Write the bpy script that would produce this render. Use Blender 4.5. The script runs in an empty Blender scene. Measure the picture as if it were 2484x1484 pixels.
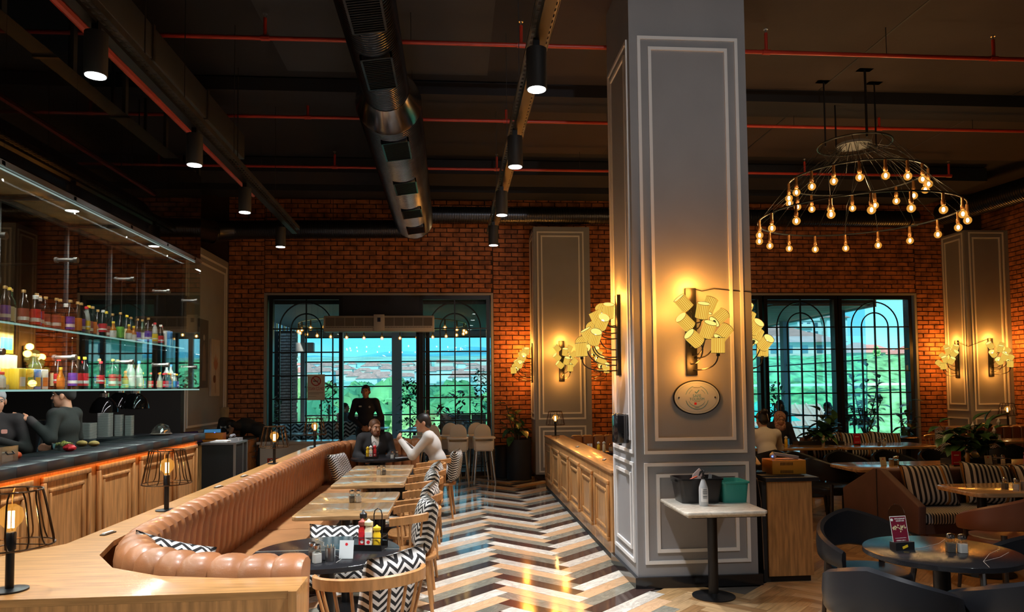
import bpy, math, random
import numpy as np
from math import sin, cos, pi, radians as R
from mathutils import Vector as V, Matrix as M4
rnd = random.Random(7)
S = bpy.context.scene
C = S.collection

# ---------- camera, world, exposure ----------
PIT, YAW, ROL, FPX = R(2.664), R(4.6286), R(-.5816), 1750.
_F = V((sin(YAW)*cos(PIT), cos(YAW)*cos(PIT), sin(PIT)))
_R0 = V((cos(YAW), -sin(YAW), 0)); _U0 = _R0.cross(_F)
_Rr = _R0*cos(ROL)+_U0*sin(ROL); _Uu = _U0*cos(ROL)-_R0*sin(ROL)
cd = bpy.data.cameras.new('camera'); cam = bpy.data.objects.new('camera', cd); C.objects.link(cam)
cd.sensor_width = 36; cd.lens = FPX/2484*36; cd.shift_y = 115.9/2484; cd.clip_end = 3000; cd.clip_start = .05
cam.matrix_world = M4(((_Rr.x, _Uu.x, -_F.x, 0), (_Rr.y, _Uu.y, -_F.y, 0), (_Rr.z, _Uu.z, -_F.z, 1.70), (0, 0, 0, 1)))
S.camera = cam
S.view_settings.view_transform = 'Standard'; S.view_settings.look = 'None'
S.view_settings.exposure = 0.0; S.view_settings.gamma = 1; S.view_settings.use_curve_mapping = False
try:
    S.cycles.use_denoising = True; S.cycles.max_bounces = 8; S.cycles.transparent_max_bounces = 24
    S.cycles.caustics_reflective = False; S.cycles.caustics_refractive = False
    S.cycles.sample_clamp_indirect = 4.0
except Exception: pass

W = bpy.data.worlds.new('sky'); S.world = W; W.use_nodes = True
nt = W.node_tree; nt.nodes.clear()
tc = nt.nodes.new('ShaderNodeTexCoord'); sp = nt.nodes.new('ShaderNodeSeparateXYZ'); nt.links.new(tc.outputs['Generated'], sp.inputs[0])
rp = nt.nodes.new('ShaderNodeValToRGB'); nt.links.new(sp.outputs['Z'], rp.inputs[0])
e = rp.color_ramp.elements; e[0].position = 0; e[0].color = (.24, .78, .92, 1); e[1].position = .6; e[1].color = (.14, .50, .80, 1)
nz = nt.nodes.new('ShaderNodeTexNoise'); nz.inputs['Scale'].default_value = 3.2; nz.inputs['Detail'].default_value = 5
mp = nt.nodes.new('ShaderNodeMapping'); mp.inputs['Scale'].default_value = (1, 1, 3.5)
nt.links.new(tc.outputs['Generated'], mp.inputs[0]); nt.links.new(mp.outputs[0], nz.inputs[0])
cr = nt.nodes.new('ShaderNodeValToRGB'); cr.color_ramp.elements[0].position = .45; cr.color_ramp.elements[1].position = .75
nt.links.new(nz.outputs[0], cr.inputs[0])
mx = nt.nodes.new('ShaderNodeMixRGB'); nt.links.new(cr.outputs[0], mx.inputs[0]); nt.links.new(rp.outputs[0], mx.inputs[1]); mx.inputs[2].default_value = (.55, .86, .95, 1)
bg = nt.nodes.new('ShaderNodeBackground'); nt.links.new(mx.outputs[0], bg.inputs[0]); bg.inputs[1].default_value = 1.6
ow = nt.nodes.new('ShaderNodeOutputWorld'); nt.links.new(bg.outputs[0], ow.inputs[0])

def light(name, kind, loc, power, col=(1, 1, 1), rot=(0, 0, 0), parent=None, **kw):
    d = bpy.data.lights.new(name, kind); d.energy = power; d.color = col
    for k, v in kw.items(): setattr(d, k, v)
    o = bpy.data.objects.new(name, d); C.objects.link(o); o.location = loc; o.rotation_euler = rot
    if parent: o.parent = parent
    return o
light('added_sun', 'SUN', (0, -20, 60), 7.0, (1, .96, .86), (R(42), 0, R(-25)), angle=R(3))  # sun added from behind to brighten the outdoors
# daylight portals in the window openings guide the sky's light (they give off none themselves)
for nm, x, w_ in (('daylight_left', -1.4, 4.2), ('daylight_right', 6.6, 4.2)):
    pl = light(nm, 'AREA', (x, 14.25, 1.75), 1, rot=(R(-90), 0, 0), shape='RECTANGLE', size=w_, size_y=3.5)
    try: pl.data.cycles.is_portal = True
    except Exception: pass

# ---------- materials ----------
MATS = {}
def mat(name, col, rough=.5, metal=0, emit=None, es=0, var=0, vs=8, bump=0, bs=40, spec=None, stretch=(1, 1, 1), objrand=0, trans=0, alpha=1, col2=None, coord='Object', coat=0, sss=0):
    if name in MATS: return MATS[name]
    m = bpy.data.materials.new(name); m.use_nodes = True; t = m.node_tree; b = t.nodes['Principled BSDF']
    b.inputs['Base Color'].default_value = (*col, 1); b.inputs['Roughness'].default_value = rough; b.inputs['Metallic'].default_value = metal
    if spec is not None: b.inputs['Specular IOR Level'].default_value = spec
    if trans: b.inputs['Transmission Weight'].default_value = trans
    if alpha < 1: b.inputs['Alpha'].default_value = alpha
    if coat: b.inputs['Coat Weight'].default_value = coat; b.inputs['Coat Roughness'].default_value = .08
    if emit: b.inputs['Emission Color'].default_value = (*emit, 1); b.inputs['Emission Strength'].default_value = es
    cur = None
    if var or bump:
        c = t.nodes.new('ShaderNodeTexCoord'); mp = t.nodes.new('ShaderNodeMapping'); mp.inputs['Scale'].default_value = stretch
        t.links.new(c.outputs[coord], mp.inputs[0])
        if objrand:
            oi0 = t.nodes.new('ShaderNodeObjectInfo'); ml = t.nodes.new('ShaderNodeMath'); ml.operation = 'MULTIPLY'; ml.inputs[1].default_value = 37
            t.links.new(oi0.outputs['Random'], ml.inputs[0]); t.links.new(ml.outputs[0], mp.inputs['Location'])
    if var:
        n = t.nodes.new('ShaderNodeTexNoise'); n.inputs['Scale'].default_value = vs; n.inputs['Detail'].default_value = 4; t.links.new(mp.outputs[0], n.inputs[0])
        x = t.nodes.new('ShaderNodeMixRGB'); x.inputs[1].default_value = (*[max(0, k*(1-var)) for k in col], 1)
        x.inputs[2].default_value = (*(col2 or [min(1, k*(1+var)) for k in col]), 1)
        cr = t.nodes.new('ShaderNodeValToRGB'); cr.color_ramp.elements[0].position = .35; cr.color_ramp.elements[1].position = .65
        t.links.new(n.outputs[0], cr.inputs[0]); t.links.new(cr.outputs[0], x.inputs[0]); cur = x.outputs[0]
    if objrand:
        oi = t.nodes.new('ShaderNodeObjectInfo'); mr = t.nodes.new('ShaderNodeMapRange'); mr.inputs['To Min'].default_value = 1-objrand; mr.inputs['To Max'].default_value = 1+objrand
        t.links.new(oi.outputs['Random'], mr.inputs['Value'])
        h = t.nodes.new('ShaderNodeHueSaturation'); t.links.new(mr.outputs[0], h.inputs['Value']); h.inputs['Color'].default_value = (*col, 1)
        if cur: t.links.new(cur, h.inputs['Color'])
        cur = h.outputs[0]
    if cur: t.links.new(cur, b.inputs['Base Color'])
    if bump:
        n2 = t.nodes.new('ShaderNodeTexNoise'); n2.inputs['Scale'].default_value = bs; t.links.new(mp.outputs[0], n2.inputs[0])
        bp = t.nodes.new('ShaderNodeBump'); bp.inputs['Strength'].default_value = bump; bp.inputs['Distance'].default_value = .01
        t.links.new(n2.outputs[0], bp.inputs['Height']); t.links.new(bp.outputs[0], b.inputs['Normal'])
    MATS[name] = m; return m
def mth(t, op, a, b=None, c=None):
    n = t.nodes.new('ShaderNodeMath'); n.operation = op
    for i, v in enumerate((a, b, c)):
        if v is None: continue
        if isinstance(v, (int, float)): n.inputs[i].default_value = v
        else: t.links.new(v, n.inputs[i])
    return n.outputs[0]
def glassmat(name, tint=(1, 1, 1), base=.04, rough=.0):
    # thin pane: clear transmission plus fresnel reflection
    if name in MATS: return MATS[name]
    m = bpy.data.materials.new(name); m.use_nodes = True; t = m.node_tree; t.nodes.clear()
    tr = t.nodes.new('ShaderNodeBsdfTransparent'); tr.inputs[0].default_value = (*tint, 1)
    gl = t.nodes.new('ShaderNodeBsdfGlossy'); gl.inputs['Roughness'].default_value = rough; gl.inputs[0].default_value = (1, 1, 1, 1)
    fr = t.nodes.new('ShaderNodeFresnel'); ge = t.nodes.new('ShaderNodeNewGeometry'); t.links.new(mth(t, 'MULTIPLY_ADD', ge.outputs['Backfacing'], -.8333, 1.5), fr.inputs[0])
    ad = t.nodes.new('ShaderNodeMath'); ad.operation = 'MULTIPLY_ADD'; ad.inputs[1].default_value = 1.3; ad.inputs[2].default_value = base; ad.use_clamp = True
    mx = t.nodes.new('ShaderNodeMixShader'); o = t.nodes.new('ShaderNodeOutputMaterial')
    t.links.new(fr.outputs[0], ad.inputs[0]); t.links.new(ad.outputs[0], mx.inputs[0]); t.links.new(tr.outputs[0], mx.inputs[1]); t.links.new(gl.outputs[0], mx.inputs[2]); t.links.new(mx.outputs[0], o.inputs[0])
    MATS[name] = m; return m
def emis(name, col, s, two=None):
    if name in MATS: return MATS[name]
    m = bpy.data.materials.new(name); m.use_nodes = True; t = m.node_tree; t.nodes.clear()
    e = t.nodes.new('ShaderNodeEmission'); e.inputs[0].default_value = (*col, 1); e.inputs[1].default_value = s
    o = t.nodes.new('ShaderNodeOutputMaterial'); t.links.new(e.outputs[0], o.inputs[0]); MATS[name] = m; return m
def nod(t, kind, **ins):
    n = t.nodes.new(kind)
    for k, v in ins.items():
        if k == 'op': n.operation = v
        else: n.inputs[int(k[1:])].default_value = v
    return n
def pattern(name, fn, c0, c1, rough=.8, bump=0, third=None):
    """two-colour print: fn(tree, x, y, z) gives a 0/1 socket"""
    if name in MATS: return MATS[name]
    m = mat(name, c0, rough); t = m.node_tree; b = t.nodes['Principled BSDF']
    tc = t.nodes.new('ShaderNodeTexCoord'); s = t.nodes.new('ShaderNodeSeparateXYZ'); t.links.new(tc.outputs['Object'], s.inputs[0])
    f = fn(t, s.outputs[0], s.outputs[1], s.outputs[2])
    x = t.nodes.new('ShaderNodeMixRGB'); t.links.new(f, x.inputs[0]); x.inputs[1].default_value = (*c0, 1); x.inputs[2].default_value = (*c1, 1)
    out = x.outputs[0]
    if third:
        g, c2 = third; y = t.nodes.new('ShaderNodeMixRGB'); t.links.new(g(t, s.outputs[0], s.outputs[1], s.outputs[2]), y.inputs[0]); t.links.new(out, y.inputs[1]); y.inputs[2].default_value = (*c2, 1); out = y.outputs[0]
    t.links.new(out, b.inputs['Base Color']); return m
def zig(p, q, k=.5):
    def f(t, x, y, z):
        a = mth(t, 'PINGPONG', mth(t, 'ADD', x, 10), p)
        return mth(t, 'GREATER_THAN', mth(t, 'FRACT', mth(t, 'DIVIDE', mth(t, 'MULTIPLY_ADD', a, k, mth(t, 'ADD', z, 10)), q)), .5)
    return f
def stripe(q, ax=0, duty=.5):
    return lambda t, x, y, z: mth(t, 'GREATER_THAN', mth(t, 'FRACT', mth(t, 'DIVIDE', mth(t, 'ADD', (x, y, z)[ax], 10), q)), duty)

# ---------- mesh builder ----------
class MB:
    def __init__(s): s.v = []; s.f = []; s.mi = []; s.cur = 0
    def add(s, vs, fs):
        b = len(s.v); s.v += [tuple(v) for v in vs]; s.f += [tuple(i+b for i in f) for f in fs]; s.mi += [s.cur]*len(fs); return s
    def bx(s, x0, x1, y0, y1, z0, z1):
        return s.add([(x0, y0, z0), (x1, y0, z0), (x1, y1, z0), (x0, y1, z0), (x0, y0, z1), (x1, y0, z1), (x1, y1, z1), (x0, y1, z1)],
                     [(0, 3, 2, 1), (4, 5, 6, 7), (0, 1, 5, 4), (1, 2, 6, 5), (2, 3, 7, 6), (3, 0, 4, 7)])
    def box(s, c, d, rz=0):
        k = MB().bx(-d[0]/2, d[0]/2, -d[1]/2, d[1]/2, -d[2]/2, d[2]/2); m = M4.Translation(c) @ M4.Rotation(rz, 4, 'Z'); return s.add([m @ V(v) for v in k.v], k.f)
    def cyl(s, a, b, r0, r1=None, n=12, caps=True):
        r1 = r0 if r1 is None else r1; a = V(a); b = V(b); d = (b-a).normalized(); u = d.orthogonal().normalized(); w = d.cross(u)
        vs = [a+(u*cos(2*pi*i/n)+w*sin(2*pi*i/n))*r0 for i in range(n)]+[b+(u*cos(2*pi*i/n)+w*sin(2*pi*i/n))*r1 for i in range(n)]
        fs = [(i, (i+1) % n, n+(i+1) % n, n+i) for i in range(n)]
        if caps: fs += [tuple(range(n-1, -1, -1)), tuple(range(n, 2*n))]
        return s.add(vs, fs)
    def tube(s, pts, r, n=6, closed=False):
        pts = [V(p) for p in pts]; N = len(pts); vs = []; u = None
        for i, p in enumerate(pts):
            d = (pts[(i+1) % N]-pts[i-1]) if closed else (pts[min(i+1, N-1)]-pts[max(i-1, 0)])
            d.normalize()
            if u is None: u = d.orthogonal().normalized()
            u = (u-d*u.dot(d)); u = u.normalized() if u.length > 1e-6 else d.orthogonal().normalized()
            w = d.cross(u); rr = r[i] if isinstance(r, (list, tuple)) else r
            vs += [p+(u*cos(2*pi*k/n)+w*sin(2*pi*k/n))*rr for k in range(n)]
        fs = []
        for i in range(N if closed else N-1):
            j = (i+1) % N
            fs += [(i*n+k, i*n+(k+1) % n, j*n+(k+1) % n, j*n+k) for k in range(n)]
        if not closed: fs += [tuple(range(n-1, -1, -1)), tuple(range((N-1)*n, N*n))]
        return s.add(vs, fs)
    def lathe(s, prof, c=(0, 0, 0), n=16, m=None, close=True):
        vs = []; k = len(prof)
        for r, z in prof: vs += [V((max(r, 1e-4)*cos(2*pi*i/n), max(r, 1e-4)*sin(2*pi*i/n), z)) for i in range(n)]
        if m is not None: vs = [m @ v for v in vs]
        vs = [v+V(c) for v in vs]
        fs = [(j*n+i, j*n+(i+1) % n, (j+1)*n+(i+1) % n, (j+1)*n+i) for j in range(k-1) for i in range(n)]
        if close: fs += [tuple(range(n-1, -1, -1)), tuple(range((k-1)*n, k*n))]
        return s.add(vs, fs)
    def ell(s, c, r, n=12, k=8, m=None):
        return s.lathe_m(c, r, n, k, m)
    def lathe_m(s, c, r, n, k, m):
        vs = []
        for j in range(k+1):
            a = -pi/2+pi*j/k
            for i in range(n):
                v = V((r[0]*max(cos(a), 1e-3)*cos(2*pi*i/n), r[1]*max(cos(a), 1e-3)*sin(2*pi*i/n), r[2]*sin(a)))
                vs.append((m @ v if m is not None else v)+V(c))
        return s.add(vs, [(j*n+i, j*n+(i+1) % n, (j+1)*n+(i+1) % n, (j+1)*n+i) for j in range(k) for i in range(n)])
    def prism(s, poly, z0, z1, m=None):
        n = len(poly); vs = [V((p[0], p[1], z0)) for p in poly]+[V((p[0], p[1], z1)) for p in poly]
        if m is not None: vs = [m @ v for v in vs]
        return s.add(vs, [(i, (i+1) % n, n+(i+1) % n, n+i) for i in range(n)]+[tuple(range(n-1, -1, -1)), tuple(range(n, 2*n))])
    def xf(s, m):
        s.v = [tuple(m @ V(v)) for v in s.v]; return s
    def mesh(s, name, mats, smooth=False):
        me = bpy.data.meshes.new(name); me.from_pydata(s.v, [], s.f)
        for m in (mats if isinstance(mats, (list, tuple)) else [mats]): me.materials.append(m)
        if any(s.mi): me.polygons.foreach_set('material_index', s.mi)
        if smooth: me.polygons.foreach_set('use_smooth', [True]*len(me.polygons))
        me.update(); return me
    def build(s, name, mats, parent=None, loc=None, rz=0, smooth=False, bevel=0, seg=2, **tags):
        return ob(name, s.mesh(name, mats, smooth), parent, loc, rz, bevel, seg, smooth, **tags)
def ob(name, me, parent=None, loc=None, rz=0, bevel=0, seg=2, smooth=False, **tags):
    o = bpy.data.objects.new(name, me); C.objects.link(o)
    if parent is not None: o.parent = parent
    if loc is not None: o.location = loc
    if rz: o.rotation_euler = (0, 0, rz)
    if bevel:
        b = o.modifiers.new('b', 'BEVEL'); b.width = bevel; b.segments = seg; b.limit_method = 'ANGLE'; b.angle_limit = R(35)
    if smooth and not bevel and me is not None: autosm(o)
    if bevel: me.polygons.foreach_set('use_smooth', [True]*len(me.polygons)); 
    for k, v in tags.items(): o[k] = v
    return o
def autosm(o, ang=40):
    try: o.data.set_sharp_from_angle(angle=R(ang))
    except Exception: pass
def thing(name, label, cat, loc=(0, 0, 0), rz=0, group=None):
    o = bpy.data.objects.new(name, None); C.objects.link(o); o.empty_display_size = .1; o.location = loc; o.rotation_euler = (0, 0, rz)
    o['label'] = label; o['category'] = cat
    if group: o['group'] = group
    return o
def tag(o, label, cat, group=None):
    o['label'] = label; o['category'] = cat
    if group: o['group'] = group
    return o
def dup(o, label, loc=None, rz=None, group=None):
    def cp(src, par):
        c = src.copy(); C.objects.link(c); c.parent = par
        for ch in src.children: cp(ch, c)
        return c
    c = cp(o, None); c['label'] = label
    if loc is not None: c.location = loc
    if rz is not None: c.rotation_euler = (0, 0, rz)
    if group: c['group'] = group
    return c
def struct(o): o['kind'] = 'structure'; return o
def arc(cx, cy, r, a0, a1, n): return [(cx+r*cos(a0+(a1-a0)*i/n), cy+r*sin(a0+(a1-a0)*i/n)) for i in range(n+1)]
def rrect(w, d, r, n=4):
    return arc(w/2-r, d/2-r, r, 0, pi/2, n)+arc(-w/2+r, d/2-r, r, pi/2, pi, n)+arc(-w/2+r, -d/2+r, r, pi, 1.5*pi, n)+arc(w/2-r, -d/2+r, r, 1.5*pi, 2*pi, n)
def circ(r, n=32): return [(r*cos(2*pi*i/n), r*sin(2*pi*i/n)) for i in range(n)]
def text(body, size, m, parent, name='lettering', depth=.0008, align='CENTER', mx=None, sx=1):
    cu = bpy.data.curves.new('t', 'FONT'); cu.body = body; cu.size = size; cu.extrude = depth; cu.align_x = align; cu.align_y = 'CENTER'; cu.resolution_u = 3
    t = bpy.data.objects.new('t', cu); C.objects.link(t)
    me = bpy.data.meshes.new_from_object(t.evaluated_get(bpy.context.evaluated_depsgraph_get()))
    bpy.data.objects.remove(t); bpy.data.curves.remove(cu); me.name = name; me.materials.clear(); me.materials.append(m)
    if sx != 1: me.transform(M4.Diagonal((sx, 1, 1, 1)))
    if mx is not None: me.transform(mx)
    return ob(name, me, parent)
def RX(a): return M4.Rotation(a, 4, 'X')
def RY(a): return M4.Rotation(a, 4, 'Y')
def RZ(a): return M4.Rotation(a, 4, 'Z')
def T(*a): return M4.Translation(V(a))

oak = mat('oak', (.44, .22, .075), .38, var=.28, vs=3, stretch=(14, 14, 1.2), bump=.05, bs=30, coat=.25)
oakx = mat('oak_ledge', (.46, .235, .08), .3, var=.22, vs=3, stretch=(1.2, 14, 14), bump=.03, bs=30, coat=.4)
oaky = mat('oak_long', (.42, .2, .07), .3, var=.25, vs=3, stretch=(14, 1.2, 14), bump=.03, bs=30, coat=.4)
black = mat('black_metal', (.012, .012, .013), .35, .4)
blackm = mat('black_matt', (.014, .014, .015), .6)
steel = mat('steel', (.5, .5, .5), .28, 1)
chrome = mat('chrome', (.8, .8, .8), .12, 1)
white = mat('white_paint', (.78, .76, .74), .5)
greyp = mat('grey_paint', (.285, .285, .295), .55, var=.05, vs=2, bump=.03, bs=60)
glass = glassmat('clear_glass', (.97, .99, .98), .02)
bottleglass = mat('bottle_glass', (.9, .93, .92), .05, trans=1.0, spec=.5)
# ---------- setting ----------
def marble(name, base, vein, rough=.12, sc=3.5, amt=.5):
    m = mat(name, base, rough); t = m.node_tree; b = t.nodes['Principled BSDF']
    c = t.nodes.new('ShaderNodeTexCoord'); oi = t.nodes.new('ShaderNodeObjectInfo'); mp = t.nodes.new('ShaderNodeMapping')
    cb = t.nodes.new('ShaderNodeCombineXYZ'); ml = mth(t, 'MULTIPLY', oi.outputs['Random'], 50.)
    for i in range(3): t.links.new(ml, cb.inputs[i])
    t.links.new(c.outputs['Object'], mp.inputs[0]); t.links.new(cb.outputs[0], mp.inputs['Location']); mp.inputs['Scale'].default_value = (1, 3, 1)
    n = t.nodes.new('ShaderNodeTexNoise'); n.inputs['Scale'].default_value = sc; n.inputs['Detail'].default_value = 8; n.inputs['Roughness'].default_value = .65; n.inputs['Distortion'].default_value = 1.4
    t.links.new(mp.outputs[0], n.inputs[0])
    a = mth(t, 'ABSOLUTE', mth(t, 'SUBTRACT', n.outputs[0], .5)); cr = t.nodes.new('ShaderNodeValToRGB'); cr.color_ramp.elements[0].position = 0; cr.color_ramp.elements[0].color = (amt,)*3+(1,); cr.color_ramp.elements[1].position = .09; cr.color_ramp.elements[1].color = (0, 0, 0, 1)
    t.links.new(a, cr.inputs[0]); x = t.nodes.new('ShaderNodeMixRGB'); t.links.new(cr.outputs[0], x.inputs[0]); x.inputs[1].default_value = (*base, 1); x.inputs[2].default_value = (*vein, 1)
    h = t.nodes.new('ShaderNodeHueSaturation'); mr = t.nodes.new('ShaderNodeMapRange'); mr.inputs['To Min'].default_value = .88; mr.inputs['To Max'].default_value = 1.1
    t.links.new(oi.outputs['Random'], mr.inputs[0]); t.links.new(mr.outputs[0], h.inputs['Value']); t.links.new(x.outputs[0], h.inputs['Color']); t.links.new(h.outputs[0], b.inputs['Base Color'])
    return m
MW = marble('marble_white', (.74, .69, .6), (.22, .2, .18)); MP = marble('marble_peach', (.66, .42, .24), (.3, .19, .1), amt=.35)
MG = marble('marble_grey', (.25, .24, .19), (.09, .085, .07)); MD = marble('marble_brown', (.045, .026, .022), (.12, .09, .08), .1, amt=.15)
blkmarble = marble('marble_black', (.012, .012, .014), (.55, .5, .45), .16, 1.2, .0)
conc = mat('mortar_bed', (.1, .085, .07), .8)
fl = struct(MB().bx(-8.2, 11.2, -4.2, 14.3, -.2, -.012).build('floor', conc))
HL, HW = .9, .1414; X0, Y0 = -.197, 6.63
def herring(x0, y0, L, Wd, km, kk, pick, inside, par, name, gap, lim, zt=0):
    """herringbone planks: the largest in view are parts, the rest one joined part"""
    q = []
    for m in km:
        for k in kk:
            for typ in (0, 1):
                if typ == 0: u0, v0, du, dv = k*Wd, k*Wd, L, Wd
                else: u0, v0, du, dv = L+k*Wd, k*Wd+Wd-L, Wd, L
                u0 += m*L; v0 -= m*L; uc, vc = u0+du/2, v0+dv/2
                x, y = (uc-vc)/2**.5+x0, (uc+vc)/2**.5+y0
                if inside(x, y): q.append((x*x+y*y, x, y, typ, pick(k, typ, m)))
    q.sort(key=lambda z: z[0]); ms = {}
    rest = {}
    for i, (d, x, y, typ, mt) in enumerate(q):
        vis = y > 2.6 and abs(x/y+.03) < .8 or False
        a = pi/4 if typ == 0 else -pi/4
        if vis and lim > 0:
            lim -= 1
            if mt not in ms: ms[mt] = MB().bx(-L/2+gap, L/2-gap, -Wd/2+gap, Wd/2-gap, -.012, 0).mesh(name, mt)
            o = ob(name, ms[mt], par, (x, y, zt), a)
        else:
            rest.setdefault(mt, []).append((x, y, a))
    mats = list(rest); mb = MB()
    for i, mt in enumerate(mats):
        mb.cur = i
        for x, y, a in rest[mt]: mb.box((x, y, zt-.006), (L-2*gap, Wd-2*gap, .012), a)
    if mats: mb.build(name+'_field', mats, par)['kind'] = 'stuff'
def in_marble(x, y): return -2.3 < x < (1.62 if y < 6.05 else 1.5) and 1.2 < y < 14
order = {0: MD, 1: MW, 2: MP, 3: MG}
herring(X0, Y0, HL, HW, range(-3, 3), range(-45, 50), lambda k, t, m: order[(-k-m-(1 if t == 0 else 0)) % 4], in_marble, fl, 'marble_tile', .0014, 300)
wf = [mat('floor_wood_%d' % i, c, .28, var=.22, vs=4, stretch=(1.5, 14, 14), objrand=.12) for i, c in enumerate(((.4, .24, .105), (.34, .19, .08), (.26, .14, .058), (.44, .28, .14)))]
r2 = random.Random(3)
def in_wood(x, y): return (x > 1.66 if y < 6.0 else x > 2.75) and x < 9.5 and 2.2 < y < 14 and x < .78*y+1.2
herring(X0, Y0, .6, .1, range(-2, 14), range(-70, 80), lambda k, t, m: wf[r2.choice((0, 0, 1, 3, 3, 2))], in_wood, fl, 'wood_plank', .0008, 300, zt=-.001)

darkc = mat('ceiling_dark', (.008, .009, .014), .85, var=.35, vs=.6, bump=.1, bs=20)
brownc = mat('ceiling_brown', (.04, .027, .022), .85, var=.2, vs=.7, bump=.1, bs=20)
greyc = mat('ceiling_lit_grey', (.03, .034, .042), .85, var=.25, vs=.5, bump=.1, bs=20)  # lighter grey of the lit ceiling put into the colour
CZ = 5.42
ce = struct(MB().bx(-8.2, 11.2, -4.2, 14.3, CZ, CZ+.3).build('ceiling', darkc))
MB().bx(1.05, 11.1, -4, 11.2, CZ-.02, CZ).build('ceiling_panel', brownc, ce, label='brown painted ceiling field')
MB().bx(-1.9, .42, -4, 8.4, CZ-.02, CZ).build('ceiling_panel', greyc, ce, label='ceiling field, lighter lit grey put into its colour')
for y, w_, z in ((8.6, .5, .35), (11.6, .7, .5), (12.7, .5, .5)):
    MB().bx(-4.2, 9.2, y, y+w_, CZ-z*.5, CZ-.02).build('ceiling_beam', darkc, ce)
for x in (2.4, 4.6, 7.2): MB().bx(x, x+.02, -4, 11.2, CZ-.024, CZ-.02).build('ceiling_joint', blackm, ce)

mortar = mat('brick_mortar', (.05, .022, .014), .9)
brk = mat('brick_red', (.38, .132, .048), .75, var=.3, vs=14, bump=.35, bs=45, objrand=.16)
brk2 = mat('brick_mass_red', (.38, .132, .048), .75, var=.42, vs=5, bump=.35, bs=45)
def brickmesh(w, h, d, seed):
    r = random.Random(seed); j = lambda a: r.uniform(-a, a); mb = MB()
    f = [(-w/2+j(.004), -h/2+j(.004)), (0, -h/2+j(.004)), (w/2+j(.004), -h/2+j(.004)), (w/2+j(.004), h/2+j(.005)), (0, h/2+j(.004)), (-w/2+j(.004), h/2+j(.005))]
    vs = [(x, 0, z) for x, z in f]+[(x*.975, -d*.8+j(.003), z*.92) for x, z in f]+[(x*.94, -d+j(.003), z*.84) for x, z in f]
    fs = [(i, (i+1) % 6, 6+(i+1) % 6, 6+i) for i in range(6)]+[(6+i, 6+(i+1) % 6, 12+(i+1) % 6, 12+i) for i in range(6)]+[tuple(range(12, 18))]
    return mb.add(vs, fs)
BP, BH = .247, .0905
bvar = [brickmesh(BP-.014, BH-.013, .02, i) for i in range(8)]
def lay(par, rects, M, key, lim=300):
    """rects in wall coordinates (a0,a1,z0,z1); M maps brick (x along, y out, z up) to the world"""
    q = []; rest = MB()
    ms = [b.mesh('brick', brk) for b in bvar]
    for a0, a1, z0, z1 in rects:
        row = 0; z = z0
        while z+BH <= z1+.03:
            a = a0-(BP/2 if int(round(z/BH)) % 2 else 0)
            while a < a1-.03:
                l, r = max(a, a0), min(a+BP, a1)
                if r-l > .05: q.append((l, r, z+BH/2))
                a += BP
            z += BH
    q.sort(key=key); n = 0
    for i, (l, r, z) in enumerate(q):
        p = T((l+r)/2, 0, z); v = i % 8
        if r-l > BP-.01 and n < lim:
            n += 1; o = ob('brick', ms[v], par); o.matrix_world = M @ p
        else:
            s_ = T((l+r)/2, 0, z) @ M4.Diagonal((max(.2, (r-l-.014)/(BP-.014)), 1, 1, 1)); b = bvar[v]
            rest.add([M @ (s_ @ V(k)) for k in b.v], b.f)
    if rest.v: rest.build('brick_field', brk2, par)['kind'] = 'stuff'
WT = 3.5
wb = MB()
for a0, a1, z0, z1 in ((-8.2, -3.56, 0, CZ), (-3.56, .75, WT+.02, CZ), (.75, 4.5, 0, CZ), (4.5, 9.42, WT+.02, CZ), (9.42, 11.2, 0, CZ)): wb.bx(a0, a1, 14, 14.3, z0, z1)
wback = struct(wb.build('wall_back', mortar))
def kb(q):
    x = (q[0]+q[1])/2; px = 1124+x/14*1750; ok = (545 < px < 1275 or 1432 < px < 1474 or 1826 < px < 2290) and .4 < q[2] < 4.55
    return (0 if ok else 1, abs(q[2]-2.2)+.02*abs(x-1))
lay(wback, [(-4.25, -3.58, 0, CZ), (-3.58, .77, WT+.05, CZ), (.77, 4.48, 0, CZ), (4.48, 9.44, WT+.05, CZ), (9.44, 10.1, 0, CZ)], T(0, 14, 0), kb)
wr = struct(MB().bx(10.95, 11.25, -4.2, 14, 0, CZ).build('wall_right', mortar))
lay(wr, [(0, 3.2, 0, 5.3)], T(10.95, 10.9, 0) @ RZ(-pi/2) @ M4.Diagonal((-1, 1, 1, 1)), lambda q: (0 if q[0] > 1.2 else 1, abs(q[2]-2)))
wl = struct(MB().bx(-4.55, -4.25, 11.86, 14, 0, 4.12).build('wall_left', greyp))
moul = mat('moulding_white', (.8, .79, .78), .5)
def frame(par, M, x0, x1, z0, z1, w=.028, d=.014):
    mb = MB()
    for a in ((x0, x1, z0, z0+w), (x0, x1, z1-w, z1), (x0, x0+w, z0+w, z1-w), (x1-w, x1, z0+w, z1-w)): mb.bx(a[0], a[1], -d, 0, a[2], a[3])
    return mb.xf(M).build('moulding', moul, par)
ML = T(-4.25, 14, 0) @ RZ(pi/2)   # wall_left face, x runs away from camera
for a in ((-2.2, -.12, 1.0, 4.0), (-2.1, -.22, 1.1, 3.88), (-2.2, -.12, .15, .88)): frame(wl, ML, *a, w=.035)
kw = mat('kitchen_wall', (.035, .034, .036), .6); kbr = mat('kitchen_brown', (.03, .014, .01), .8)
wk = struct(MB().bx(-8.2, -4.25, 11.66, 11.86, 0, 3.68).build('wall_kitchen', kw))
MB().bx(-8.2, -4.25, 11.63, 11.85, 3.68, CZ).build('wall_upper', kbr, wk); MB().bx(-8.2, -4.26, 11.6, 11.65, 3.66, 3.69).build('pipe_rail', steel, wk)
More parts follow.
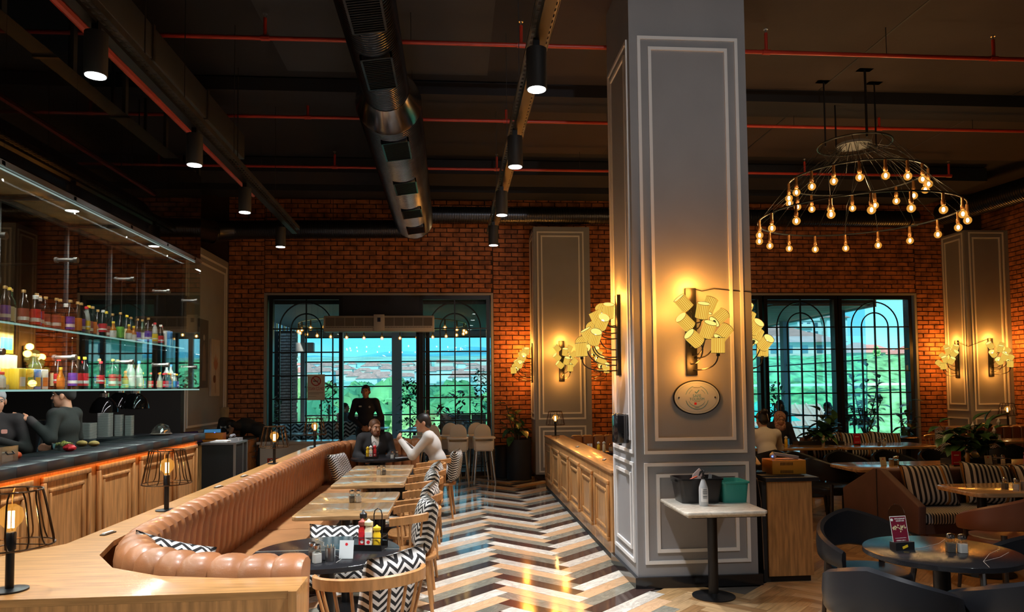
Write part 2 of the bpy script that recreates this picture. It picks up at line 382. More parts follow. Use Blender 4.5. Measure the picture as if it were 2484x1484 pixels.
MB().bx(-8.2, -6.1, 11.6, 11.65, 0, 2.15).build('pass_dark_panel', blackm, wk, label='black panel for the dark inside the kitchen pass opening')  # black panel paints the shade inside the pass opening
MB().bx(-6.13, -6.1, 11.58, 11.62, 0, 2.15).build('pass_edge', steel, wk)
struct(MB().bx(-8.3, -8.2, -4.2, 14, 0, CZ).build('wall_side_kitchen', kw))
rear = mat('rear_wall', (.2, .18, .17), .7)
wn = MB().bx(-8.2, 11.2, -4.4, -4.2, 0, CZ)
struct(wn.build('wall_front', rear))

def pillar(x0, x1, y0, y1, name='pillar', h=CZ):
    p = struct(MB().bx(x0, x1, y0, y1, 0, h).build(name, greyp))
    MB().bx(x0-.03, x1+.03, y0-.03, y1+.03, 0, .092).build('plinth', blkmarble, p)
    return p
P1 = pillar(1.54, 2.585, 6.06, 6.95)
MF = T(0, 6.06, 0)
for a in ((1.61, 2.51, 1.12, 4.754), (1.705, 2.415, 1.23, 4.66), (1.605, 2.52, .195, 1.045), (1.708, 2.423, .29, .95)): frame(P1, MF, *a)
MLf = T(1.54, 6.95, 0) @ RZ(-pi/2)
for a in ((.06, .82, 1.12, 4.754), (.155, .73, 1.23, 4.66), (.06, .82, .195, 1.045), (.155, .73, .29, .95)): frame(P1, MLf, *a)
P2 = pillar(1.5, 2.56, 13.3, 14, h=4.7)
for a in ((1.56, 2.445, 1.1, 4.61), (1.635, 2.37, 1.2, 4.535), (1.56, 2.445, .13, .98), (1.635, 2.37, .22, .9)): frame(P2, T(0, 13.3, 0), *a)
for a in ((.06, .64, 1.1, 4.61), (.14, .56, 1.2, 4.535)): frame(P2, T(1.5, 14, 0) @ RZ(-pi/2), *a)
P3 = pillar(10.02, 10.93, 13.3, 14, h=4.7)
for a in ((10.1, 10.83, 1.15, 4.66), (10.17, 10.75, 1.27, 4.56), (10.1, 10.83, .15, 1.02)): frame(P3, T(0, 13.3, 0), *a)
for a in ((.05, .65, 1.15, 4.66), (.12, .58, 1.27, 4.56), (.05, .65, .15, 1.02)): frame(P3, T(10.02, 14, 0) @ RZ(-pi/2), *a)

# ---------- windows of the back wall ----------
wfr = mat('window_black', (.01, .011, .014), .35, .3); pane_m = glassmat('window_glass', (.965, .995, 1), .0); reveal = mat('reveal_grey', (.3, .29, .28), .6)
def window(n, x0, x1):
    w = struct(MB().bx(x0-.045, x0, 13.98, 14.3, 0, WT+.04).bx(x1, x1+.045, 13.98, 14.3, 0, WT+.04).bx(x0, x1, 13.98, 14.3, WT, WT+.04).build('window_%d' % n, reveal)); return w
def bay(w, x0, x1, deep):
    c = (x0+x1)/2; t = .045; h = WT
    MB().bx(x0, x0+.07, 14.02, 14.02+deep, 0, h).build('post', wfr, w); MB().bx(x1-.07, x1, 14.02, 14.02+deep, 0, h).build('post', wfr, w)
    MB().bx(x0+.07, x1-.07, 14.02, 14.02+deep*.7, h-.08, h).build('head_rail', wfr, w); MB().bx(x0+.07, x1-.07, 14.02, 14.1, 0, .09).build('bottom_rail', wfr, w)
    xs = [c-.5, c-.285, c, c+.285, c+.5]; zs = [.18, .63, 1.075, 1.518, 1.962, 2.408, 2.857]
    zz = lambda x: h-.08 if x == c else 2.857
    for x in xs: MB().bx(x-.012, x+.012, 14.04, 14.075, .09, zz(x)).build('muntin', wfr, w)
    for z in zs: MB().bx(x0+.07, x1-.07, 14.036, 14.079, z-.012, z+.012).build('muntin', wfr, w)
    for r in (.5, .285): MB().tube([(c+r*cos(a), 14.057, 2.857+r*1.02*sin(a)) for a in [pi*i/20 for i in range(21)]], .014, 6).build('arch_bar', wfr, w, smooth=True)
    ex = [x0+.07]+xs+[x1-.07]; ez = [.09]+zs
    for i in range(6):
        me = None
        for j in range(7):
            wd = ex[i+1]-ex[i]-.02; hh = ez[j+1]-ez[j]-.02
            MB().bx(-wd/2, wd/2, 0, .004, -hh/2, hh/2).build('pane', pane_m, w, ((ex[i]+ex[i+1])/2, 14.055, (ez[j]+ez[j+1])/2))
    for a, b in ((x0+.07, c-.01), (c+.01, x1-.07)): MB().bx(a, b, 14.055, 14.059, 2.87, h-.08).build('pane', pane_m, w)
w1 = window(1, -3.54, .73); bay(w1, -3.5, -2.12, .14); bay(w1, -.66, .71, .14)
MB().bx(-2.12, -.66, 14.02, 14.16, 3.1, WT).build('header_panel', mat('header_navy', (.008, .01, .02), .5), w1)
w2 = window(2, 4.52, 9.4)
for a, b in ((4.55, 6.2), (6.24, 7.78), (7.8, 9.36)): bay(w2, a, b, .18)
# folded glass door leaves parked at the right of the doorway
for i in range(3):
    d = struct(MB().bx(-.03, .03, 0, .05, 0, 3.05).bx(-.03, .03, .65, .7, 0, 3.05).bx(-.03, .03, .05, .65, 0, .1).bx(-.03, .03, .05, .65, 2.97, 3.05).build('door_%d' % (i+1), wfr, None, (-.74-.085*i, 14.2, 0)))
    d.location.x = -.7+.09*i; MB().bx(-.004, .004, .05, .65, .1, 2.97).build('pane', pane_m, d); MB().bx(-.012, .012, .05, .65, 1.0, 1.03).build('muntin', wfr, d); MB().bx(-.012, .012, .05, .65, 2.0, 2.03).build('muntin', wfr, d)
# ---------- services under the ceiling ----------
redp = mat('sprinkler_red', (.42, .035, .018), .35, var=.15, vs=3)
galv = mat('galvanised', (.13, .12, .11), .42, .85, var=.25, vs=6)
ductm = mat('duct_steel', (.2, .21, .235), .2, 1, var=.15, vs=3)
ductd = mat('duct_dark', (.07, .075, .09), .32, .9)
for i, (y, x1, nm) in enumerate(((7.0, 10.25, 'nearest'), (9.05, 9.9, 'middle'), (11.1, 8.14, 'farthest'))):
    p = thing('sprinkler_pipe', 'thin red sprinkler pipe crossing under the dark ceiling, %s of the three' % nm, 'pipe', (0, y, 5.1), 0, 'red sprinkler pipes')
    MB().cyl((-4.25, 0, 0), (x1, 0, 0), .021, n=10).build('pipe_run', redp, p, smooth=True)
    for k, x in enumerate((-1.8, .69, 3.21, 5.68, 8.14)):
        if x > x1+.01: continue
        h = MB().cyl((x, 0, .0), (x, 0, .2), .017, n=8).cyl((x-.04, 0, 0), (x+.04, 0, 0), .028, n=8).build('riser', redp, p, smooth=True)
        MB().cyl((x, 0, .2), (x, 0, .24), .01, n=6).cyl((x, 0, .235), (x, 0, .245), .024, n=8).build('sprinkler_head', steel, h)
    for x in (-2.9, -.4, 2.0, 4.5, 7.0): MB().cyl((x, 0, .02), (x, 0, .32), .004, n=4).build('hanger_rod', blackm, p)
p = thing('branch_pipe', 'thin red pipe running away along the left cable tray', 'pipe', (-2.44, 0, 4.15))
MB().cyl((0, 1, 0), (-.06, 9.2, 0), .03, n=8).build('pipe_run', redp, p, smooth=True)
for y in (3.2, 5.9, 8.4): MB().cyl((-.02, y, 0), (-.02, y, 1.27), .006, n=5).build('hanger_rod', blackm, p)

def spiral_duct(mb, a, b, r, pitch=.06, lip=.012, n=28):
    a = V(a); b = V(b); L = (b-a).length; k = int(L/pitch); pr = []
    for i in range(k):
        z = i*pitch; pr += [(r, z), (r, z+pitch*.62), (r+lip, z+pitch*.72), (r+lip, z+pitch*.9)]
    pr += [(r, L)]
    q = (b-a).to_track_quat('Z', 'Y').to_matrix().to_4x4()
    return mb.lathe(pr, a, n, q)
d = thing('spiral_duct', 'large spiral air duct with rectangular grilles hanging along the ceiling', 'duct', (-.66, 0, 4.72))
spiral_duct(MB(), (0, 1.5, -.04), (0, 7.15, -.04), .225, .04, .009).build('narrow_run', ductm, d, smooth=True)
MB().lathe([(.235, 0), (.245, .02), (.335, .3), (.345, .36)], (0, 7.12, -.04), 28, RX(-pi/2)).build('reducer', ductm, d, smooth=True)
spiral_duct(MB(), (0, 7.45, -.04), (-.03, 12.75, -.04), .33, .048, .011).build('wide_run', ductm, d, smooth=True)
MB().cyl((-.03, 12.74, -.04), (-.03, 12.8, -.04), .335, n=28).build('end_cap', ductd, d)
for y, L, r, w in ((4.05, .8, .225, .27), (5.2, .62, .225, .27), (6.25, .62, .225, .27), (8.0, .6, .33, .3), (9.5, .55, .33, .3), (10.9, .5, .33, .3), (12.05, .45, .33, .3)):
    ang = R(-8); m = T(0, y, -.04) @ RY(ang)
    g = MB()
    zb = -r-.022; z1 = zb+.05
    g.bx(-w/2, w/2, -L/2, -L/2+.02, zb, z1).bx(-w/2, w/2, L/2-.02, L/2, zb, z1).bx(-w/2, -w/2+.018, -L/2, L/2, zb, z1).bx(w/2-.018, w/2, -L/2, L/2, zb, z1)
    gr = g.xf(m).build('grille', ductm, d)
    MB().bx(-w/2+.01, w/2-.01, -L/2+.01, L/2-.01, zb+.018, z1).xf(m).build('grille_back', blackm, gr)
    n = int(L/.034); sl = MB()
    for i in range(n): sl.bx(-w/2+.018, w/2-.018, -L/2+.025+i*.034, -L/2+.031+i*.034, zb+.004, zb+.018)
    sl.xf(m).build('grille_slat', ductd, gr)['kind'] = 'stuff'
for y in (3.0, 5.6, 8.3, 10.2): MB().cyl((-.2, y, .1), (-.2, y, .7), .005, n=4).cyl((.2, y, .1), (.2, y, .7), .005, n=4).build('hanger_rod', blackm, d)
dl = thing('cross_duct', 'dark spiral duct running left above the brick wall to an elbow', 'duct', (0, 13.4, 4.62))
spiral_duct(MB(), (-3.95, 0, 0), (-.75, -.1, .02), .165, .04, .009, 20).build('duct_run', ductd, dl, smooth=True); [MB().cyl((x, 0, .15), (x, 0, CZ-4.63), .006, n=5).build('hanger_rod', blackm, dl) for x in (-3.4, -2.2)]
q = [V((-3.95, 0, 0)), V((-4.12, -.05, -.03)), V((-4.3, -.25, -.08)), V((-4.4, -.6, -.12)), V((-4.42, -1.2, -.16))]
MB().tube(q[:3], [.17, .185, .2], 18).tube(q[2:], [.2, .21, .21], 18).build('duct_elbow', ductd, dl, smooth=True)
MB().tube([q[2]-V((-.01, -.01, -.004)), q[2]+V((-.02, -.02, -.01))], [.215, .215], 18).build('elbow_seam', ductd, dl, smooth=True)
dr = thing('cross_duct', 'dark spiral duct running right along the top of the brick wall', 'duct', (0, 13.35, 4.92))
spiral_duct(MB(), (-.5, 0, 0), (8.9, 0, 0), .15, .045, .01, 20).build('duct_run', ductd, dr, smooth=True); [MB().cyl((x, 0, .14), (x, 0, CZ-4.93), .006, n=5).build('hanger_rod', blackm, dr) for x in (.6, 3.2, 5.5, 7.8)]
MB().cyl((8.9, 0, 0), (9.05, 0, 0), .17, n=20).build('end_cap', ductd, dr)
dq = thing('branch_duct', 'dark spiral duct descending along the right brick wall', 'duct', (0, 0, 0))
spiral_duct(MB(), (10.55, 7.0, 5.05), (9.5, 13.2, 4.98), .2, .045, .01, 20).build('duct_run', ductd, dq, smooth=True)
dv = thing('flat_duct', 'flat grey rectangular duct between glass fascia and left cable tray', 'duct', (-2.78, 0, 4.6))
MB().bx(-.17, .17, 1, 9.2, 0, .3).build('duct_run', mat('duct_grey', (.07, .075, .085), .5, .4), dv, bevel=.004)
for y in (2.2, 3.6, 5.0, 6.4, 7.8): MB().bx(-.185, .185, y, y+.04, -.015, .31).build('duct_flange', galv, dv)
spm = emis('spot_glow', (.95, 1, .98), 9)
def tray(name, x, y0, y1, z, w, label, skew=0.):
    t = thing(name, label, 'cable tray', (x, 0, z)); L = y1-y0
    sl = T(0, 0, 0)
    for k, dx in enumerate((-w/2, -w/4, 0, w/4, w/2)): MB().bx(dx-.007, dx+.007, y0, y1, 0, .004).build('tray_strip', galv, t)
    MB().bx(-w/2-.004, -w/2, y0, y1, 0, .05).build('tray_side', galv, t); MB().bx(w/2, w/2+.004, y0, y1, 0, .05).build('tray_side', galv, t)
    rg = MB(); n = int(L/.07)
    for i in range(n): rg.bx(-w/2, w/2, y0+i*.07, y0+i*.07+.035, .0005, .0035)
    rg.build('tray_rung', galv, t)['kind'] = 'stuff'
    MB().bx(-.035, .035, y0, y1, -.055, -.03).build('light_track', black, t); return t
tray('cable_tray', .57, 1.5, 10.6, 3.97, .13, 'perforated metal cable tray carrying spotlights right of the round duct')
tl = tray('cable_tray', -2.3, 1.5, 10.4, 3.97, .13, 'perforated dark cable tray carrying spotlights above the bar aisle'); tl.rotation_euler = (0, 0, R(.8)); tl.location.x = -2.1
for t_, xs in ((0, .57), (1, -2.3)):
    for y in (4.2, 6.0, 7.4, 9.2): MB().cyl((0, y, 0), (0, y, 1.45), .004, n=4).build('hanger_rod', blackm, [o for o in C.objects if o.name.startswith('cable_tray') and o.parent is None][t_])
ordn = ('nearest', 'second', 'third', 'farthest')
def spot(x, y, z, label, grp):
    s = thing('track_spotlight', label, 'spotlight', (x, y, z), 0, grp)
    MB().lathe([(.062, .0), (.066, .005), (.066, .26), (.05, .265)], n=20).build('housing', blackm, s, smooth=True)
    MB().bx(-.02, .02, -.02, .02, .26, .33).build('stem', black, s)
    MB().lathe([(.0, -.002), (.058, -.004), (.058, .004)], n=20, close=False).build('lens', spm, s)
    light('spot_beam', 'SPOT', (0, 0, -.03), 380, (.97, .98, 1), parent=s, spot_size=R(78), spot_blend=.7, shadow_soft_size=.05)
for i, y in enumerate((4.5, 6.12, 7.87, 9.56)): spot(.54, y, 3.6, 'black cylinder spotlight on the tray right of the duct, %s of four' % ordn[i], 'spotlights on the right tray')
for i, (x, y) in enumerate(((-2.14, 4.45), (-2.17, 6.2), (-2.22, 7.85), (-2.29, 9.75))): spot(x, y, 3.6, 'black cylinder spotlight on the left bar tray, %s of four' % ordn[i], 'spotlights on the left tray')
# the same tracks go on behind the camera with their lamps, unseen; lamps off the tracks are added
for x in (.54, -2.14, 3.6): 
    for y in ((2.8, .9, -1.2) if x < 3 else (2.6, .4)): light('spot_beam_unseen', 'SPOT', (x, y, 3.6), ((620 if y > 2 else 230) if x > 0 else 190) if x < 3 else 130, (.97, .98, 1), rot=(R(14), 0, 0) if x > 3 else (0, 0, 0), spot_size=R(100), spot_blend=.7, shadow_soft_size=.06)
_d = V((2.05, 6.06, 4.75))-V((1.7, -1.2, 3.75)); light('spot_beam_unseen', 'SPOT', (1.7, -1.2, 3.75), 430, (1, .96, .93), rot=_d.to_track_quat('-Z', 'Y').to_euler(), spot_size=R(40), spot_blend=1, shadow_soft_size=.06)  # unseen lamp added to brighten the upper part of the big pillar
sd = thing('smoke_detector', 'small white smoke detector on the brown ceiling', 'smoke detector', (2.1, 11.75, CZ-.02))
MB().lathe([(.03, -.05), (.055, -.04), (.06, -.012), (.07, -.01), (.07, 0)], n=16).build('dome', white, sd, smooth=True); MB().lathe([(.02, -.053), (.02, -.049)], n=10).build('lamp', blackm, sd)

# ---------- bulb chandelier ----------
brass = mat('socket_brass', (.42, .2, .07), .35, .7)
core = emis('filament', (1, .62, .2), 40)
globe = bpy.data.materials.new('globe_glass'); globe.use_nodes = True; _t = globe.node_tree; _t.nodes.clear()
_a = _t.nodes.new('ShaderNodeBsdfTransparent'); _e = _t.nodes.new('ShaderNodeEmission'); _e.inputs[0].default_value = (1, .42, .06, 1); _e.inputs[1].default_value = 1.1
_m = _t.nodes.new('ShaderNodeMixShader'); _m.inputs[0].default_value = .4; _o = _t.nodes.new('ShaderNodeOutputMaterial')
_t.links.new(_a.outputs[0], _m.inputs[1]); _t.links.new(_e.outputs[0], _m.inputs[2]); _t.links.new(_m.outputs[0], _o.inputs[0])
gme = MB().ell((0, 0, -.19), (.045, .045, .045), 14, 9).mesh('bulb', globe, True)
sme = MB().lathe([(.016, -.14), (.022, -.138), (.022, -.09), (.016, -.085), (.016, -.01), (.01, 0)], n=10).mesh('socket', brass, True)
fme = MB().ell((0, 0, -.188), (.016, .016, .026), 8, 6).mesh('filament', core)
ch = thing('chandelier', 'three tier ring chandelier with bare amber bulbs above right dining tables', 'chandelier', (4.9, 8.33, 0))
for (dx, dy) in ((-.05, -.5), (-.45, -.15), (-.05, .18), (.36, -.15)): MB().cyl((dx*.8, dy+.16, 4.6), (dx*.8, dy+.16, CZ), .014 if dy < -.4 else .01, n=6).bx(dx*.8-.09, dx*.8+.09, dy+.11, dy+.21, CZ-.02, CZ-.005).build('rod', black, ch)
for z, r, nm in ((4.62, .42, 'ring'), (4.2, .77, 'ring'), (3.74, 1.14, 'ring')):
    MB().tube([(r*cos(2*pi*i/64), r*sin(2*pi*i/64), z) for i in range(64)], .011, 6, True).build(nm, black, ch, smooth=True)
MB().lathe([(.2, 0), (.2, .03), (.15, .04)], (0, 0, 4.6), 20).build('junction_plate', mat('plate_grey', (.09, .09, .1), .5), ch)
rc = random.Random(5); wires = MB()
for i in range(8):
    a = 2*pi*i/8+.2
    MB().cyl((.42*cos(a), .42*sin(a), 4.62), (.77*cos(a+.12), .77*sin(a+.12), 4.2), .003, n=4).cyl((.77*cos(a+.12), .77*sin(a+.12), 4.2), (1.14*cos(a+.2), 1.14*sin(a+.2), 3.74), .003, n=4).build('suspension_cable', black, ch)
for z, r, ph in ((4.2, .77, .05), (3.74, 1.14, .12)):
    for i in range(18):
        a = 2*pi*i/18+ph; x, y = r*cos(a), r*sin(a)
        b = ob('bulb', gme, ch, (x, y, z)); ob('socket', sme, b); ob('filament', fme, b)
        if i % 3 == 0: light('bulb_light', 'POINT', (x*1.0, y, z-.26), 9, (1, .6, .25), parent=ch, shadow_soft_size=.05)
        p = [V((.15*cos(a), .15*sin(a), 4.6)), V((.5*cos(a+rc.uniform(-.3, .3)), .5*sin(a), 4.42+rc.uniform(-.1, .05))), V((x, y, z))]
        if r > 1: p.insert(2, V((.8*cos(a+rc.uniform(-.1, .1)), .8*sin(a), 4.05)))
        wires.tube(p, .0025, 4)
for i in range(16):
    a = 2*pi*i/16; wires.tube([(.41*cos(a), .41*sin(a), 4.62), (.3*cos(a), .3*sin(a), 4.5-.05*rc.random()), (.18*cos(a), .18*sin(a), 4.6)], .0025, 4)
wires.build('wiring', black, ch)['kind'] = 'stuff'

# ---------- cluster wall lamps ----------
shade_m = bpy.data.materials.new('pleated_shade'); shade_m.use_nodes = True; _t = shade_m.node_tree; _t.nodes.clear()
_c = _t.nodes.new('ShaderNodeTexCoord'); _s = _t.nodes.new('ShaderNodeSeparateXYZ'); _t.links.new(_c.outputs['UV'], _s.inputs[0])
_f = mth(_t, 'FRACT', mth(_t, 'MULTIPLY', _s.outputs[0], 22.)); _f = mth(_t, 'SMOOTH_MIN', mth(_t, 'ABSOLUTE', mth(_t, 'SUBTRACT', _f, .5)), .5, .1); _f = mth(_t, 'MULTIPLY', _f, 2.2)
_x = _t.nodes.new('ShaderNodeMixRGB'); _t.links.new(_f, _x.inputs[0]); _x.inputs[1].default_value = (.6, .22, .012, 1); _x.inputs[2].default_value = (1, .72, .13, 1)
_e = _t.nodes.new('ShaderNodeEmission'); _e.inputs[1].default_value = 1.0; _t.links.new(_x.outputs[0], _e.inputs[0]); _o = _t.nodes.new('ShaderNodeOutputMaterial'); _t.links.new(_e.outputs[0], _o.inputs[0])
inner_m = emis('shade_lining', (1, .8, .2), 1.15); trimm = mat('shade_trim', (.05, .03, .01), .6)
def shade_mesh():
    n = 40; r = .053; h = .062; me = bpy.data.meshes.new('lamp_shade'); vs = []; fs = []
    for i in range(n):
        a = 2*pi*i/n; rr = r*(1+.018*cos(a*20)); vs += [(rr*cos(a), rr*sin(a), -h), (rr*cos(a)*.98, rr*sin(a)*.98, h)]
    fs = [(2*i, 2*((i+1) % n), 2*((i+1) % n)+1, 2*i+1) for i in range(n)]; b = len(vs)
    for i in range(n):
        a = 2*pi*i/n; vs += [(r*.94*cos(a), r*.94*sin(a), -h), (r*.93*cos(a), r*.93*sin(a), h)]
    fs += [(b+2*i, b+2*i+1, b+2*((i+1) % n)+1, b+2*((i+1) % n)) for i in range(n)]
    me.from_pydata(vs, [], fs); me.materials.append(shade_m); me.materials.append(inner_m); uv = me.uv_layers.new()
    for p_ in me.polygons:
        k = p_.index % n
        p_.material_index = 0 if p_.index < n else 1
        for li, u in zip(p_.loop_indices, ((0, 0), (1, 0), (1, 1), (0, 1))): uv.data[li].uv = ((k+u[0])/n, u[1])
    return me
SHD = shade_mesh(); rimL = MB().tube([(.0535*cos(2*pi*i/28), .0535*sin(2*pi*i/28), -.062) for i in range(28)], .0022, 4, True).mesh('shade_rim', trimm); rim = MB().tube([(.0525*cos(2*pi*i/28), .0525*sin(2*pi*i/28), .062) for i in range(28)], .0022, 4, True).mesh('shade_rim', trimm)
BLB = MB().ell((0, 0, .0), (.018, .018, .03), 8, 6).mesh('bulb', emis('sconce_bulb', (1, .85, .45), 8))
def sconce():
    s = thing('wall_lamp', '', 'wall lamp', group='cluster wall lamps')
    MB().bx(-.047, .047, -.03, 0, -.375, .375).build('back_plate', black, s, bevel=.003)
    # (x, out, z, lean sideways, lean outwards)
    for x, y, z, ls, lo in ((-.1, -.14, .23, -42, 5), (.035, -.22, .16, 2, 24), (.125, -.13, .215, 26, 0), (.185, -.2, .105, 52, -8), (-.115, -.22, .065, -50, 18), (.05, -.3, -.005, 10, 30), (.19, -.27, -.03, 42, -6), (-.08, -.33, -.08, -52, 14), (.1, -.38, -.14, 0, 4)):
        m = T(x, y, z) @ RY(R(ls)) @ RX(R(lo)); sh = ob('lamp_shade', SHD, s); sh.matrix_local = m
        ob('shade_rim', rim, sh); ob('shade_rim', rimL, sh); ob('bulb', BLB, sh)
        b = m @ V((0, 0, -.075)); a = V((x*.12, -.03, z-.2 if z < .1 else z-.14)); a.z = max(-.33, a.z)
        dn = (m.to_3x3() @ V((0, 0, -1)))
        p0, p1, p2 = a, V((b.x*.6+a.x*.4, b.y*.9, a.z-.015)), b+dn*.07
        pts = []
        for i in range(9):
            u = i/8; pts.append(p0*(1-u)**3+p1*3*u*(1-u)**2*.999+p2*3*u*u*(1-u)+b*u**3)
        MB().tube(pts, .006, 6).build('arm', black, s, smooth=True); MB().cyl(b+dn*.012, b-dn*.02, .015, n=8).build('lamp_holder', black, s)
    for p_, e_ in (((-.02, -.09, .36), 4), ((.0, -.16, -.3), 2.5), ((-.2, -.2, .18), 3), ((.24, -.2, .22), 3)): light('sconce_light', 'POINT', p_, e_*2.9, (1, .36, .05), parent=s, shadow_soft_size=.06)
    return s
def sc_place(s, x, y, z, rz, label): s.location = (x, y, z); s.rotation_euler = (0, 0, rz); s['label'] = label; return s
sc0 = sconce()
sc_place(sc0, 2.035, 6.06, 2.163, 0, 'cluster wall lamp of striped shades on the front of the big grey pillar')
def scdup(*a):
    s = dup(sc0, a[4])
    for ch in sc0.children:
        pass
    return sc_place(s, *a)
scdup(1.54, 6.6, 2.175, -pi/2, 'cluster wall lamp on the aisle side of the big grey pillar, seen edge-on')
scdup(2.585, 6.62, 2.175, pi/2, 'cluster wall lamp on the window side of the big grey pillar, half hidden')
scdup(2.0, 13.3, 2.18, 0, 'cluster wall lamp on the front of the far grey pillar')
scdup(1.5, 13.62, 2.16, -pi/2, 'cluster wall lamp on the left side of the far grey pillar beside red brick')
scdup(2.56, 13.62, 2.16, pi/2, 'cluster wall lamp on the right side of the far grey pillar behind the big pillar')
scdup(10.02, 13.62, 2.17, -pi/2, 'cluster wall lamp on the left face of the corner pillar at far right')
scdup(10.46, 13.3, 2.19, 0, 'cluster wall lamp on the front face of the corner pillar at far right')
cb = mat('cord_black', (.02, .02, .02), .6)
tag(MB().tube([(2.08, 6.045, 2.53), (2.14, 6.05, 2.515), (2.25, 6.052, 2.535), (2.4, 6.052, 2.52), (2.585, 6.05, 2.505), (2.592, 6.2, 2.5), (2.592, 6.6, 2.52)], .004, 5).build('lamp_cord', cb), 'thin black cord running from the big pillar lamp to its right edge', 'cord')
tag(MB().tube([(9.99, 13.65, 2.53), (9.99, 13.4, 2.45), (10.0, 13.285, 2.4), (10.1, 13.285, 2.44), (10.42, 13.285, 2.55)], .005, 5).build('lamp_cord', cb), 'thin black cord between the two corner pillar lamps', 'cord')

# ---------- cage table lamps ----------
cage = mat('cage_bronze', (.06, .03, .012), .3, .8)
def table_lamp():
    s = thing('table_lamp', '', 'lamp', group='cage table lamps')
    MB().lathe([(.07, 0), (.07, .007), (.016, .011), (.016, .165)], n=20).build('base', black, s, smooth=True)
    MB().lathe([(.018, .165), (.021, .167), (.021, .235), (.017, .24)], n=12).build('socket', black, s, smooth=True)
    cg = MB(); t, b, zt, zb = .112, .158, .41, .185
    cg.tube([(t*cos(2*pi*i/32), t*sin(2*pi*i/32), zt) for i in range(32)], .004, 5, True).tube([(b*cos(2*pi*i/32), b*sin(2*pi*i/32), zb) for i in range(32)], .004, 5, True)
    for k in range(7):
        pts = []; a0 = 2*pi*k/7
        for i in range(28):
            u = 2*pi*i/28; zz = sin(u); zz = max(-1, min(1, zz*1.25)); w_ = .27*max(-1, min(1, cos(u)*1.2)); f = (zz+1)/2
            if abs(zz) == 1: w_ = .27*cos(u)*1.2
            r = b+(t-b)*f; pts.append((r*cos(a0+w_), r*sin(a0+w_), zb+(zt-zb)*f))
        cg.tube(pts, .0036, 5, True)
    for k in range(3): cg.cyl((.012*cos(k*2.09), .012*sin(k*2.09), .19), (b*cos(k*2.09), b*sin(k*2.09), zb), .0025, n=4)
    cg.build('cage_shade', cage, s, smooth=True)
    b = MB().lathe([(.016, .235), (.02, .255), (.04, .278), (.048, .305), (.04, .335), (.018, .352), (.002, .354)], n=16).build('bulb', globe2, s, smooth=True)
    MB().cyl((-.007, 0, .255), (-.007, 0, .325), .005, n=6).cyl((.007, .004, .255), (.007, .004, .325), .005, n=6).build('filament', core, b)
    light('bulb_light', 'POINT', (0, 0, .3), 4, (1, .52, .16), parent=s, shadow_soft_size=.012); return s
globe2 = globe.copy(); globe2.name = 'lamp_globe'; 
for n_ in globe2.node_tree.nodes:
    if n_.type == 'MIX_SHADER': n_.inputs[0].default_value = .3
LZ = .97
tl0 = table_lamp(); tl0['label'] = 'cage table lamp cut by the left edge on the near wooden ledge'; tl0.location = (-1.72, 2.86, LZ)
TLAMPS = [(tl0, None)]
for l, loc in (('cage table lamp on the wooden ledge in front of the bar panels', (-1.885, 4.55, LZ)), ('cage table lamp on the ledge beside the bending man', (-1.93, 7.35, LZ)), ('cage table lamp at the far end of the banquette ledge', (-1.85, 9.9, LZ)),
               ('cage table lamp on the far end of the right wooden partition', (1.64, 11.7, .89)), ('cage table lamp on the corner booth ledge at far right', (10.35, 12.75, 1.06)), ('cage table lamp behind the pillar on the right partition, mostly hidden', (1.85, 8.4, .89))):
    dup(tl0, l, loc)
LZ = .885
for o in list(C.objects):
    if o.name.startswith('table_lamp') and o.parent is None and o.location.x < -1: o.location.z = LZ
for o, xy in zip([o for o in C.objects if o.name.startswith('table_lamp') and o.parent is None], ((-1.83, 3.17), (-1.96, 5.14), (-1.98, 8.19), (-1.94, 10.3))): o.location.x, o.location.y = xy
# ---------- bar counter ----------
bar = thing('bar_counter', 'long oak panelled bar counter with black marble top at left', 'counter')
bt = mat('bar_marble', (.014, .014, .018), .42, var=.2, vs=3, objrand=.06)
MB().bx(-3.6, -3.1, 1.5, 9.05, .06, 1.1).build('body', oak, bar); MB().bx(-4.2, -3.6, 8.35, 9.05, .06, 1.1).build('return_body', oak, bar)
MB().bx(-3.62, -3.12, 1.5, 9.03, 0, .06).build('plinth', blackm, bar)
nseg = 20; yy = [1.5+(9.2-1.5)*i/nseg for i in range(nseg+1)]
for i in range(nseg): MB().bx(-3.62, -3.055, yy[i]+.0012, yy[i+1]-.0012, 1.1, 1.18).build('top_slab', bt, bar, bevel=.004, seg=1)
for i in range(2): MB().bx(-4.22+.3*i, -3.925+.3*i, 8.3, 9.2, 1.1, 1.18).build('top_slab', bt, bar, bevel=.004, seg=1)
def panel(par, M, w, h, m=oak):
    """raised panel: outer moulding, recessed field, inner moulding. M maps x along, -y out, z up"""
    o = MB(); t = .045; d = .03
    for a in ((0, w, 0, t), (0, w, h-t, h), (0, t, t, h-t), (w-t, w, t, h-t)): o.bx(a[0], a[1], -d, 0, a[2], a[3])
    f = o.xf(M).build('panel_frame', m, par, bevel=.009)
    i = MB(); e = .1; t2 = .03
    for a in ((e, w-e, e, e+t2), (e, w-e, h-e-t2, h-e), (e, e+t2, e+t2, h-e-t2), (w-e-t2, w-e, e+t2, h-e-t2)): i.bx(a[0], a[1], -.024, 0, a[2], a[3])
    i.xf(M).build('inner_moulding', m, f, bevel=.008)
    MB().bx(t, w-t, -.01, 0, t, h-t).xf(M).build('panel_field', m, f)
MBAR = lambda y: T(-3.1, y, .36) @ RZ(pi/2)
for k in range(9): panel(bar, MBAR(8.27-.85*k), .72, .7)
def bent(lo, hi): return mat('x', (0, 0, 0))
led = thing('led_strip', 'orange glowing light strip tucked under the bar top edge', 'light strip', (-3.085, 0, 1.09))
MB().bx(-.012, .0, 1.6, 9.0, -.008, .008).build('strip', emis('strip_orange', (1, .2, .03), .22), led)
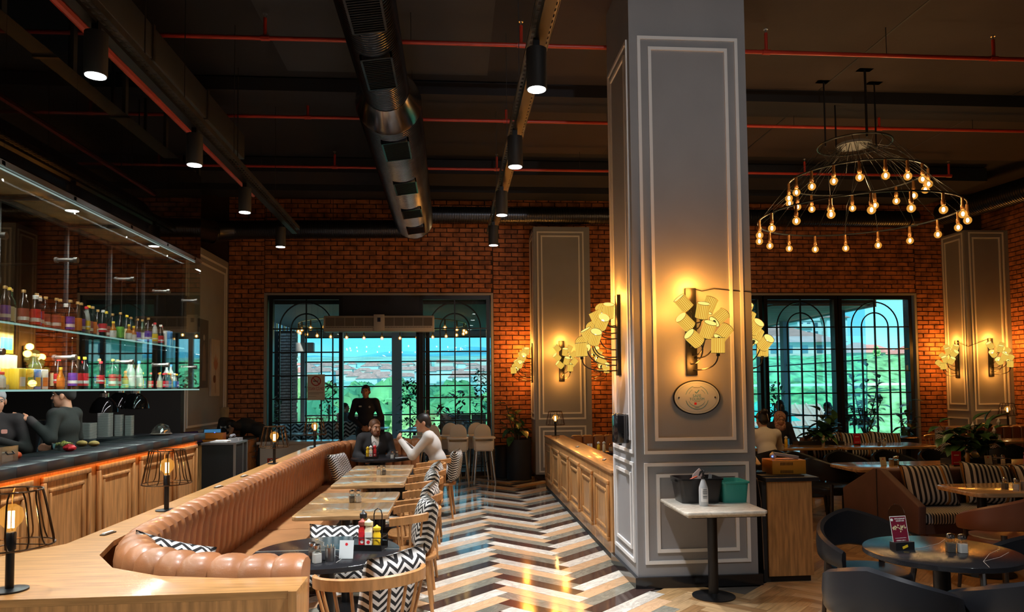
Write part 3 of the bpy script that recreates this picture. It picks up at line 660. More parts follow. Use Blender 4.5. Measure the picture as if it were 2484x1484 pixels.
light('strip_light', 'AREA', (.01, 5.4, -.012), 3.5, (1, .28, .05), rot=(0, R(10), 0), parent=led, shape='RECTANGLE', size=.03, size_y=7.2)

# kitchen worktop behind the bar
for x0, x1, y0, y1, l in ((-4.75, -4.3, 8.05, 9.6, 'low steel kitchen worktop under the tall pot behind the bar'), (-4.75, -4.02, 5.5, 6.95, 'low steel kitchen worktop before the barwoman')):
    kt = thing('kitchen_worktop', l, 'worktop', (0, 0, 0))
    MB().bx(x0, x1, y0, y1, .9, .94).build('top', steel, kt); MB().bx(x0+.03, x1-.03, y0+.03, y1-.03, .05, .9).build('cabinet', mat('worktop_front', (.03, .03, .03), .4), kt)
    for y in (y0+.1, y1-.15): MB().bx(x0+.05, x1-.05, y, y+.05, 0, .05).build('foot', black, kt)

# ---------- hanging glass cabinet ----------
gc = thing('glass_cabinet', 'hanging glass shelf cabinet with steel frame above the bar', 'cabinet', (0, 0, 0))
GX, GB, GT = -3.1, 1.72, 3.27; GXB = -3.72
cg = glassmat('cabinet_glass', (.93, .98, .97), .03)
ys = [1.4, 2.35, 3.3, 4.25, 5.2, 6.15, 7.1, 8.08, 9.1]
for a, b in zip(ys, ys[1:]): MB().bx(GX-.008, GX, a+.002, b-.002, GB, GT).build('front_pane', cg, gc)
MB().bx(GXB, GX, 9.1, 9.108, GB, GT).build('end_pane', cg, gc)
sg = glassmat('shelf_glass', (.8, .93, .9), .08)
MB().bx(GXB, GX-.01, 1.4, 9.1, GB-.012, GB).build('bottom_shelf', sg, gc); MB().bx(GXB+.02, GX-.06, 1.4, 8.75, 2.19, 2.2).build('middle_shelf', sg, gc)
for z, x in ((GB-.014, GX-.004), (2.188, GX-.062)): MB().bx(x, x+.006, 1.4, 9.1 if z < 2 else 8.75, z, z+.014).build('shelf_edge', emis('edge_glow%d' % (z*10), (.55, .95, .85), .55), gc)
MB().bx(GX-.05, GX, 1.3, 9.15, GT, GT+.04).build('top_rail', steel, gc); MB().bx(GXB, GXB+.04, 1.3, 9.15, GT, GT+.04).build('top_rail', galv, gc)
MB().bx(GXB-.002, GX-.05, 1.3, 9.1, GT+.045, GT+.06).build('top_board', mat('plywood', (.55, .36, .18), .6, var=.2, vs=4), gc)
for y in (1.5, 2.35, 3.3, 4.25, 5.2, 6.15, 7.2, 8.08, 8.92):
    MB().bx(GXB, GX, y-.02, y+.02, GT+.005, GT+.035).build('cross_bar', galv, gc)
    MB().bx(GXB+.005, GXB+.035, y-.015, y+.015, GB, CZ-.02).build('post', blackm, gc)
    for z, x in ((2.78, GX), (1.98, GX)):
        MB().cyl((x-.14, y, z), (x+.01, y, z), .016, n=8).cyl((x+.0, y, z), (x+.03, y, z), .024, n=10).cyl((x-.15, y, z), (x-.13, y, z), .024, n=10).build('glass_clamp', galv, gc, smooth=True)
fas = thing('glass_fascia', 'tall black mirror glass fascia above the hanging bottle cabinet', 'panel', (GX, 0, GT+.05))
fm = mat('black_glass', (.004, .004, .006), .03, spec=.9)
for a, b in zip(ys, ys[1:]): MB().bx(-.02, 0, a, b-.002, 0, 1.02).build('fascia_panel', fm, fas)
for a in ys: MB().bx(-.05, -.02, a-.03, a+.03, 0, CZ-GT-.07).build('hanger_post', blackm, fas)
cs = thing('cabinet_light', 'slim white light strip inside the top of the hanging glass cabinet', 'light strip', (GX-.08, 0, GT-.015))
MB().bx(.04, .05, 1.5, 9.0, .0, .008).build('strip', emis('strip_white', (.85, 1, .92), .5), cs)
for y0, y1 in ((1.5, 5.2), (5.2, 9)): light('strip_light', 'AREA', (-.04, (y0+y1)/2, -.03), 50, (1, .97, .9), parent=cs, shape='RECTANGLE', size=.03, size_y=y1-y0-.2)
for y0, y1 in ((1.5, 5.2), (5.2, 9)): light('strip_light', 'AREA', (-.04, (y0+y1)/2, 2.17-GT), 40, (1, .97, .92), parent=cs, shape='RECTANGLE', size=.02, size_y=y1-y0-.2)

ORD = ['first', 'second', 'third', 'fourth', 'fifth', 'sixth', 'seventh', 'eighth', 'ninth', 'tenth', 'eleventh', 'twelfth', 'thirteenth', 'fourteenth', 'fifteenth', 'sixteenth', 'seventeenth', 'eighteenth', 'nineteenth', 'twentieth']
def ordw(i):
    if i < 20: return ORD[i]
    n = i+1; return {2: 'twenty', 3: 'thirty', 4: 'forty'}[n//10]+'-'+ORD[n % 10-1] if n % 10 else {3: 'thirtieth', 4: 'fortieth', 5: 'fiftieth'}[n//10]
cols = dict(red=(.6, .02, .03), yellow=(.75, .5, .02), orange=(.75, .2, .02), purple=(.12, .04, .35), white=(.75, .75, .7), cream=(.7, .62, .35), brown=(.3, .06, .04), black=(.012, .012, .012), blue=(.05, .25, .6), green=(.15, .4, .05), gold=(.4, .22, .06))
pm = {k: mat('print_'+k, v, .4) for k, v in cols.items()}
liq = {'dark': mat('liquid_dark', (.012, .008, .006), .08, coat=.5), 'clear': mat('liquid_clear', (.35, .36, .33), .08, coat=.5), 'amber': mat('liquid_amber', (.5, .16, .01), .08, coat=.5), 'green': mat('liquid_green', (.01, .05, .02), .08, coat=.5)}
BS = {'tall': ([(.034, 0), (.036, .004), (.036, .165), (.03, .195), (.014, .225), (.013, .262)], .262, .285, .015, (.03, .14)),
      'square': ([(.03, 0), (.036, .004), (.036, .15), (.034, .17), (.02, .2), (.017, .235)], .23, .26, .021, (.03, .15)),
      'cola': ([(.03, 0), (.033, .01), (.03, .06), (.034, .13), (.026, .19), (.014, .225), (.013, .24)], .235, .258, .016, (.05, .13)),
      'jar': ([(.045, 0), (.05, .005), (.05, .09), (.04, .105), (.04, .112)], .11, .13, .043, (.015, .08)),
      'short': ([(.026, 0), (.028, .004), (.028, .1), (.013, .135), (.012, .165)], .16, .18, .014, (.02, .09))}
bcache = {}
def bottle(kind, lq, cap, lab, loc, label, grp):
    loc = (loc[0], loc[1], loc[2]+.0015)
    k = (kind, lq, cap, lab)
    if k in bcache: return dup(bcache[k], label, loc, rnd.uniform(-.5, .5), grp)
    prof, z0, z1, cr, (l0, l1) = BS[kind]; t = thing('bottle' if kind != 'jar' else 'jar', label, 'bottle' if kind != 'jar' else 'jar', loc, 0, grp)
    MB().lathe(prof, n=12).build('body', liq[lq], t, smooth=True)
    MB().lathe([(cr, z0), (cr, z1-.003), (cr*.85, z1)], n=10).build('cap', pm[cap], t, smooth=True)
    r = max(p_[0] for p_ in prof)+.0012; MB().lathe([(r, l0), (r, l1)], n=12, close=False).build('paper_label', pm[lab], t, smooth=True)
    if lab in ('purple', 'red', 'brown', 'yellow'):
        MB().lathe([(r+.0008, l0+.02), (r+.0008, l0+(l1-l0)*.42)], n=12, close=False).build('label_band', pm['white'] if lab != 'white' else pm['red'], t, smooth=True)
    bcache[k] = t; return t
rb = random.Random(11)
def row(y0, y1, n, x0, x1, z, kinds, where, grp, start=0):
    for i in range(n):
        y = y0+(y1-y0)*i/max(1, n-1)+rb.uniform(-.012, .012); k = rb.choice(kinds)
        nm = 'jar' if k[0] == 'jar' else 'bottle'
        cn = {'dark': 'dark', 'clear': 'clear', 'amber': 'amber', 'green': 'green glass'}[k[1]]
        bottle(*k, (rb.uniform(x0, x1), y, z), '%s %s, %s cap, %s label, %s from left on %s' % (cn.split()[0], nm, k[2], k[3], ordw(i+start), where), grp)
syr = [('tall', 'dark', 'gold', 'brown'), ('square', 'dark', 'white', 'red'), ('tall', 'dark', 'yellow', 'brown'), ('tall', 'dark', 'gold', 'purple'), ('cola', 'dark', 'white', 'red'), ('tall', 'dark', 'yellow', 'cream'), ('tall', 'dark', 'gold', 'orange'), ('cola', 'clear', 'red', 'yellow'), ('tall', 'green', 'gold', 'white')]
row(4.95, 7.0, 30, GX-.28, GX-.14, 2.2, syr, 'middle glass shelf', 'bottles on the middle glass shelf')
row(7.1, 8.65, 18, GX-.35, GX-.12, 2.2, syr+[('short', 'amber', 'yellow', 'white'), ('tall', 'clear', 'gold', 'red'), ('short', 'dark', 'red', 'red'), ('tall', 'dark', 'gold', 'green')], 'middle glass shelf', 'bottles on the middle glass shelf', 30)
row(4.98, 5.35, 4, GX-.16, GX-.12, GB, [('jar', 'amber', 'red', 'orange')], 'bottom glass shelf', 'jars on the bottom glass shelf')
bottle('jar', 'clear', 'red', 'white', (GX-.2, 5.52, GB), 'wide clear jar with red lid beside the orange jars on the bottom glass shelf', None)
row(6.0, 7.3, 15, GX-.26, GX-.1, GB, [('tall', 'dark', 'yellow', 'red'), ('tall', 'green', 'gold', 'white'), ('tall', 'dark', 'gold', 'purple'), ('short', 'amber', 'yellow', 'orange'), ('tall', 'dark', 'gold', 'cream'), ('cola', 'dark', 'red', 'red'), ('short', 'clear', 'orange', 'yellow')], 'bottom shelf past cartons', 'bottles on the bottom glass shelf')
row(7.4, 8.95, 24, GX-.28, GX-.08, GB, [('short', 'amber', 'orange', 'yellow'), ('short', 'dark', 'red', 'red'), ('short', 'clear', 'white', 'blue'), ('tall', 'clear', 'blue', 'white'), ('short', 'dark', 'yellow', 'purple'), ('short', 'clear', 'yellow', 'cream')], 'bottom shelf past cartons', 'bottles on the bottom glass shelf', 15)
def carton(loc, w, d, h, m, m2, label, rz=0, name='carton'):
    loc = (loc[0], loc[1], loc[2]+.0015)
    t = thing(name, label, 'box', loc, rz, 'cartons on the glass shelves'); MB().bx(-w/2, w/2, -d/2, d/2, 0, h).build('body', m, t, bevel=.003)
    MB().bx(w/2, w/2+.001, -d*.4, d*.4, h*.15, h*.6).build('paper_label', m2, t); MB().bx(-w*.45, w*.45, -d*.45, d*.45, h, h+.004).build('lid', m2, t); return t
cc = [(5.64, 'yellow', 'white'), (5.74, 'yellow', 'green'), (5.84, 'blue', 'yellow'), (5.94, 'white', 'orange')]
for i, (y, a, b) in enumerate(cc): carton((GX-.13, y, GB), .07, .085, .155, pm[a], pm[b], '%s carton with %s print, %s of the four cartons on the bottom glass shelf' % (a, b, ORD[i]))
carton((GX-.3, 5.68, GB), .16, .22, .26, pm['cream'], pm['yellow'], 'large cream tin behind the cartons on the bottom glass shelf', name='tin')
carton((GX-.32, 5.7, GB+.27), .14, .18, .2, pm['yellow'], pm['blue'], 'yellow tin stacked on the large cream tin in the glass cabinet', name='tin')
carton((GX-.2, 4.92, 2.2), .09, .1, .33, pm['white'], pm['brown'], 'tall white carton at the left end of the middle glass shelf')
for i in range(5): carton((GX-.25+.03*(i % 2), 8.62+.028*i, 2.2), .09, .02, .19, pm['blue' if i % 2 else 'white'], pm['white'], 'slim %s box standing upright, %s of five at the shelf end' % ('blue' if i % 2 else 'white', ORD[i]), name='slim_box')

# ---------- things on and behind the bar ----------
def heatlamp(x, y, z, label):
    t = thing('heat_lamp', label, 'pendant lamp', (x, y, z), 0, 'heat lamps over the bar')
    MB().lathe([(.15, 0), (.155, .008), (.148, .05), (.12, .12), (.075, .17), (.05, .185), (.05, .2)], n=24).build('dome', mat('dome_gloss', (.02, .02, .022), .05, .9), t, smooth=True)
    MB().lathe([(.053, .185), (.053, .23), (.035, .25), (.02, .3)], n=16).build('neck', chrome, t, smooth=True)
    MB().cyl((0, 0, .29), (0, 0, CZ-z-.01), .008, n=6).build('cord', blackm, t)
    MB().ell((0, 0, .05), (.05, .05, .05), 10, 7).build('bulb', mat('lamp_red', (.4, .05, .03), .2, emit=(1, .15, .05), es=.6), t, smooth=True)
heatlamp(-4.12, 8.9, 1.45, 'black and chrome dome heat lamp, leftmost over the bar end')
heatlamp(-4.14, 9.35, 1.5, 'black and chrome dome heat lamp, middle and highest over the bar end')
heatlamp(-3.795, 8.97, 1.49, 'black and chrome dome heat lamp, rightmost over the bar end')
clear = glassmat('clear_plastic', (.82, .84, .84), .12, .15); grp_ = 'stacked lids on the bar'
plas = mat('plastic_grey', (.35, .35, .36), .25, coat=.4)
def stack(x, y, z, n, w, h, label, name='lid_stack', tilt=0):
    t = thing(name, label, 'stack of lids', (x, y, z))
    for i in range(n): MB().prism(rrect(w, w*.8, .02, 3), i*h, i*h+h*.72).build('lid', plas, t)
for i, (x, y, n, w) in enumerate(((-4.1, 8.42, 14, .2), (-4.03, 8.74, 22, .14), (-3.93, 8.86, 20, .09), (-3.82, 8.88, 19, .09))): stack(x, y, 1.18, n, w, .0125, 'stack of clear plastic lids on the bar end, %s from the left' % ORD[i])
tag(MB().lathe([(.11, 0), (.115, .01), (.115, .45), (.12, .455), (.108, .455), (.105, .02)], n=24).build('steel_pot', mat('pot_steel', (.35, .38, .42), .15, 1), None, (-4.43, 8.3, .941), smooth=True), 'tall shiny steel pot behind the turned barman', 'pot')
tag(MB().lathe([(.0, .0), (.065, 0), (.09, .065), (.094, .065), (.08, .012)], n=20).build('glass_bowl', clear, None, (-3.49, 6.8, 1.181), smooth=True), 'clear bowl filled with green olives on the bar', 'bowl')
ol = mat('olive_green', (.32, .28, .04), .4)
for i in range(40):
    a, r = rb.uniform(0, 6.28), .066*rb.random()**.5
    q_ = MB().ell((0, 0, 0), (.014, .012, .012), 8, 5).mesh('olive', ol, True) if i == 0 else q_
    o = ob('olive', q_, None, (-3.49+r*cos(a), 6.8+r*sin(a), 1.215+.035*(1-r/.08)+.01*rb.random())); tag(o, 'green olive heaped in the clear bowl on the bar', 'olive', 'olives in the bowl')
def blob(name, m, loc, r, label, cat, seed, n=14, k=9, amp=.25):
    mb = MB().ell((0, 0, r[2]), r, n, k); rr = random.Random(seed)
    mb.v = [(x*(1+amp*(rr.random()-.5)), y*(1+amp*(rr.random()-.5)), max(0, z*(1+amp*(rr.random()-.5)))) for x, y, z in mb.v]
    return tag(mb.build(name, m, None, loc, smooth=True), label, cat)
blob('snack_packet', pm['red'], (-3.36, 6.64, 1.18), (.055, .045, .03), 'crumpled red and white snack packet on the bar top', 'packet', 1)
blob('bread_roll', mat('bread', (.55, .32, .1), .7, bump=.3), (-3.54, 7.22, 1.18), (.05, .04, .028), 'golden bread roll on the bar top, left of two', 'bread', 2, amp=.1)
blob('bread_roll', MATS['bread'], (-3.42, 7.2, 1.18), (.05, .04, .026), 'golden bread roll on the bar top, right of two', 'bread', 3, amp=.1)
t = thing('wrapped_plate', 'plate of food under clear plastic wrap near the bar corner', 'plate', (-3.45, 8.86, 1.18)); MB().lathe([(.08, 0), (.12, .015), (.12, .02), (.0, .012)], n=20).build('plate', mat('plate_pink', (.5, .38, .34), .4), t, smooth=True)
w_ = MB().ell((0, 0, .015), (.1, .09, .09), 14, 8); rr_ = random.Random(4); w_.v = [(x*(1+.2*rr_.random()), y*(1+.2*rr_.random()), max(.015, z*(1+.4*rr_.random()))) for x, y, z in w_.v]; w_.build('wrap', clear, t)
tom = mat('tomato_red', (.6, .07, .02), .3)
for i, (x, y) in enumerate(((-3.53, 5.97), (-3.44, 6.0), (-3.5, 6.1))):
    t = thing('tomato', 'half tomato on the bar beside the clear bin, %s of three' % ORD[i], 'tomato', (x, y, 1.18), 0, 'tomatoes on the bar'); MB().ell((0, 0, .024), (.045, .042, .026), 12, 8).build('flesh', tom, t, smooth=True); MB().cyl((0, 0, .046), (.004, 0, .056), .005, n=5).build('stem', ol, t)
def bin_(x, y, w, d, h, label):
    t = thing('clear_bin', label, 'bin', (x, y, 1.18), 0, 'clear bins on the bar')
    m_ = glassmat('bin_plastic', (.75, .74, .72), .1, .2); a = MB().bx(-w/2, w/2, -d/2, d/2, 0, .006)
    for q in ((-w/2, -w/2+.005, -d/2, d/2), (w/2-.005, w/2, -d/2, d/2), (-w/2, w/2, -d/2, -d/2+.005), (-w/2, w/2, d/2-.005, d/2)): a.bx(*q, .006, h)
    a.build('body', m_, t); MB().bx(-w*.4, w*.4, -d*.42, d*.42, .008, h*.6).build('contents', mat('napkin_fill', (.5, .49, .48), .8, var=.15, vs=20), t); MB().tube([(w/2+.02, -.04, h*.7), (w/2+.035, -.04, h*.55), (w/2+.035, .04, h*.55), (w/2+.02, .04, h*.7)], .006, 5).build('handle', black, t)
bin_(-3.36, 5.24, .3, .4, .13, 'clear bin of napkins at the left end of the bar'); bin_(-3.42, 5.64, .24, .3, .12, 'clear bin with black handle beside the tomatoes')
t = thing('steel_tray', 'steel tray with pale blue rim behind the bar', 'tray', (-4.26, 6.6, .941)); MB().bx(-.2, .2, -.3, .3, .02, .03).build('bottom', steel, t)
for a in ((-.22, -.2, -.32, .32), (.2, .22, -.32, .32), (-.22, .22, -.32, -.3), (-.22, .22, .3, .32)): MB().bx(*a, 0, .12).build('rim', mat('tray_blue', (.25, .6, .65), .4), t)

# ---------- service station by the brick wall ----------
fc = thing('flight_case', 'black equipment case with metal edges beyond the bar end', 'case', (-3.3, 9.95, 0))
MB().bx(-.05, .38, 0, .55, .06, .98).build('body', blackm, fc)
MB().bx(.381, .384, .06, .3, .1, .94).build('side_panel', mat('case_panel', (.02, .02, .022), .5), fc)
alu = mat('aluminium', (.45, .45, .46), .35, .9)
for a in ((.36, .39, -.005, .02, .06, .98), (.36, .39, .33, .36, .06, .98), (.36, .39, .53, .56, .06, .98), (-.06, .39, -.01, .56, .975, 1.0), (.36, .39, 0, .55, .05, .075)): MB().bx(*a).build('edge_trim', alu, fc)
hp = MB().bx(.384, .392, .12, .24, .42, .52).build('handle_cup', alu, fc); MB().bx(.392, .4, .14, .22, .45, .475).build('handle', black, hp)
for x in (-.03, .3):
    for y in (.04, .48): MB().cyl((x, y, .03), (x+.02, y, .03), .03, n=10).build('wheel', black, fc)
ow_ = thing('paper_stack', 'loose white papers lying on the black equipment case', 'papers', (-3.28, 10.05, 1.0)); MB().bx(0, .22, 0, .3, 0, .01).build('sheet', white, ow_); MB().box((.12, .16, .013), (.2, .28, .006), .2).build('sheet', white, ow_)
ph = thing('telephone', 'grey desk telephone on the case beside the papers', 'telephone', (-3.03, 10.35, 1.0)); MB().prism(rrect(.15, .2, .02), 0, .04).build('base', plas, ph); MB().tube([(-.04, -.09, .06), (-.04, -.07, .075), (-.04, .07, .075), (-.04, .09, .06)], .018, 8).build('handset', mat('phone_grey', (.25, .25, .27), .4), ph, smooth=True)
dc = thing('drawer_cabinet', 'oak drawer cabinet with steel handles in the corner by the brick wall', 'cabinet', (-3.9, 11.0, 0))
MB().bx(0, .58, 0, 1.5, .06, .9).build('body', oak, dc); MB().bx(-.02, .6, -.02, 1.52, .9, .93).build('top', blackm, dc); MB().bx(.02, .55, .05, 1.45, 0, .06).build('plinth', black, dc)
for i in range(3):
    y = .04+.48*i; dw = MB().bx(.58, .6, y, y+.45, .7, .87).build('drawer', oak, dc); MB().bx(.6, .625, y+.15, y+.3, .775, .79).build('handle', steel, dw)
    dw = MB().bx(.58, .6, y, y+.45, .1, .68).build('cabinet_door', oak, dc); MB().bx(.6, .625, y+.15, y+.3, .6, .615).build('handle', steel, dw)
    pf = MB()
    for a in ((y+.05, y+.4, .15, .18), (y+.05, y+.4, .52, .55), (y+.05, y+.08, .18, .52), (y+.37, y+.4, .18, .52)): pf.bx(.6, .612, *a)
    pf.build('door_moulding', oak, dw)
ob_ = thing('receipt_box', 'orange receipt printer box on the corner drawer cabinet', 'box', (-3.62, 11.25, .93)); om = mat('orange_box', (.7, .24, .02), .5); MB().bx(-.16, .16, -.1, .1, 0, .13).build('body', om, ob_, bevel=.004); MB().bx(-.1, .1, -.102, -.1, .04, .05).build('slot', black, ob_); MB().ell((.02, 0, .135), (.008, .008, .008), 8, 6).build('lamp', emis('led_blue', (.05, .1, 1), 4), ob_)
def tablet(x, y, z, rz, m_, label):
    t = thing('tablet', label, 'tablet', (x, y, z), rz); MB().bx(-.13, .13, -.006, .006, 0, .2).xf(RX(R(-35))).build('frame', black, t); MB().bx(-.12, .12, -.008, -.006, .012, .19).xf(RX(R(-35))).build('screen', m_, t); MB().bx(-.05, .05, -.01, .12, 0, .012).build('stand', black, t)
tablet(-3.75, 11.6, .93, R(15), mat('screen_blue', (.1, .3, .6), .2, emit=(.1, .4, .8), es=.3), 'tablet with blue screen propped on the corner cabinet'); tablet(-3.79, 11.0, .93, R(60), mat('screen_purple', (.05, .03, .12), .2), 'dark purple tablet turned sideways on the corner cabinet')
# wall pictures
def picture(y0, y1, z0, z1, bgc, label, kind):
    t = thing('wall_picture', label, 'picture', (-4.25, (y0+y1)/2, (z0+z1)/2)); w, h = y1-y0, z1-z0
    MB().bx(0.003, .04, -w/2, w/2, -h/2, h/2).build('canvas', mat('canvas_'+kind, bgc, .8, var=.12, vs=3), t)
    pf_ = mat('petal_'+kind, (.42, .19, .12) if kind == 'flower' else (.2, .15, .13), .8); st_ = mat('stalk_'+kind, (.16, .07, .04), .8)
    m_ = T(.041, 0, 0) @ RZ(pi/2) @ RX(pi/2)
    if kind == 'flower':
        for a, l in ((-38, .2), (-20, .26), (0, .3), (20, .26), (38, .2)):
            pts = [(.04*l/.3*sin(pi*i/8)*(1 if i <= 8 else 1), 0) for i in range(9)]; L = [(-.03*sin(pi*i/8), l*i/8) for i in range(9)]+[(.03*sin(pi*i/8), l*i/8) for i in range(7, 0, -1)]
            MB().prism(L, 0, .001).xf(m_ @ T(0, -.05, .0005*abs(a)/20) @ RZ(R(a))).build('petal', pf_, t)
        MB().bx(-.006, .006, -h*.45, -.02, 0, .001).xf(m_).build('stalk', st_, t); MB().prism(circ(.07, 18), 0, .0008).xf(m_ @ T(-.06, -h*.2, 0)).build('leaf_blob', st_, t)
    else:
        MB().prism([(-.09, -h*.4), (.1, -h*.4), (.07, .05), (.02, .2), (-.05, .12)], 0, .001).xf(m_).build('figure', pf_, t); MB().prism(circ(.05, 14), 0, .001).xf(m_ @ T(0, .27, 0)).build('figure_top', mat('petal_pale', (.4, .36, .34), .8), t)
picture(12.35, 12.78, 1.75, 2.9, (.1, .085, .08), 'dark canvas print of a pale shape on the grey left wall', 'dark')
picture(12.95, 13.4, 1.6, 2.6, (.5, .42, .36), 'cream canvas print of a reddish flower on the grey left wall', 'flower')
picture(11.75, 12.1, 2.25, 3.2, (.42, .33, .27), 'cream canvas print partly behind the glass cabinet end', 'pale')
# ---------- banquette ----------
leather = mat('leather_tan', (.33, .135, .055), .36, var=.14, vs=6, bump=.06, bs=120, coat=.05)
seatl = mat('leather_seat', (.42, .2, .08), .34, var=.12, vs=5, bump=.05, bs=120, coat=.12)
bq = thing('banquette', 'long curved tan leather banquette with channelled back along the aisle', 'banquette')
# backrest path (base of the inner face), from the near end round to the far end
path = [(-.67, 3.42), (-.95, 3.44), (-1.22, 3.52), (-1.45, 3.68), (-1.6, 3.9), (-1.68, 4.2), (-1.7, 4.6)]
path += [(-1.72, 4.6+.4*i) for i in range(1, 14)]+[(-1.71, 10.1), (-1.64, 10.45), (-1.47, 10.72), (-1.2, 10.88), (-.9, 10.92), (-.52, 10.92)]
def resample(pts, step):
    out = [V((*pts[0], 0))]; acc = 0; p = V((*pts[0], 0))
    dense = []
    for a, b in zip(pts, pts[1:]):
        for i in range(50): dense.append(V((*a, 0)).lerp(V((*b, 0)), i/50))
    dense.append(V((*pts[-1], 0))); L = sum((b-a).length for a, b in zip(dense, dense[1:])); n = max(1, round(L/step)); st = L/n; d = 0; k = 1
    for a, b in zip(dense, dense[1:]):
        d += (b-a).length
        if d >= st*k-1e-6 and k <= n: out.append(b.copy()); k += 1
    return out
pts = resample(path, .135)
# profile: (outward offset towards the seat, height); bottom of the face, up, over the roll, down behind
prof = [(.0, .44), (.015, .55), (.02, .68), (.03, .8), (.045, .87), (.04, .915), (.0, .945), (-.06, .95), (-.1, .935), (-.13, .9), (-.14, .84), (-.14, .72)]
for i in range(len(pts)-1):
    a, b = pts[i], pts[i+1]; mb = MB(); n = 6; vs = []
    def nrm(k):
        t_ = (pts[min(k+1, len(pts)-1)]-pts[max(k-1, 0)]).normalized(); return V((t_.y, -t_.x, 0))
    na, nb = nrm(i), nrm(i+1)
    for j in range(n+1):
        u = j/n; p = a.lerp(b, u); nn = na.lerp(nb, u).normalized(); puff = .03*(1-(2*u-1)**4)-.018
        for k, (o, z) in enumerate(prof):
            f = 1 if 0 < k < len(prof)-1 else 0
            k2 = min(max(k, 1), len(prof)-2); du = prof[k2+1][0]-prof[k2-1][0]; dz = prof[k2+1][1]-prof[k2-1][1]; L = math.hypot(du, dz)*(1 if k < 5 else 1.9)
            vs.append(p+nn*(o+puff*f*dz/L)*1+V((0, 0, z-puff*f*du/L)))
    m = len(prof); fs = [(j*m+k, (j+1)*m+k, (j+1)*m+k+1, j*m+k+1) for j in range(n) for k in range(m-1)]+[tuple(range(m)), tuple(range(n*m+m-1, n*m-1, -1))]
    mb.add(vs, fs).build('channel', leather, bq, smooth=True)
# seat cushions
inner = [V((p.x, p.y, 0)) for p in pts]
def offs(k, d):
    t_ = (pts[min(k+1, len(pts)-1)]-pts[max(k-1, 0)]).normalized(); return pts[k]+V((t_.y, -t_.x, 0))*d
cut = [0]+[min(range(len(pts)), key=lambda k: abs(pts[k].y-y)+(10 if pts[k].x > -1.6 else 0)) for y in (4.45, 5.55, 6.72, 7.93, 9.15, 10.1)]+[len(pts)-1]
for c0, c1 in zip(cut, cut[1:]):
    mb = MB(); rows = []; ks = list(range(c0, c1+1))
    for ki, k in enumerate(ks):
        e = .006*(1 if ki == 0 else -1 if ki == len(ks)-1 else 0); t_ = (pts[min(k+1, len(pts)-1)]-pts[max(k-1, 0)]).normalized()*e
        dmax = .5 if pts[k].x < -1.65 else .42
        edge = .012 if ki in (0, len(ks)-1) else 0
        rows.append([offs(k, d)+t_+V((0, 0, z-(edge if z > .4 else 0))) for d, z in ((.0, .3), (.0, .45), (.02, .458), (dmax-.06, .465), (dmax-.02, .455), (dmax, .42), (dmax, .3))])
    m = 7; vs = [v for r_ in rows for v in r_]; fs = [(j*m+k, j*m+k+1, (j+1)*m+k+1, (j+1)*m+k) for j in range(len(rows)-1) for k in range(m-1)]+[tuple(range(m-1, -1, -1)), tuple(range((len(rows)-1)*m, len(rows)*m))]
    mb.add(vs, fs).build('seat_cushion', seatl, bq, smooth=True)
mb = MB(); vs = []
for k in range(len(pts)): vs += [offs(k, .02), offs(k, .36), offs(k, .36)+V((0, 0, .3)), offs(k, .02)+V((0, 0, .3))]
fs = [(j*4+k, j*4+(k+1) % 4, (j+1)*4+(k+1) % 4, (j+1)*4+k) for j in range(len(pts)-1) for k in range(4)]+[(0, 3, 2, 1), tuple((len(pts)-1)*4+k for k in range(4))]
mb.add(vs, fs).build('plinth', mat('banquette_base', (.03, .018, .012), .6), bq)
# ---------- wooden ledge around the banquette ----------
lg = thing('wooden_ledge', 'oak box ledge wrapping the outside of the tan banquette', 'ledge')
outer = [(-.64, 3.03), (-2.7, 3.03), (-2.7, 3.15), (-2.08, 4.1), (-2.08, 10.7), (-1.9, 11.2), (-.56, 11.2)]
innr = [(-.64, 3.25), (-.95, 3.26), (-1.3, 3.34), (-1.58, 3.52), (-1.77, 3.8), (-1.86, 4.15), (-1.88, 4.6), (-1.88, 10.0), (-1.83, 10.45), (-1.62, 10.85), (-1.3, 11.05), (-.56, 11.08)]
def ngon_prism(poly, z0, z1):
    from mathutils.geometry import tessellate_polygon
    n = len(poly); mb = MB(); mb.add([(*p, z0) for p in poly]+[(*p, z1) for p in poly], [(i, (i+1) % n, n+(i+1) % n, n+i) for i in range(n)])
    for t_ in tessellate_polygon([[V((*p, 0)) for p in poly]]): mb.f.append(tuple(n+i for i in t_)); mb.f.append(tuple(t_)); mb.mi += [0, 0]
    return mb
poly = outer+innr[::-1]
ngon_prism(poly, .855, .885).build('top', oakx, lg)
MB().bx(-2.7, -.64, 3.03, 3.05, 0, .8545).build('front_panel', oak, lg); MB().bx(-.66, -.64, 3.05, 3.25, 0, .8545).build('end_panel', oak, lg)
MB().bx(-.674, -.64, 3.022, 3.03, 0, .885).build('corner_strip', oak, lg)
MB().bx(-2.08, -2.06, 4.1, 10.7, 0, .8545).build('side_panel', oak, lg); MB().bx(-1.9, -.56, 11.18, 11.2, 0, .8545).build('back_panel', oak, lg)
MB().bx(-.58, -.56, 11.08, 11.18, 0, .8545).build('end_panel', oak, lg)
clip = mat('clip_dark', (.05, .04, .035), .4, .5)
def holder(x, y, z, rz, label):
    t = thing('card_holder', label, 'card holder', (x, y, z), rz, 'flat card holders on the ledges'); MB().prism(rrect(.11, .035, .008, 2), 0, .006).build('base', clip, t); MB().bx(-.04, .04, -.01, .01, .006, .012).build('card', pm['white'], t)
for i, y in enumerate((4.35, 6.3, 7.05)): holder(-1.98, y, LZ, R(80), 'small dark card holder on the banquette ledge, %s from the near end' % ORD[i])

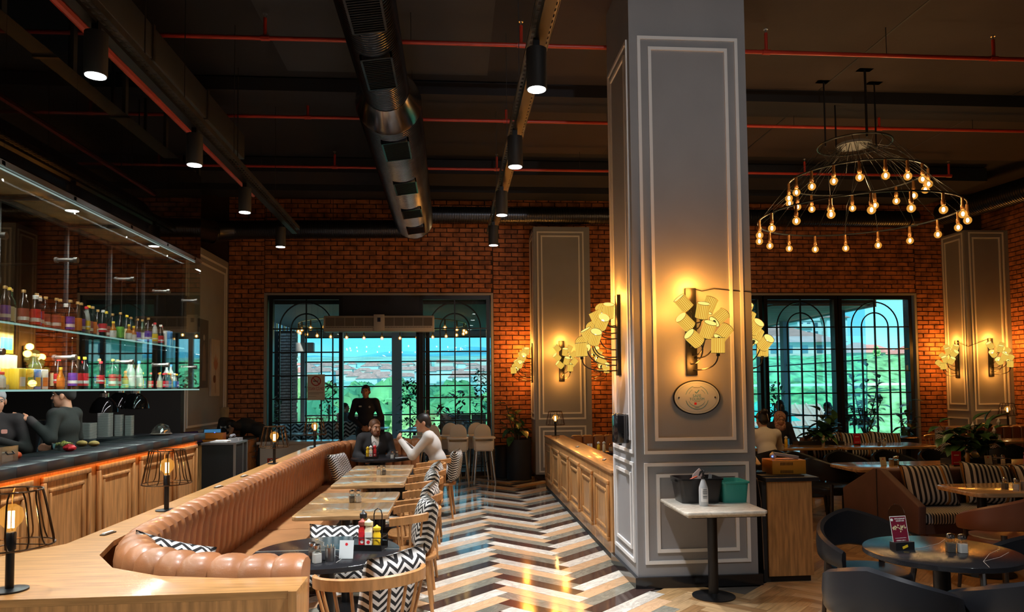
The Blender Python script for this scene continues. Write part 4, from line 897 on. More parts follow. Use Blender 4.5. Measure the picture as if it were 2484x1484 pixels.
# ---------- tables ----------
tm = {'black': blkmarble}
oakt = mat('oak_table', (.4, .24, .11), .17, spec=.8, var=.25, vs=3, stretch=(1.5, 12, 12), coat=.35)
def pedestal(t, h, r=.035, br=.22, m=black):
    MB().cyl((0, 0, .02), (0, 0, h), r, n=16).build('column', m, t, smooth=True); MB().lathe([(br, 0), (br, .008), (r+.03, .02), (r, .03)], n=28).build('base', m, t, smooth=True)
    MB().bx(-.2, .2, -.02, .02, h-.02, h).bx(-.02, .02, -.2, .2, h-.02, h-.001).build('bracket', m, t)
veinm = mat('vein', (.4, .37, .33), .3)
def vein(t, pts, z):
    MB().tube([(*p, z) for p in pts], .0012, 3).build('marble_vein', veinm, t)
def round_table(x, y, r, label, veins=()):
    t = thing('round_table', label, 'table', (x, y, 0), 0, 'round black tables'); MB().lathe([(r-.012, .715), (r, .72), (r, .745), (r-.006, .75), (0, .75)], n=64).build('tabletop', mat('table_black', (.014, .014, .016), .17, bump=.12, bs=170), t, smooth=True)
    for v in veins: vein(t, v, .7503)
    pedestal(t, .715, .045, .28); return t
rt1 = round_table(-.75, 4.37, .425, 'round black marble table inside the near curve of the banquette', [[(-.12, .4), (-.1, .3), (-.06, .24), (-.05, .15), (.02, .06), (.1, -.02)], [(-.42, .03), (-.2, .035), (0, .02), (.12, .02)], [(.02, .06), (.05, -.1), (.12, -.2), (.1, -.3)], [(.1, -.02), (.25, .03), (.42, .0)]])
rt2 = round_table(-1.0, 10.2, .43, 'round black table between the two talking men')
def sq_table(x, y, w, d, label):
    t = thing('square_table', label, 'table', (x, y, 0), 0, 'oak tables along the banquette'); MB().prism(rrect(w, d, .04, 4), .715, .75).build('tabletop', oakt, t, bevel=.006); pedestal(t, .715); return t
ty = [(5.86, .61), (6.48, .61), (7.58, .61), (8.2, .61), (8.82, .61)]
for i, (y, d_) in enumerate(ty): sq_table(-.86, y, .72, d_-.004, 'square oak table along the banquette, %s counting from the near round table' % ORD[i])
# ---------- spindle chairs ----------
chw = mat('chair_oak', (.4, .19, .065), .4, var=.2, vs=4, stretch=(10, 10, 1.5), coat=.2)
def spindle_chair():
    t = thing('spindle_chair', '', 'chair', group='oak spindle back chairs')
    MB().prism(rrect(.46, .44, .16, 6), .425, .455).build('seat', chw, t, bevel=.008)
    for sx in (-1, 1):
        for sy in (-1, 1): MB().cyl((sx*.15, sy*.14, .43), (sx*.2, sy*.19, 0), .02, .013, n=10).build('leg', chw, t, smooth=True)
    A = [R(-112)+R(224)*i/24 for i in range(25)]   # bow behind the sitter (local -y side is back)
    rx, ry = .275, .265; top = [(rx*sin(a), -ry*cos(a)+.02, .765-.035*abs(a/R(112))**2) for a in A]
    vs = []; 
    for i, (x, y, z) in enumerate(top):
        a = A[i]; n_ = V((sin(a), -cos(a), 0)); c = V((x, y, z))
        for du, dz in ((-.013, -.032), (.013, -.032), (.015, .022), (.002, .029), (-.013, .022)): vs.append(c+n_*du+V((0, 0, dz)))
    m = 5; fs = [(i*m+k, i*m+(k+1) % m, (i+1)*m+(k+1) % m, (i+1)*m+k) for i in range(24) for k in range(m)]+[tuple(range(m-1, -1, -1)), tuple(range(24*m, 25*m))]
    MB().add(vs, fs).build('back_bow', chw, t, smooth=True)
    for i in range(11):
        a = R(-100)+R(200)*i/10; MB().cyl((.205*sin(a), -.2*cos(a)+.01, .45), (rx*sin(a), -ry*cos(a)+.02, .75-.03*abs(a/R(112))**2), .0095, .0085, n=7).build('spindle', chw, t, smooth=True)
    return t
ch0 = spindle_chair(); ch0['label'] = 'oak spindle chair at the near side of the near round black table'; ch0.location = (-.43, 3.81, 0); ch0.rotation_euler = (0, 0, R(28))
chairs = [ch0]
for x, y, rz, l in ((-.36, 5.62, 92, 'oak spindle chair at the first square oak table'), (-.36, 6.42, 88, 'oak spindle chair at the second square oak table'), (-.37, 7.5, 92, 'oak spindle chair at the third square oak table'), (-.35, 8.2, 88, 'oak spindle chair at the fourth square oak table'), (-.2, 9.72, 86, 'oak spindle chair under the man in white shirt'), (-.36, 8.9, 90, 'oak spindle chair at the fifth square oak table')):
    chairs.append(dup(ch0, l, (x, y, 0), R(rz)))
# ---------- chevron pillows ----------
chev = pattern('chevron_cloth', zig(.055, .042, .8), (.012, .012, .013), (.72, .71, .68), .85)
chev2 = pattern('chevron_fine', zig(.04, .03, .8), (.012, .012, .013), (.72, .71, .68), .85)
strp = pattern('striped_cloth', stripe(.05, 0, .5), (.55, .52, .47), (.012, .013, .018), .85, third=(lambda t, x, y, z: mth(t, 'LESS_THAN', mth(t, 'ABSOLUTE', mth(t, 'SUBTRACT', mth(t, 'FRACT', mth(t, 'DIVIDE', mth(t, 'ADD', x, 10.07), .4)), .5)), .035), (.45, .2, .04)))
def pillow_mesh(w, h, t, m_, seed=0, name='pillow_cover'):
    n = 14; vs = []; r = random.Random(seed); wob = [r.uniform(-1, 1) for _ in range(8)]
    for s in (1, -1):
        for j in range(n+1):
            for i in range(n+1):
                u, v = 2*i/n-1, 2*j/n-1; pu = 1-.1*(1-abs(v)**3)*0-.05*v*v*0
                x = w/2*u*(1-.06*(1-u*u)*0-.07*(1-v*v)*abs(u)**4); z = h/2*v*(1-.07*(1-u*u)*abs(v)**4)
                b = max(0, (1-u**4)*(1-v**4))**.55; wv = .12*sin(3*u+wob[0]*3)*cos(2.5*v+wob[1]*3)
                vs.append((x, s*t/2*b*(1+wv), z))
    k = (n+1)**2; fs = []
    for j in range(n):
        for i in range(n):
            a = j*(n+1)+i; fs += [(a, a+1, a+n+2, a+n+1), (k+a, k+a+n+1, k+a+n+2, k+a+1)]
    for i in range(n):
        for a, b in (((i), (i+1)), (n*(n+1)+i+1, n*(n+1)+i)): fs.append((a, k+a, k+b, b))
        for a, b in (((i+1)*(n+1), i*(n+1)), (i*(n+1)+n, (i+1)*(n+1)+n)): fs.append((a, k+a, k+b, b))
    return MB().add(vs, fs).mesh(name, m_, True)
PM = [pillow_mesh(.44, .42, .15, chev, s) for s in range(3)]; PF = pillow_mesh(.42, .42, .15, chev2, 3)
def pillow(me, loc, rx, rz, label, grp='chevron pillows', ry=0):
    o = ob('chevron_pillow', me, None, loc); o.rotation_euler = (rx, ry, rz); return tag(o, label, 'pillow', grp)
pillow(PM[0], (-.33, 3.83, .66), R(12), R(52), 'black and white chevron pillow in the nearest spindle chair')
pillow(PM[1], (-.23, 5.6, .67), R(14), R(100), 'chevron pillow in the chair at the first square oak table')
pillow(PM[2], (-.24, 6.4, .67), R(12), R(84), 'chevron pillow in the chair at the second square oak table')
pillow(PM[0], (-.25, 7.48, .67), R(14), R(95), 'chevron pillow in the chair at the third square oak table')
pillow(PM[1], (-.23, 8.18, .67), R(13), R(86), 'chevron pillow in the chair at the fourth square oak table')
pillow(PF, (.01, 9.68, .68), R(8), R(80), 'chevron pillow behind the man in white shirt')
pillow(PF, (-1.5, 9.75, .66), R(-22), R(68), 'chevron pillow leaning in the far curve of the banquette')
pillow(PM[2], (-1.5, 3.98, .72), R(-25), R(35), 'chevron pillow tucked in the near curve of the banquette', ry=R(20))
pillow(PM[0], (-.78, 5.02, .58), R(-20), R(-4), 'wide chevron pillow on the seat beyond the near round table')
# ---------- table ware ----------
salt = mat('salt_white', (.75, .74, .72), .5); pepper = mat('pepper_grey', (.1, .09, .08), .6)
def shaker(x, y, z, fill, label, grp='shakers on the tables'):
    k = 'shk'+fill
    if k in bcache: return dup(bcache[k], label, (x, y, z), rnd.uniform(-.6, .6))
    t = thing('shaker', label, 'shaker', (x, y, z), .3, grp)
    MB().prism(rrect(.048, .048, .008, 2), 0, .06).build('glass_body', glassmat('shaker_glass', (.9, .9, .88), .08), t, bevel=.003)
    MB().prism(rrect(.042, .042, .007, 2), .002, .05).build('contents', salt if fill == 'salt' else pepper, t)
    MB().lathe([(.024, .06), (.017, .072), (.017, .078)], n=12).build('neck', MATS['shaker_glass'], t, smooth=True); MB().lathe([(.02, .076), (.021, .08), (.021, .096), (.012, .103), (0, .104)], n=12).build('cap', chrome, t, smooth=True)
    bcache[k] = t; return t
def pair(x, y, z, a, where, dx=.055, dy=.0):
    shaker(x, y, z, 'pepper' if a else 'salt', ('pepper' if a else 'salt')+' shaker with chrome cap, left one '+where); shaker(x+dx, y+dy, z, 'salt' if a else 'pepper', ('salt' if a else 'pepper')+' shaker with chrome cap, right one '+where)
pair(-.86, 6.2, .75, 1, 'on the second square oak table'); pair(-.83, 8.1, .75, 0, 'on the fourth square oak table'); pair(-.84, 10.0, .75, 0, 'on the far round table before the white shirt')
shaker(-.79, 4.14, .75, 'pepper', 'pepper shaker behind the salt on the near round black table'); shaker(-.755, 4.08, .75, 'salt', 'salt shaker in front of the group on the near round black table')
def toothpick(x, y, z, label):
    t = thing('toothpick_cup', label, 'cup', (x, y, z), 0, 'steel cups on the tables'); MB().lathe([(.026, 0), (.028, .004), (.028, .075), (.026, .075)], n=16).build('cup', steel, t, smooth=True)
    for i in range(9): MB().cyl((.012*cos(i), .012*sin(i), .01), (.018*cos(i*1.3), .018*sin(i*1.3), .088), .0012, n=4).build('toothpick', mat('pick_wood', (.6, .45, .25), .7), t)
toothpick(-.69, 4.12, .75, 'steel toothpick cup beside the shakers on the near round table')
def card(x, y, z, rz, label, m_=None):
    t = thing('table_card', label, 'card holder', (x, y, z), rz, 'acrylic cards on the tables'); MB().bx(-.04, .04, -.002, .002, 0, .1).xf(RX(R(-12))).build('card', m_ or mat('card_white', (.62, .66, .66), .3), t); MB().bx(-.042, .042, -.02, .03, 0, .003).build('foot', glassmat('acrylic', (.9, .95, .95), .08), t); 
    MB().prism(circ(.008, 12), 0, .0005).xf(RX(R(-12)) @ T(0, -.0026, .078) @ RX(pi/2)).build('round_mark', pm['red'], t)
card(-.61, 4.16, .75, R(-8), 'small white acrylic card leaning by the shakers on the near round table')
def squeeze(x, y, z, col, capc, label, h=.16, r=.024, name='sauce_bottle', lab=None):
    t = thing(name, label, 'bottle', (x, y, z), 0, 'sauce bottles in the caddies'); m_ = mat('sauce_'+col, {'red': (.5, .02, .02), 'cream': (.7, .6, .42), 'yellow': (.75, .48, .02), 'oil': (.25, .14, .02)}[col], .25, coat=.4)
    MB().lathe([(r*.9, 0), (r, .005), (r, h*.62), (r*.72, h*.72), (r*.8, h*.78)], n=14).build('body', m_, t, smooth=True); MB().lathe([(r*.95, h*.78), (r*1.0, h*.8), (r*1.0, h*.9), (r*.4, h*.95), (r*.2, h)], n=14).build('cap', pm[capc], t, smooth=True)
    if lab: MB().bx(-r*.75, r*.75, -r-.0015, -r+.004, h*.12, h*.58).build('paper_label', pm[lab], t); MB().prism(circ(r*.4, 12), 0, .001).xf(T(0, -r-.0015, h*.25) @ RX(pi/2)).build('label_mark', pm['red' if lab == 'white' else 'white'], t)
def caddy(x, y, z, rz, where, kinds):
    t = thing('condiment_caddy', 'black wire condiment caddy '+where, 'caddy', (x, y, z), rz, 'condiment caddies')
    MB().prism(rrect(.17, .13, .004, 1), 0, .006).build('tray', black, t)
    MB().bx(-.085, .085, -.066, -.062, .0, .035).build('front_wall', black, t); MB().bx(-.085, .085, .062, .066, 0, .035).build('back_wall', black, t)
    MB().tube([(-.085, -.064, .075), (.085, -.064, .075), (.085, .064, .075), (-.085, .064, .075)], .003, 5, True).build('rim_wire', black, t)
    for sx in (-1, 1):
        for sy in (-1, 1): MB().cyl((sx*.084, sy*.063, 0), (sx*.084, sy*.063, .075), .003, n=5).build('corner_wire', black, t)
    MB().tube([(.0, .064, .0), (0, .064, .19), (.006, .064, .215), (.025, .064, .228), (.044, .064, .215), (.05, .064, .19), (.05, .064, 0)], .0035, 6).build('handle', black, t, smooth=True)
    m_ = T(x, y, z+.007) @ RZ(rz)
    for (dx, dy, col, cap, lab, h, r, nm) in kinds:
        p = m_ @ V((dx, dy, 0)); squeeze(p.x, p.y, p.z, col, cap, nm+' '+where.replace('on the', 'in the caddy on the'), h, r, lab=lab)
caddy(-.5, 4.4, .75, R(-12), 'on the near round black table', ((-.055, .03, 'oil', 'black', None, .215, .022, 'tall oil bottle with dark pourer'), (-.04, -.03, 'red', 'brown', 'red', .175, .024, 'red sauce bottle'), (.0, -.035, 'cream', 'cream', 'white', .175, .026, 'cream sauce bottle'), (.05, -.035, 'yellow', 'yellow', None, .14, .023, 'yellow mustard bottle')))
caddy(-1.12, 10.0, .75, 0, 'on the far round table', ((-.055, 0, 'yellow', 'yellow', None, .16, .022, 'yellow mustard bottle'), (-.01, -.02, 'cream', 'white', 'white', .175, .022, 'cream sauce bottle'), (.04, 0, 'red', 'red', 'red', .18, .022, 'red ketchup bottle')))
tag(MB().bx(-.09, .09, -.05, .05, 0, .012).build('flat_device', plas, None, (-.72, 10.0, .75), .3, bevel=.003), 'flat grey device lying on the far round table edge', 'device')
# ---------- right partition and its booth ----------
pt = thing('booth_divider', 'low oak panelled partition running from the big pillar along the marble aisle', 'partition')
MB().bx(1.53, 1.57, 6.98, 12.13, .06, .85).build('body', oak, pt); MB().bx(1.53, 1.84, 12.09, 12.13, .06, .85).build('end_panel', oak, pt); MB().bx(1.8, 1.84, 6.98, 12.09, .06, .85).build('inner_panel', oak, pt)
MB().bx(1.515, 1.85, 6.97, 12.15, .851, .885).build('top', oaky, pt, bevel=.004); MB().bx(1.535, 1.84, 7.0, 12.12, 0, .06).build('plinth', blackm, pt)
MP_ = lambda y: T(1.53, y, .17) @ RZ(-pi/2)
for k in range(6): panel(pt, MP_(7.8+.84*k), .7, .6)
for i, y in enumerate((7.95, 9.7, 11.55)): holder(1.66, y, .885, R(70), 'small dark card holder on the right partition top, %s from the big pillar' % ORD[i])
for o in C.objects:
    if o.name.startswith('table_lamp') and o.parent is None:
        if o['label'].startswith('cage table lamp on the far end of the right'): o.location = (1.68, 11.95, .885)
        if 'partly' in o['label'] or 'mostly hidden' in o['label']: o.location = (2.12, 8.75, .75)
        if 'corner booth' in o['label']: o.location = (10.3, 12.72, .9)
def booth(x0, x1, y, face, label, z=.92, seat=True):
    """straight channelled seat back along X at depth y, facing -Y"""
    t = thing('booth', label, 'booth', (0, y, 0)); n = int((x1-x0)/.17); w = (x1-x0)/n
    for i in range(n): MB().bx(x0+i*w+.002, x0+(i+1)*w-.002, 0, .14, .42, z).build('channel', face, t, bevel=.035, seg=3)
    if seat: MB().bx(x0, x1, -.5, -.005, .3, .46).build('seat_cushion', seatl, t, bevel=.03, seg=3); MB().bx(x0, x1, -.4, .1, 0, .3).build('plinth', MATS['banquette_base'], t)
    return t
booth(1.88, 2.95, 11.5, leather, 'tan channelled booth back beyond the right partition')
rt3 = round_table(2.25, 10.6, .36, 'round black table behind the right partition')
for i, (x, col, l) in enumerate(((2.1, 'yellow', 'yellow sauce bottle on the table behind the right partition'), (2.18, 'cream', 'cream sauce bottle on the table behind the right partition'))): squeeze(x, 10.45, .75, col, 'white', l, .15)
shaker(2.3, 10.55, .75, 'salt', 'salt shaker on the round table behind the right partition')
card(2.02, 10.7, .75, 0, 'acrylic card on the round table behind the right partition')
t = thing('round_table', 'round black table right behind the big pillar partition', 'table', (2.3, 8.9, 0), 0, 'round black tables'); MB().lathe([(.39, .72), (.4, .745), (.39, .75), (0, .75)], n=40).build('tabletop', blkmarble, t, smooth=True); pedestal(t, .72)

# dispenser on the pillar
dp = thing('soap_dispenser', 'glossy black wall dispenser on the aisle side of the big pillar', 'dispenser', (1.54, 6.32, 1.2)); gb = mat('black_gloss', (.012, .012, .014), .08, coat=.5)
MB().prism(rrect(.13, .16, .04, 5), 0, .25).xf(T(-.072, 0, 0)).build('body', gb, dp, bevel=.01); MB().bx(-.12, -.01, -.07, .07, .25, .262).build('lid', chrome, dp, bevel=.004); MB().cyl((-.075, 0, -.02), (-.075, 0, 0), .015, n=10).build('nozzle', black, dp)
# oval plaque
pq = thing('oval_plaque', 'oval brushed metal SAFE TOURISM plaque under the pillar lamp', 'plaque', (2.073, 6.06, 1.598))
MQ = RX(pi/2)
MB().prism([(.205*cos(a), .148*sin(a)) for a in [2*pi*i/48 for i in range(48)]], 0, .02).xf(MQ).build('rim', black, pq)
MB().prism([(.196*cos(a), .139*sin(a)) for a in [2*pi*i/48 for i in range(48)]], .02, .0225).xf(MQ).build('face', mat('plaque_metal', (.46, .52, .56), .35, .1), pq)
pb = mat('plaque_blue', (.06, .25, .38), .5); pdk = mat('plaque_dark', (.06, .08, .1), .5)
MB().tube([(.18*cos(2*pi*i/48), -.0225, .124*sin(2*pi*i/48)) for i in range(48)], .0008, 4, True).build('border_line', pdk, pq)
def arcline(r, a0, a1, m_, w=.0022): return MB().tube([(r*cos(R(a0)+R(a1-a0)*i/16), -.023, r*sin(R(a0)+R(a1-a0)*i/16)) for i in range(17)], w, 4).build('ring_arc', m_, pq)
for r in (.1,): arcline(r, 15, 72, pb); arcline(r, 108, 165, pb); arcline(r, 195, 345, pb)
arcline(.077, 25, 60, pb, .0016); arcline(.077, 120, 155, pb, .0016); arcline(.077, 205, 335, pb, .0016)
text('SAFE', .036, pb, pq, mx=T(0, -.0228, .0125) @ MQ); text('TOURISM', .031, pb, pq, mx=T(0, -.0228, -.015) @ MQ); text('CERTIFICATE OF', .0085, pdk, pq, mx=T(0, -.0228, .083) @ MQ); text('TURKEY', .011, pb, pq, mx=T(0, -.0228, -.088) @ MQ); text('certificated hygiene', .007, pdk, pq, mx=T(0, -.0228, -.032) @ MQ)
MB().bx(-.024, -.004, -.0235, -.0225, -.062, -.043).build('red_mark', pm['red'], pq)
MB().tube([(-.016, -.023, .05), (-.004, -.023, .038), (.018, -.023, .064)], .0038, 5).build('tick', pb, pq)
for x in (-.158, .158): MB().cyl((x, -.0225, 0), (x, -.028, 0), .007, n=10).build('screw', chrome, pq)

# ---------- marble side table by the pillar ----------
st = thing('side_table', 'white marble topped side table on black pedestal by the big pillar', 'table', (2.05, 5.66, 0))
wm = marble('table_marble', (.6, .56, .48), (.3, .27, .22), .2, 5, .5)
MB().prism([(-.32, .36), (.32, .36), (.32, -.3), (.29, -.335), (-.31, -.335), (-.33, -.3)], .722, .75).build('tabletop', wm, st, bevel=.008); MB().bx(-.3, .3, -.31, .33, .705, .722).build('apron', wm, st)
MB().bx(-.26, .26, -.28, .3, .695, .705).build('bracket', black, st); MB().cyl((.03, .1, .02), (.03, .1, .7), .04, n=20).build('column', black, st, smooth=True); MB().lathe([(.17, 0), (.17, .008), (.06, .016), (.04, .03)], (.03, .1, 0), 32).build('base', black, st, smooth=True)
def tub(w, d, h, ta, m_, t, lipw=.014, name='body'):
    def ring(s, z, o=0): return [(x*1, y*1, z) for x, y in rrect(w*s+o, d*s+o, .03, 4)]
    rs = [ring(ta, 0), ring(1, h-.015), ring(1, h-.014, lipw), ring(1, h, lipw), ring(1, h, -.006), ring(ta, .01, -.012)]; n = len(rs[0]); vs = [v for r_ in rs for v in r_]
    fs = [(j*n+i, j*n+(i+1) % n, (j+1)*n+(i+1) % n, (j+1)*n+i) for j in range(5) for i in range(n)]+[tuple(range(n-1, -1, -1)), tuple(range(5*n, 6*n))]
    return MB().add(vs, fs).build(name, m_, t, smooth=True)
tb = thing('black_tub', 'black plastic tub with cleaning cloths on the marble side table', 'tub', (1.985, 5.84, .75)); bp_ = mat('tub_black', (.012, .012, .013), .3)
tub(.36, .26, .2, .85, bp_, tb)
for x in (-.19, .19): MB().bx(x-.012, x+.012, -.05, .05, .165, .19).build('handle', bp_, tb, bevel=.004)
cl = thing('cleaning_cloth', 'white crumpled cloth sticking out of the black tub', 'cloth', (2.0, 5.84, .8))
MB().add([(-.09, 0, 0), (.07, -.04, .0), (.08, .06, .0), (-.06, .07, .02), (-.05, .0, .17), (.01, -.01, .23), (.06, .0, .15), (.02, .05, .18)], [(0, 1, 6, 5, 4), (1, 2, 6), (2, 3, 7, 6), (3, 0, 4, 7), (4, 5, 7), (5, 6, 7), (0, 3, 2, 1)]).build('cloth', mat('cloth_pink', (.5, .42, .4), .9), cl, bevel=.008, seg=2)
MB().add([(.0, -.06, .08), (.09, -.05, .08), (.1, -.05, .17), (.07, -.06, .19), (.06, -.06, .13), (.0, -.065, .12)], [(0, 1, 2, 3, 4, 5), (5, 4, 3, 2, 1, 0)]).build('cloth_fold', white, cl); MB().tube([(-.1, -.06, .13), (-.06, -.065, .15), (-.03, -.06, .16)], .008, 6).build('handle', mat('coral', (.8, .16, .08), .5), cl)
tb2 = thing('teal_tub', 'teal plastic tub on the right side of the marble side table', 'tub', (2.27, 5.84, .75)); tub(.22, .25, .17, .9, mat('teal', (.04, .34, .28), .4), tb2, .02)
sb = thing('spray_bottle', 'white spray bottle with black trigger in front of the black tub', 'bottle', (1.965, 5.62, .75))
MB().lathe([(.032, 0), (.036, .006), (.036, .12), (.034, .145), (.02, .19), (.014, .205), (.014, .215)], n=20).build('body', mat('bottle_milky', (.5, .52, .54), .35), sb, smooth=True)
MB().lathe([(.016, .21), (.016, .228), (.008, .232), (.009, .26)], n=14).build('collar', bp_, sb, smooth=True); MB().tube([(.012, 0, .268), (-.0, 0, .272), (-.02, 0, .262), (-.033, 0, .235)], [.012, .014, .009, .004], 8).build('trigger_head', bp_, sb, smooth=True)
MB().add([(.037*sin(a), -.0372*cos(a), z) for z in (.035, .14) for a in [R(-50)+R(100)*i/8 for i in range(9)]], [(i, i+1, 10+i, 9+i) for i in range(8)]).build('paper_label', white, sb)
for z, w_ in ((.132, .03), (.127, .03), (.117, .036), (.112, .036), (.104, .036), (.099, .036), (.094, .03), (.08, .036), (.075, .036), (.07, .036), (.06, .034)): MB().bx(-w_/2, w_/2, -.0385, -.0372, z, z+.002).build('label_line', pdk, sb)

# ---------- waiter station ----------
ws = thing('waiter_station', 'tall oak waiter station with black marble top beside the big pillar', 'cabinet', (2.7, 6.1, 0))
MB().bx(0, .40, 0, .5, .05, .86).build('body', oak, ws); MB().bx(-.04, .02, .02, .5, 0, .86).build('side_panel', blackm, ws); MB().bx(.02, .38, .02, .48, 0, .05).build('plinth', black, ws)
MB().bx(-.02, .46, -.02, .55, .86, .895).build('top', bt, ws, bevel=.003); MB().bx(-.02, .36, .05, .4, .8955, .905).build('mat', blackm, ws)
pb2 = thing('receipt_box', 'orange slotted receipt box with grey phone on the waiter station', 'box', (2.96, 6.32, .905)); MB().bx(-.155, .155, -.1, .12, 0, .125).build('body', mat('box_amber', (.62, .25, .02), .45), pb2, bevel=.004)
for r_ in (.025, .095):
    for i in range(10): MB().bx(-.08+i*.012, -.075+i*.012, -.1015, -.0995, r_-.015, r_+.012).build('slot', black, pb2)
ph2 = thing('handheld_terminal', 'grey handheld card terminal lying on the orange receipt box', 'terminal', (2.93, 6.3, 1.03)); MB().prism(rrect(.24, .07, .02), 0, .03).xf(T(.03, 0, .02) @ RY(R(10))).build('body', plas, ph2, bevel=.006); MB().ell((-.08, 0, .035), (.03, .035, .03), 10, 7).build('head', white, ph2, smooth=True); MB().ell((-.1, -.03, .03), (.006, .006, .006), 8, 5).build('lamp', emis('lamp_blue', (.1, .2, 1), 5), ph2)
scn = thing('pos_screen', 'black tilted touch screen at the back of the waiter station', 'screen', (2.72, 6.36, .905)); MB().bx(-.13, .13, -.01, .015, 0, .24).xf(T(0, 0, .06) @ RZ(R(50)) @ RX(R(-35))).build('screen', black, scn, bevel=.005); MB().bx(-.06, .06, -.06, .1, 0, .015).build('stand', black, scn); MB().cyl((0, .04, .01), (0, .05, .14), .018, n=8).build('neck', black, scn)
tag(MB().tube([(2.637, 6.5, .93), (2.637, 6.3, .91), (2.635, 6.15, .88), (2.637, 6.09, .7), (2.635, 6.07, .4), (2.637, 6.06, .12)], .004, 5).build('power_cord', mat('cord_brown', (.12, .07, .04), .6)), 'thin brown cord hanging between the pillar and the waiter station', 'cord')

# ---------- tub chairs ----------
blk_l = mat('leather_black', (.011, .012, .015), .36, spec=.3, bump=.05, bs=150); rust = mat('leather_rust', (.16, .05, .022), .4, bump=.05, bs=150); blw = mat('chair_leg_dark', (.02, .012, .008), .4)
def tub_chair(m_, label, x, y, rz, grp='tub chairs'):
    t = thing('tub_chair', label, 'chair', (x, y, 0), R(rz), grp)
    N = 30; A = [R(-125)+R(250)*i/N for i in range(N+1)]; vs = []; r0 = .27; th = .045
    for a in A:
        f = abs(a)/R(125); top = .81-.2*f**1.2; bot = .56-.06*f; n_ = V((sin(a), -cos(a), 0)); c = V((n_.x*.97, n_.y, 0))*r0*(1+.06*f)
        for d_, z in ((0, bot+.01), (.01, bot), (th-.01, bot), (th, bot+.015), (th*1.15, (top+bot)/2), (th, top-.012), (th*.5, top+.004), (.0, top-.012)): vs.append(c+n_*d_+V((0, 0, z)))
    m = 8; fs = [(i*m+k, i*m+(k+1) % m, (i+1)*m+(k+1) % m, (i+1)*m+k) for i in range(N) for k in range(m)]+[tuple(range(m-1, -1, -1)), tuple(range(N*m, (N+1)*m))]
    MB().add(vs, fs).build('backrest', m_, t, smooth=True)
    MB().prism(rrect(.5, .48, .2, 8), .36, .46).build('seat', m_, t, bevel=.03, seg=3)
    for sx in (-1, 1):
        MB().cyl((sx*.2, .19, .4), (sx*.23, .22, 0), .022, .014, n=8).build('leg', blw, t, smooth=True); MB().cyl((sx*.19, -.19, .5), (sx*.22, -.23, 0), .022, .014, n=8).build('leg', blw, t, smooth=True)
        MB().cyl((sx*.268, .1, .56), (sx*.2, .15, .36), .018, n=8).build('arm_post', blw, t, smooth=True)
    return t
tc0 = tub_chair(blk_l, 'black leather tub chair at the near left of the right round table', 2.22, 3.58, -50)
dup(tc0, 'black leather tub chair in the lower right corner of the picture', (2.85, 3.5, 0), R(8)); dup(tc0, 'dark tub chair on the far side of the right round table', (2.78, 4.72, 0), R(176)); dup(tc0, 'dark tub chair at the right edge beside the right round table', (3.4, 4.05, 0), R(95))
dup(tc0, 'black tub chair at the left end of the long table', (4.62, 8.62, 0), R(-70))
for i, x in enumerate((4.5, 5.16, 5.82, 6.48)): dup(tc0, 'black tub chair behind the long table, %s from the left' % ORD[i], (x, 9.12, 0), R(180+4*(i-1)))
dup(tc0, 'black tub chair beneath the corner booth table at right', (8.05, 10.15, 0), R(0)); dup(tc0, 'black tub chair under the woman with the hair bun', (4.35, 9.9, 0), R(5))
tub_chair(rust, 'rust leather tub chair in front of the oak table at right edge', 4.45, 5.6, 8)
rt4 = round_table(2.76, 3.95, .405, 'round dark marble table in the right foreground', [[(-.25, .05), (-.08, .06), (.1, .16), (.22, .27)], [(-.02, -.4), (.04, -.28), (.2, -.12), (.34, -.02)], [(.04, -.28), (.2, -.2), (.33, -.1)]])
mn = thing('menu_stand', 'red menu card in a black based acrylic stand on the right round table', 'menu card', (2.555, 3.99, .75), R(8))
MB().bx(-.062, .062, -.025, .025, 0, .045).build('base', bp_, mn); MB().prism([(-.055, .04), (.055, .04), (.055, .2)]+arc(0, .2, .055, 0, pi, 12)[1:]+[(-.055, .04)][:0], -.002, .002).xf(RX(R(80))).build('acrylic_sheet', MATS['acrylic'], mn)
MM = RX(R(80)); MB().prism([(-.052, .03), (.052, .03), (.052, .185), (-.052, .185)], .002, .003).xf(MM).build('card', mat('menu_red', (.16, .008, .025), .4), mn)
for (a, b) in (((-.054, .183), (.054, .187)), ((-.054, .03), (-.0515, .185)), ((.0515, .03), (.054, .185))): MB().bx(a[0], b[0], a[1], b[1], .0025, .0035).xf(MM).build('card_edge', pm['white'], mn)
text('PAYLAŞMALIK', .011, pm['white'], mn, mx=MM @ T(.012, .171, .0035)); text('LEZZETLER', .011, pm['white'], mn, mx=MM @ T(.012, .159, .0035)); text('TADINDA 5,000 TL', .008, pm['white'], mn, mx=MM @ T(.0, .05, .0035)); text('lezzetlerimizi paylaşmaya davetlisiniz', .005, pm['white'], mn, mx=MM @ T(0, .064, .0035))
MB().ell((-.042, .167, .004), (.009, .008, .0006), 10, 4).xf(MM).build('emblem', pm['white'], mn)
ri = random.Random(8); g_ = MB()
for i in range(46):
    a = ri.uniform(0, pi); r_ = .046*ri.random()**.4; x, y = r_*cos(a), .112+r_*.7*sin(a)-(.022 if abs(r_*cos(a)) < .018 else 0)*ri.random(); g_.box((x, y, .0036), (ri.uniform(.004, .009), ri.uniform(.003, .006), .0006), ri.uniform(0, 3))
g_.xf(MM).build('card_picture', pm['cream'], mn)['kind'] = 'stuff'
MB().bx(-.012, .024, -.0262, -.025, .012, .026).xf(RY(R(-18))).build('sticker', pm['yellow'], mn)
shaker(2.785, 3.9, .75, 'pepper', 'pepper shaker, left one on the right foreground round table'); shaker(2.832, 3.87, .75, 'salt', 'salt shaker, right one on the right foreground round table')

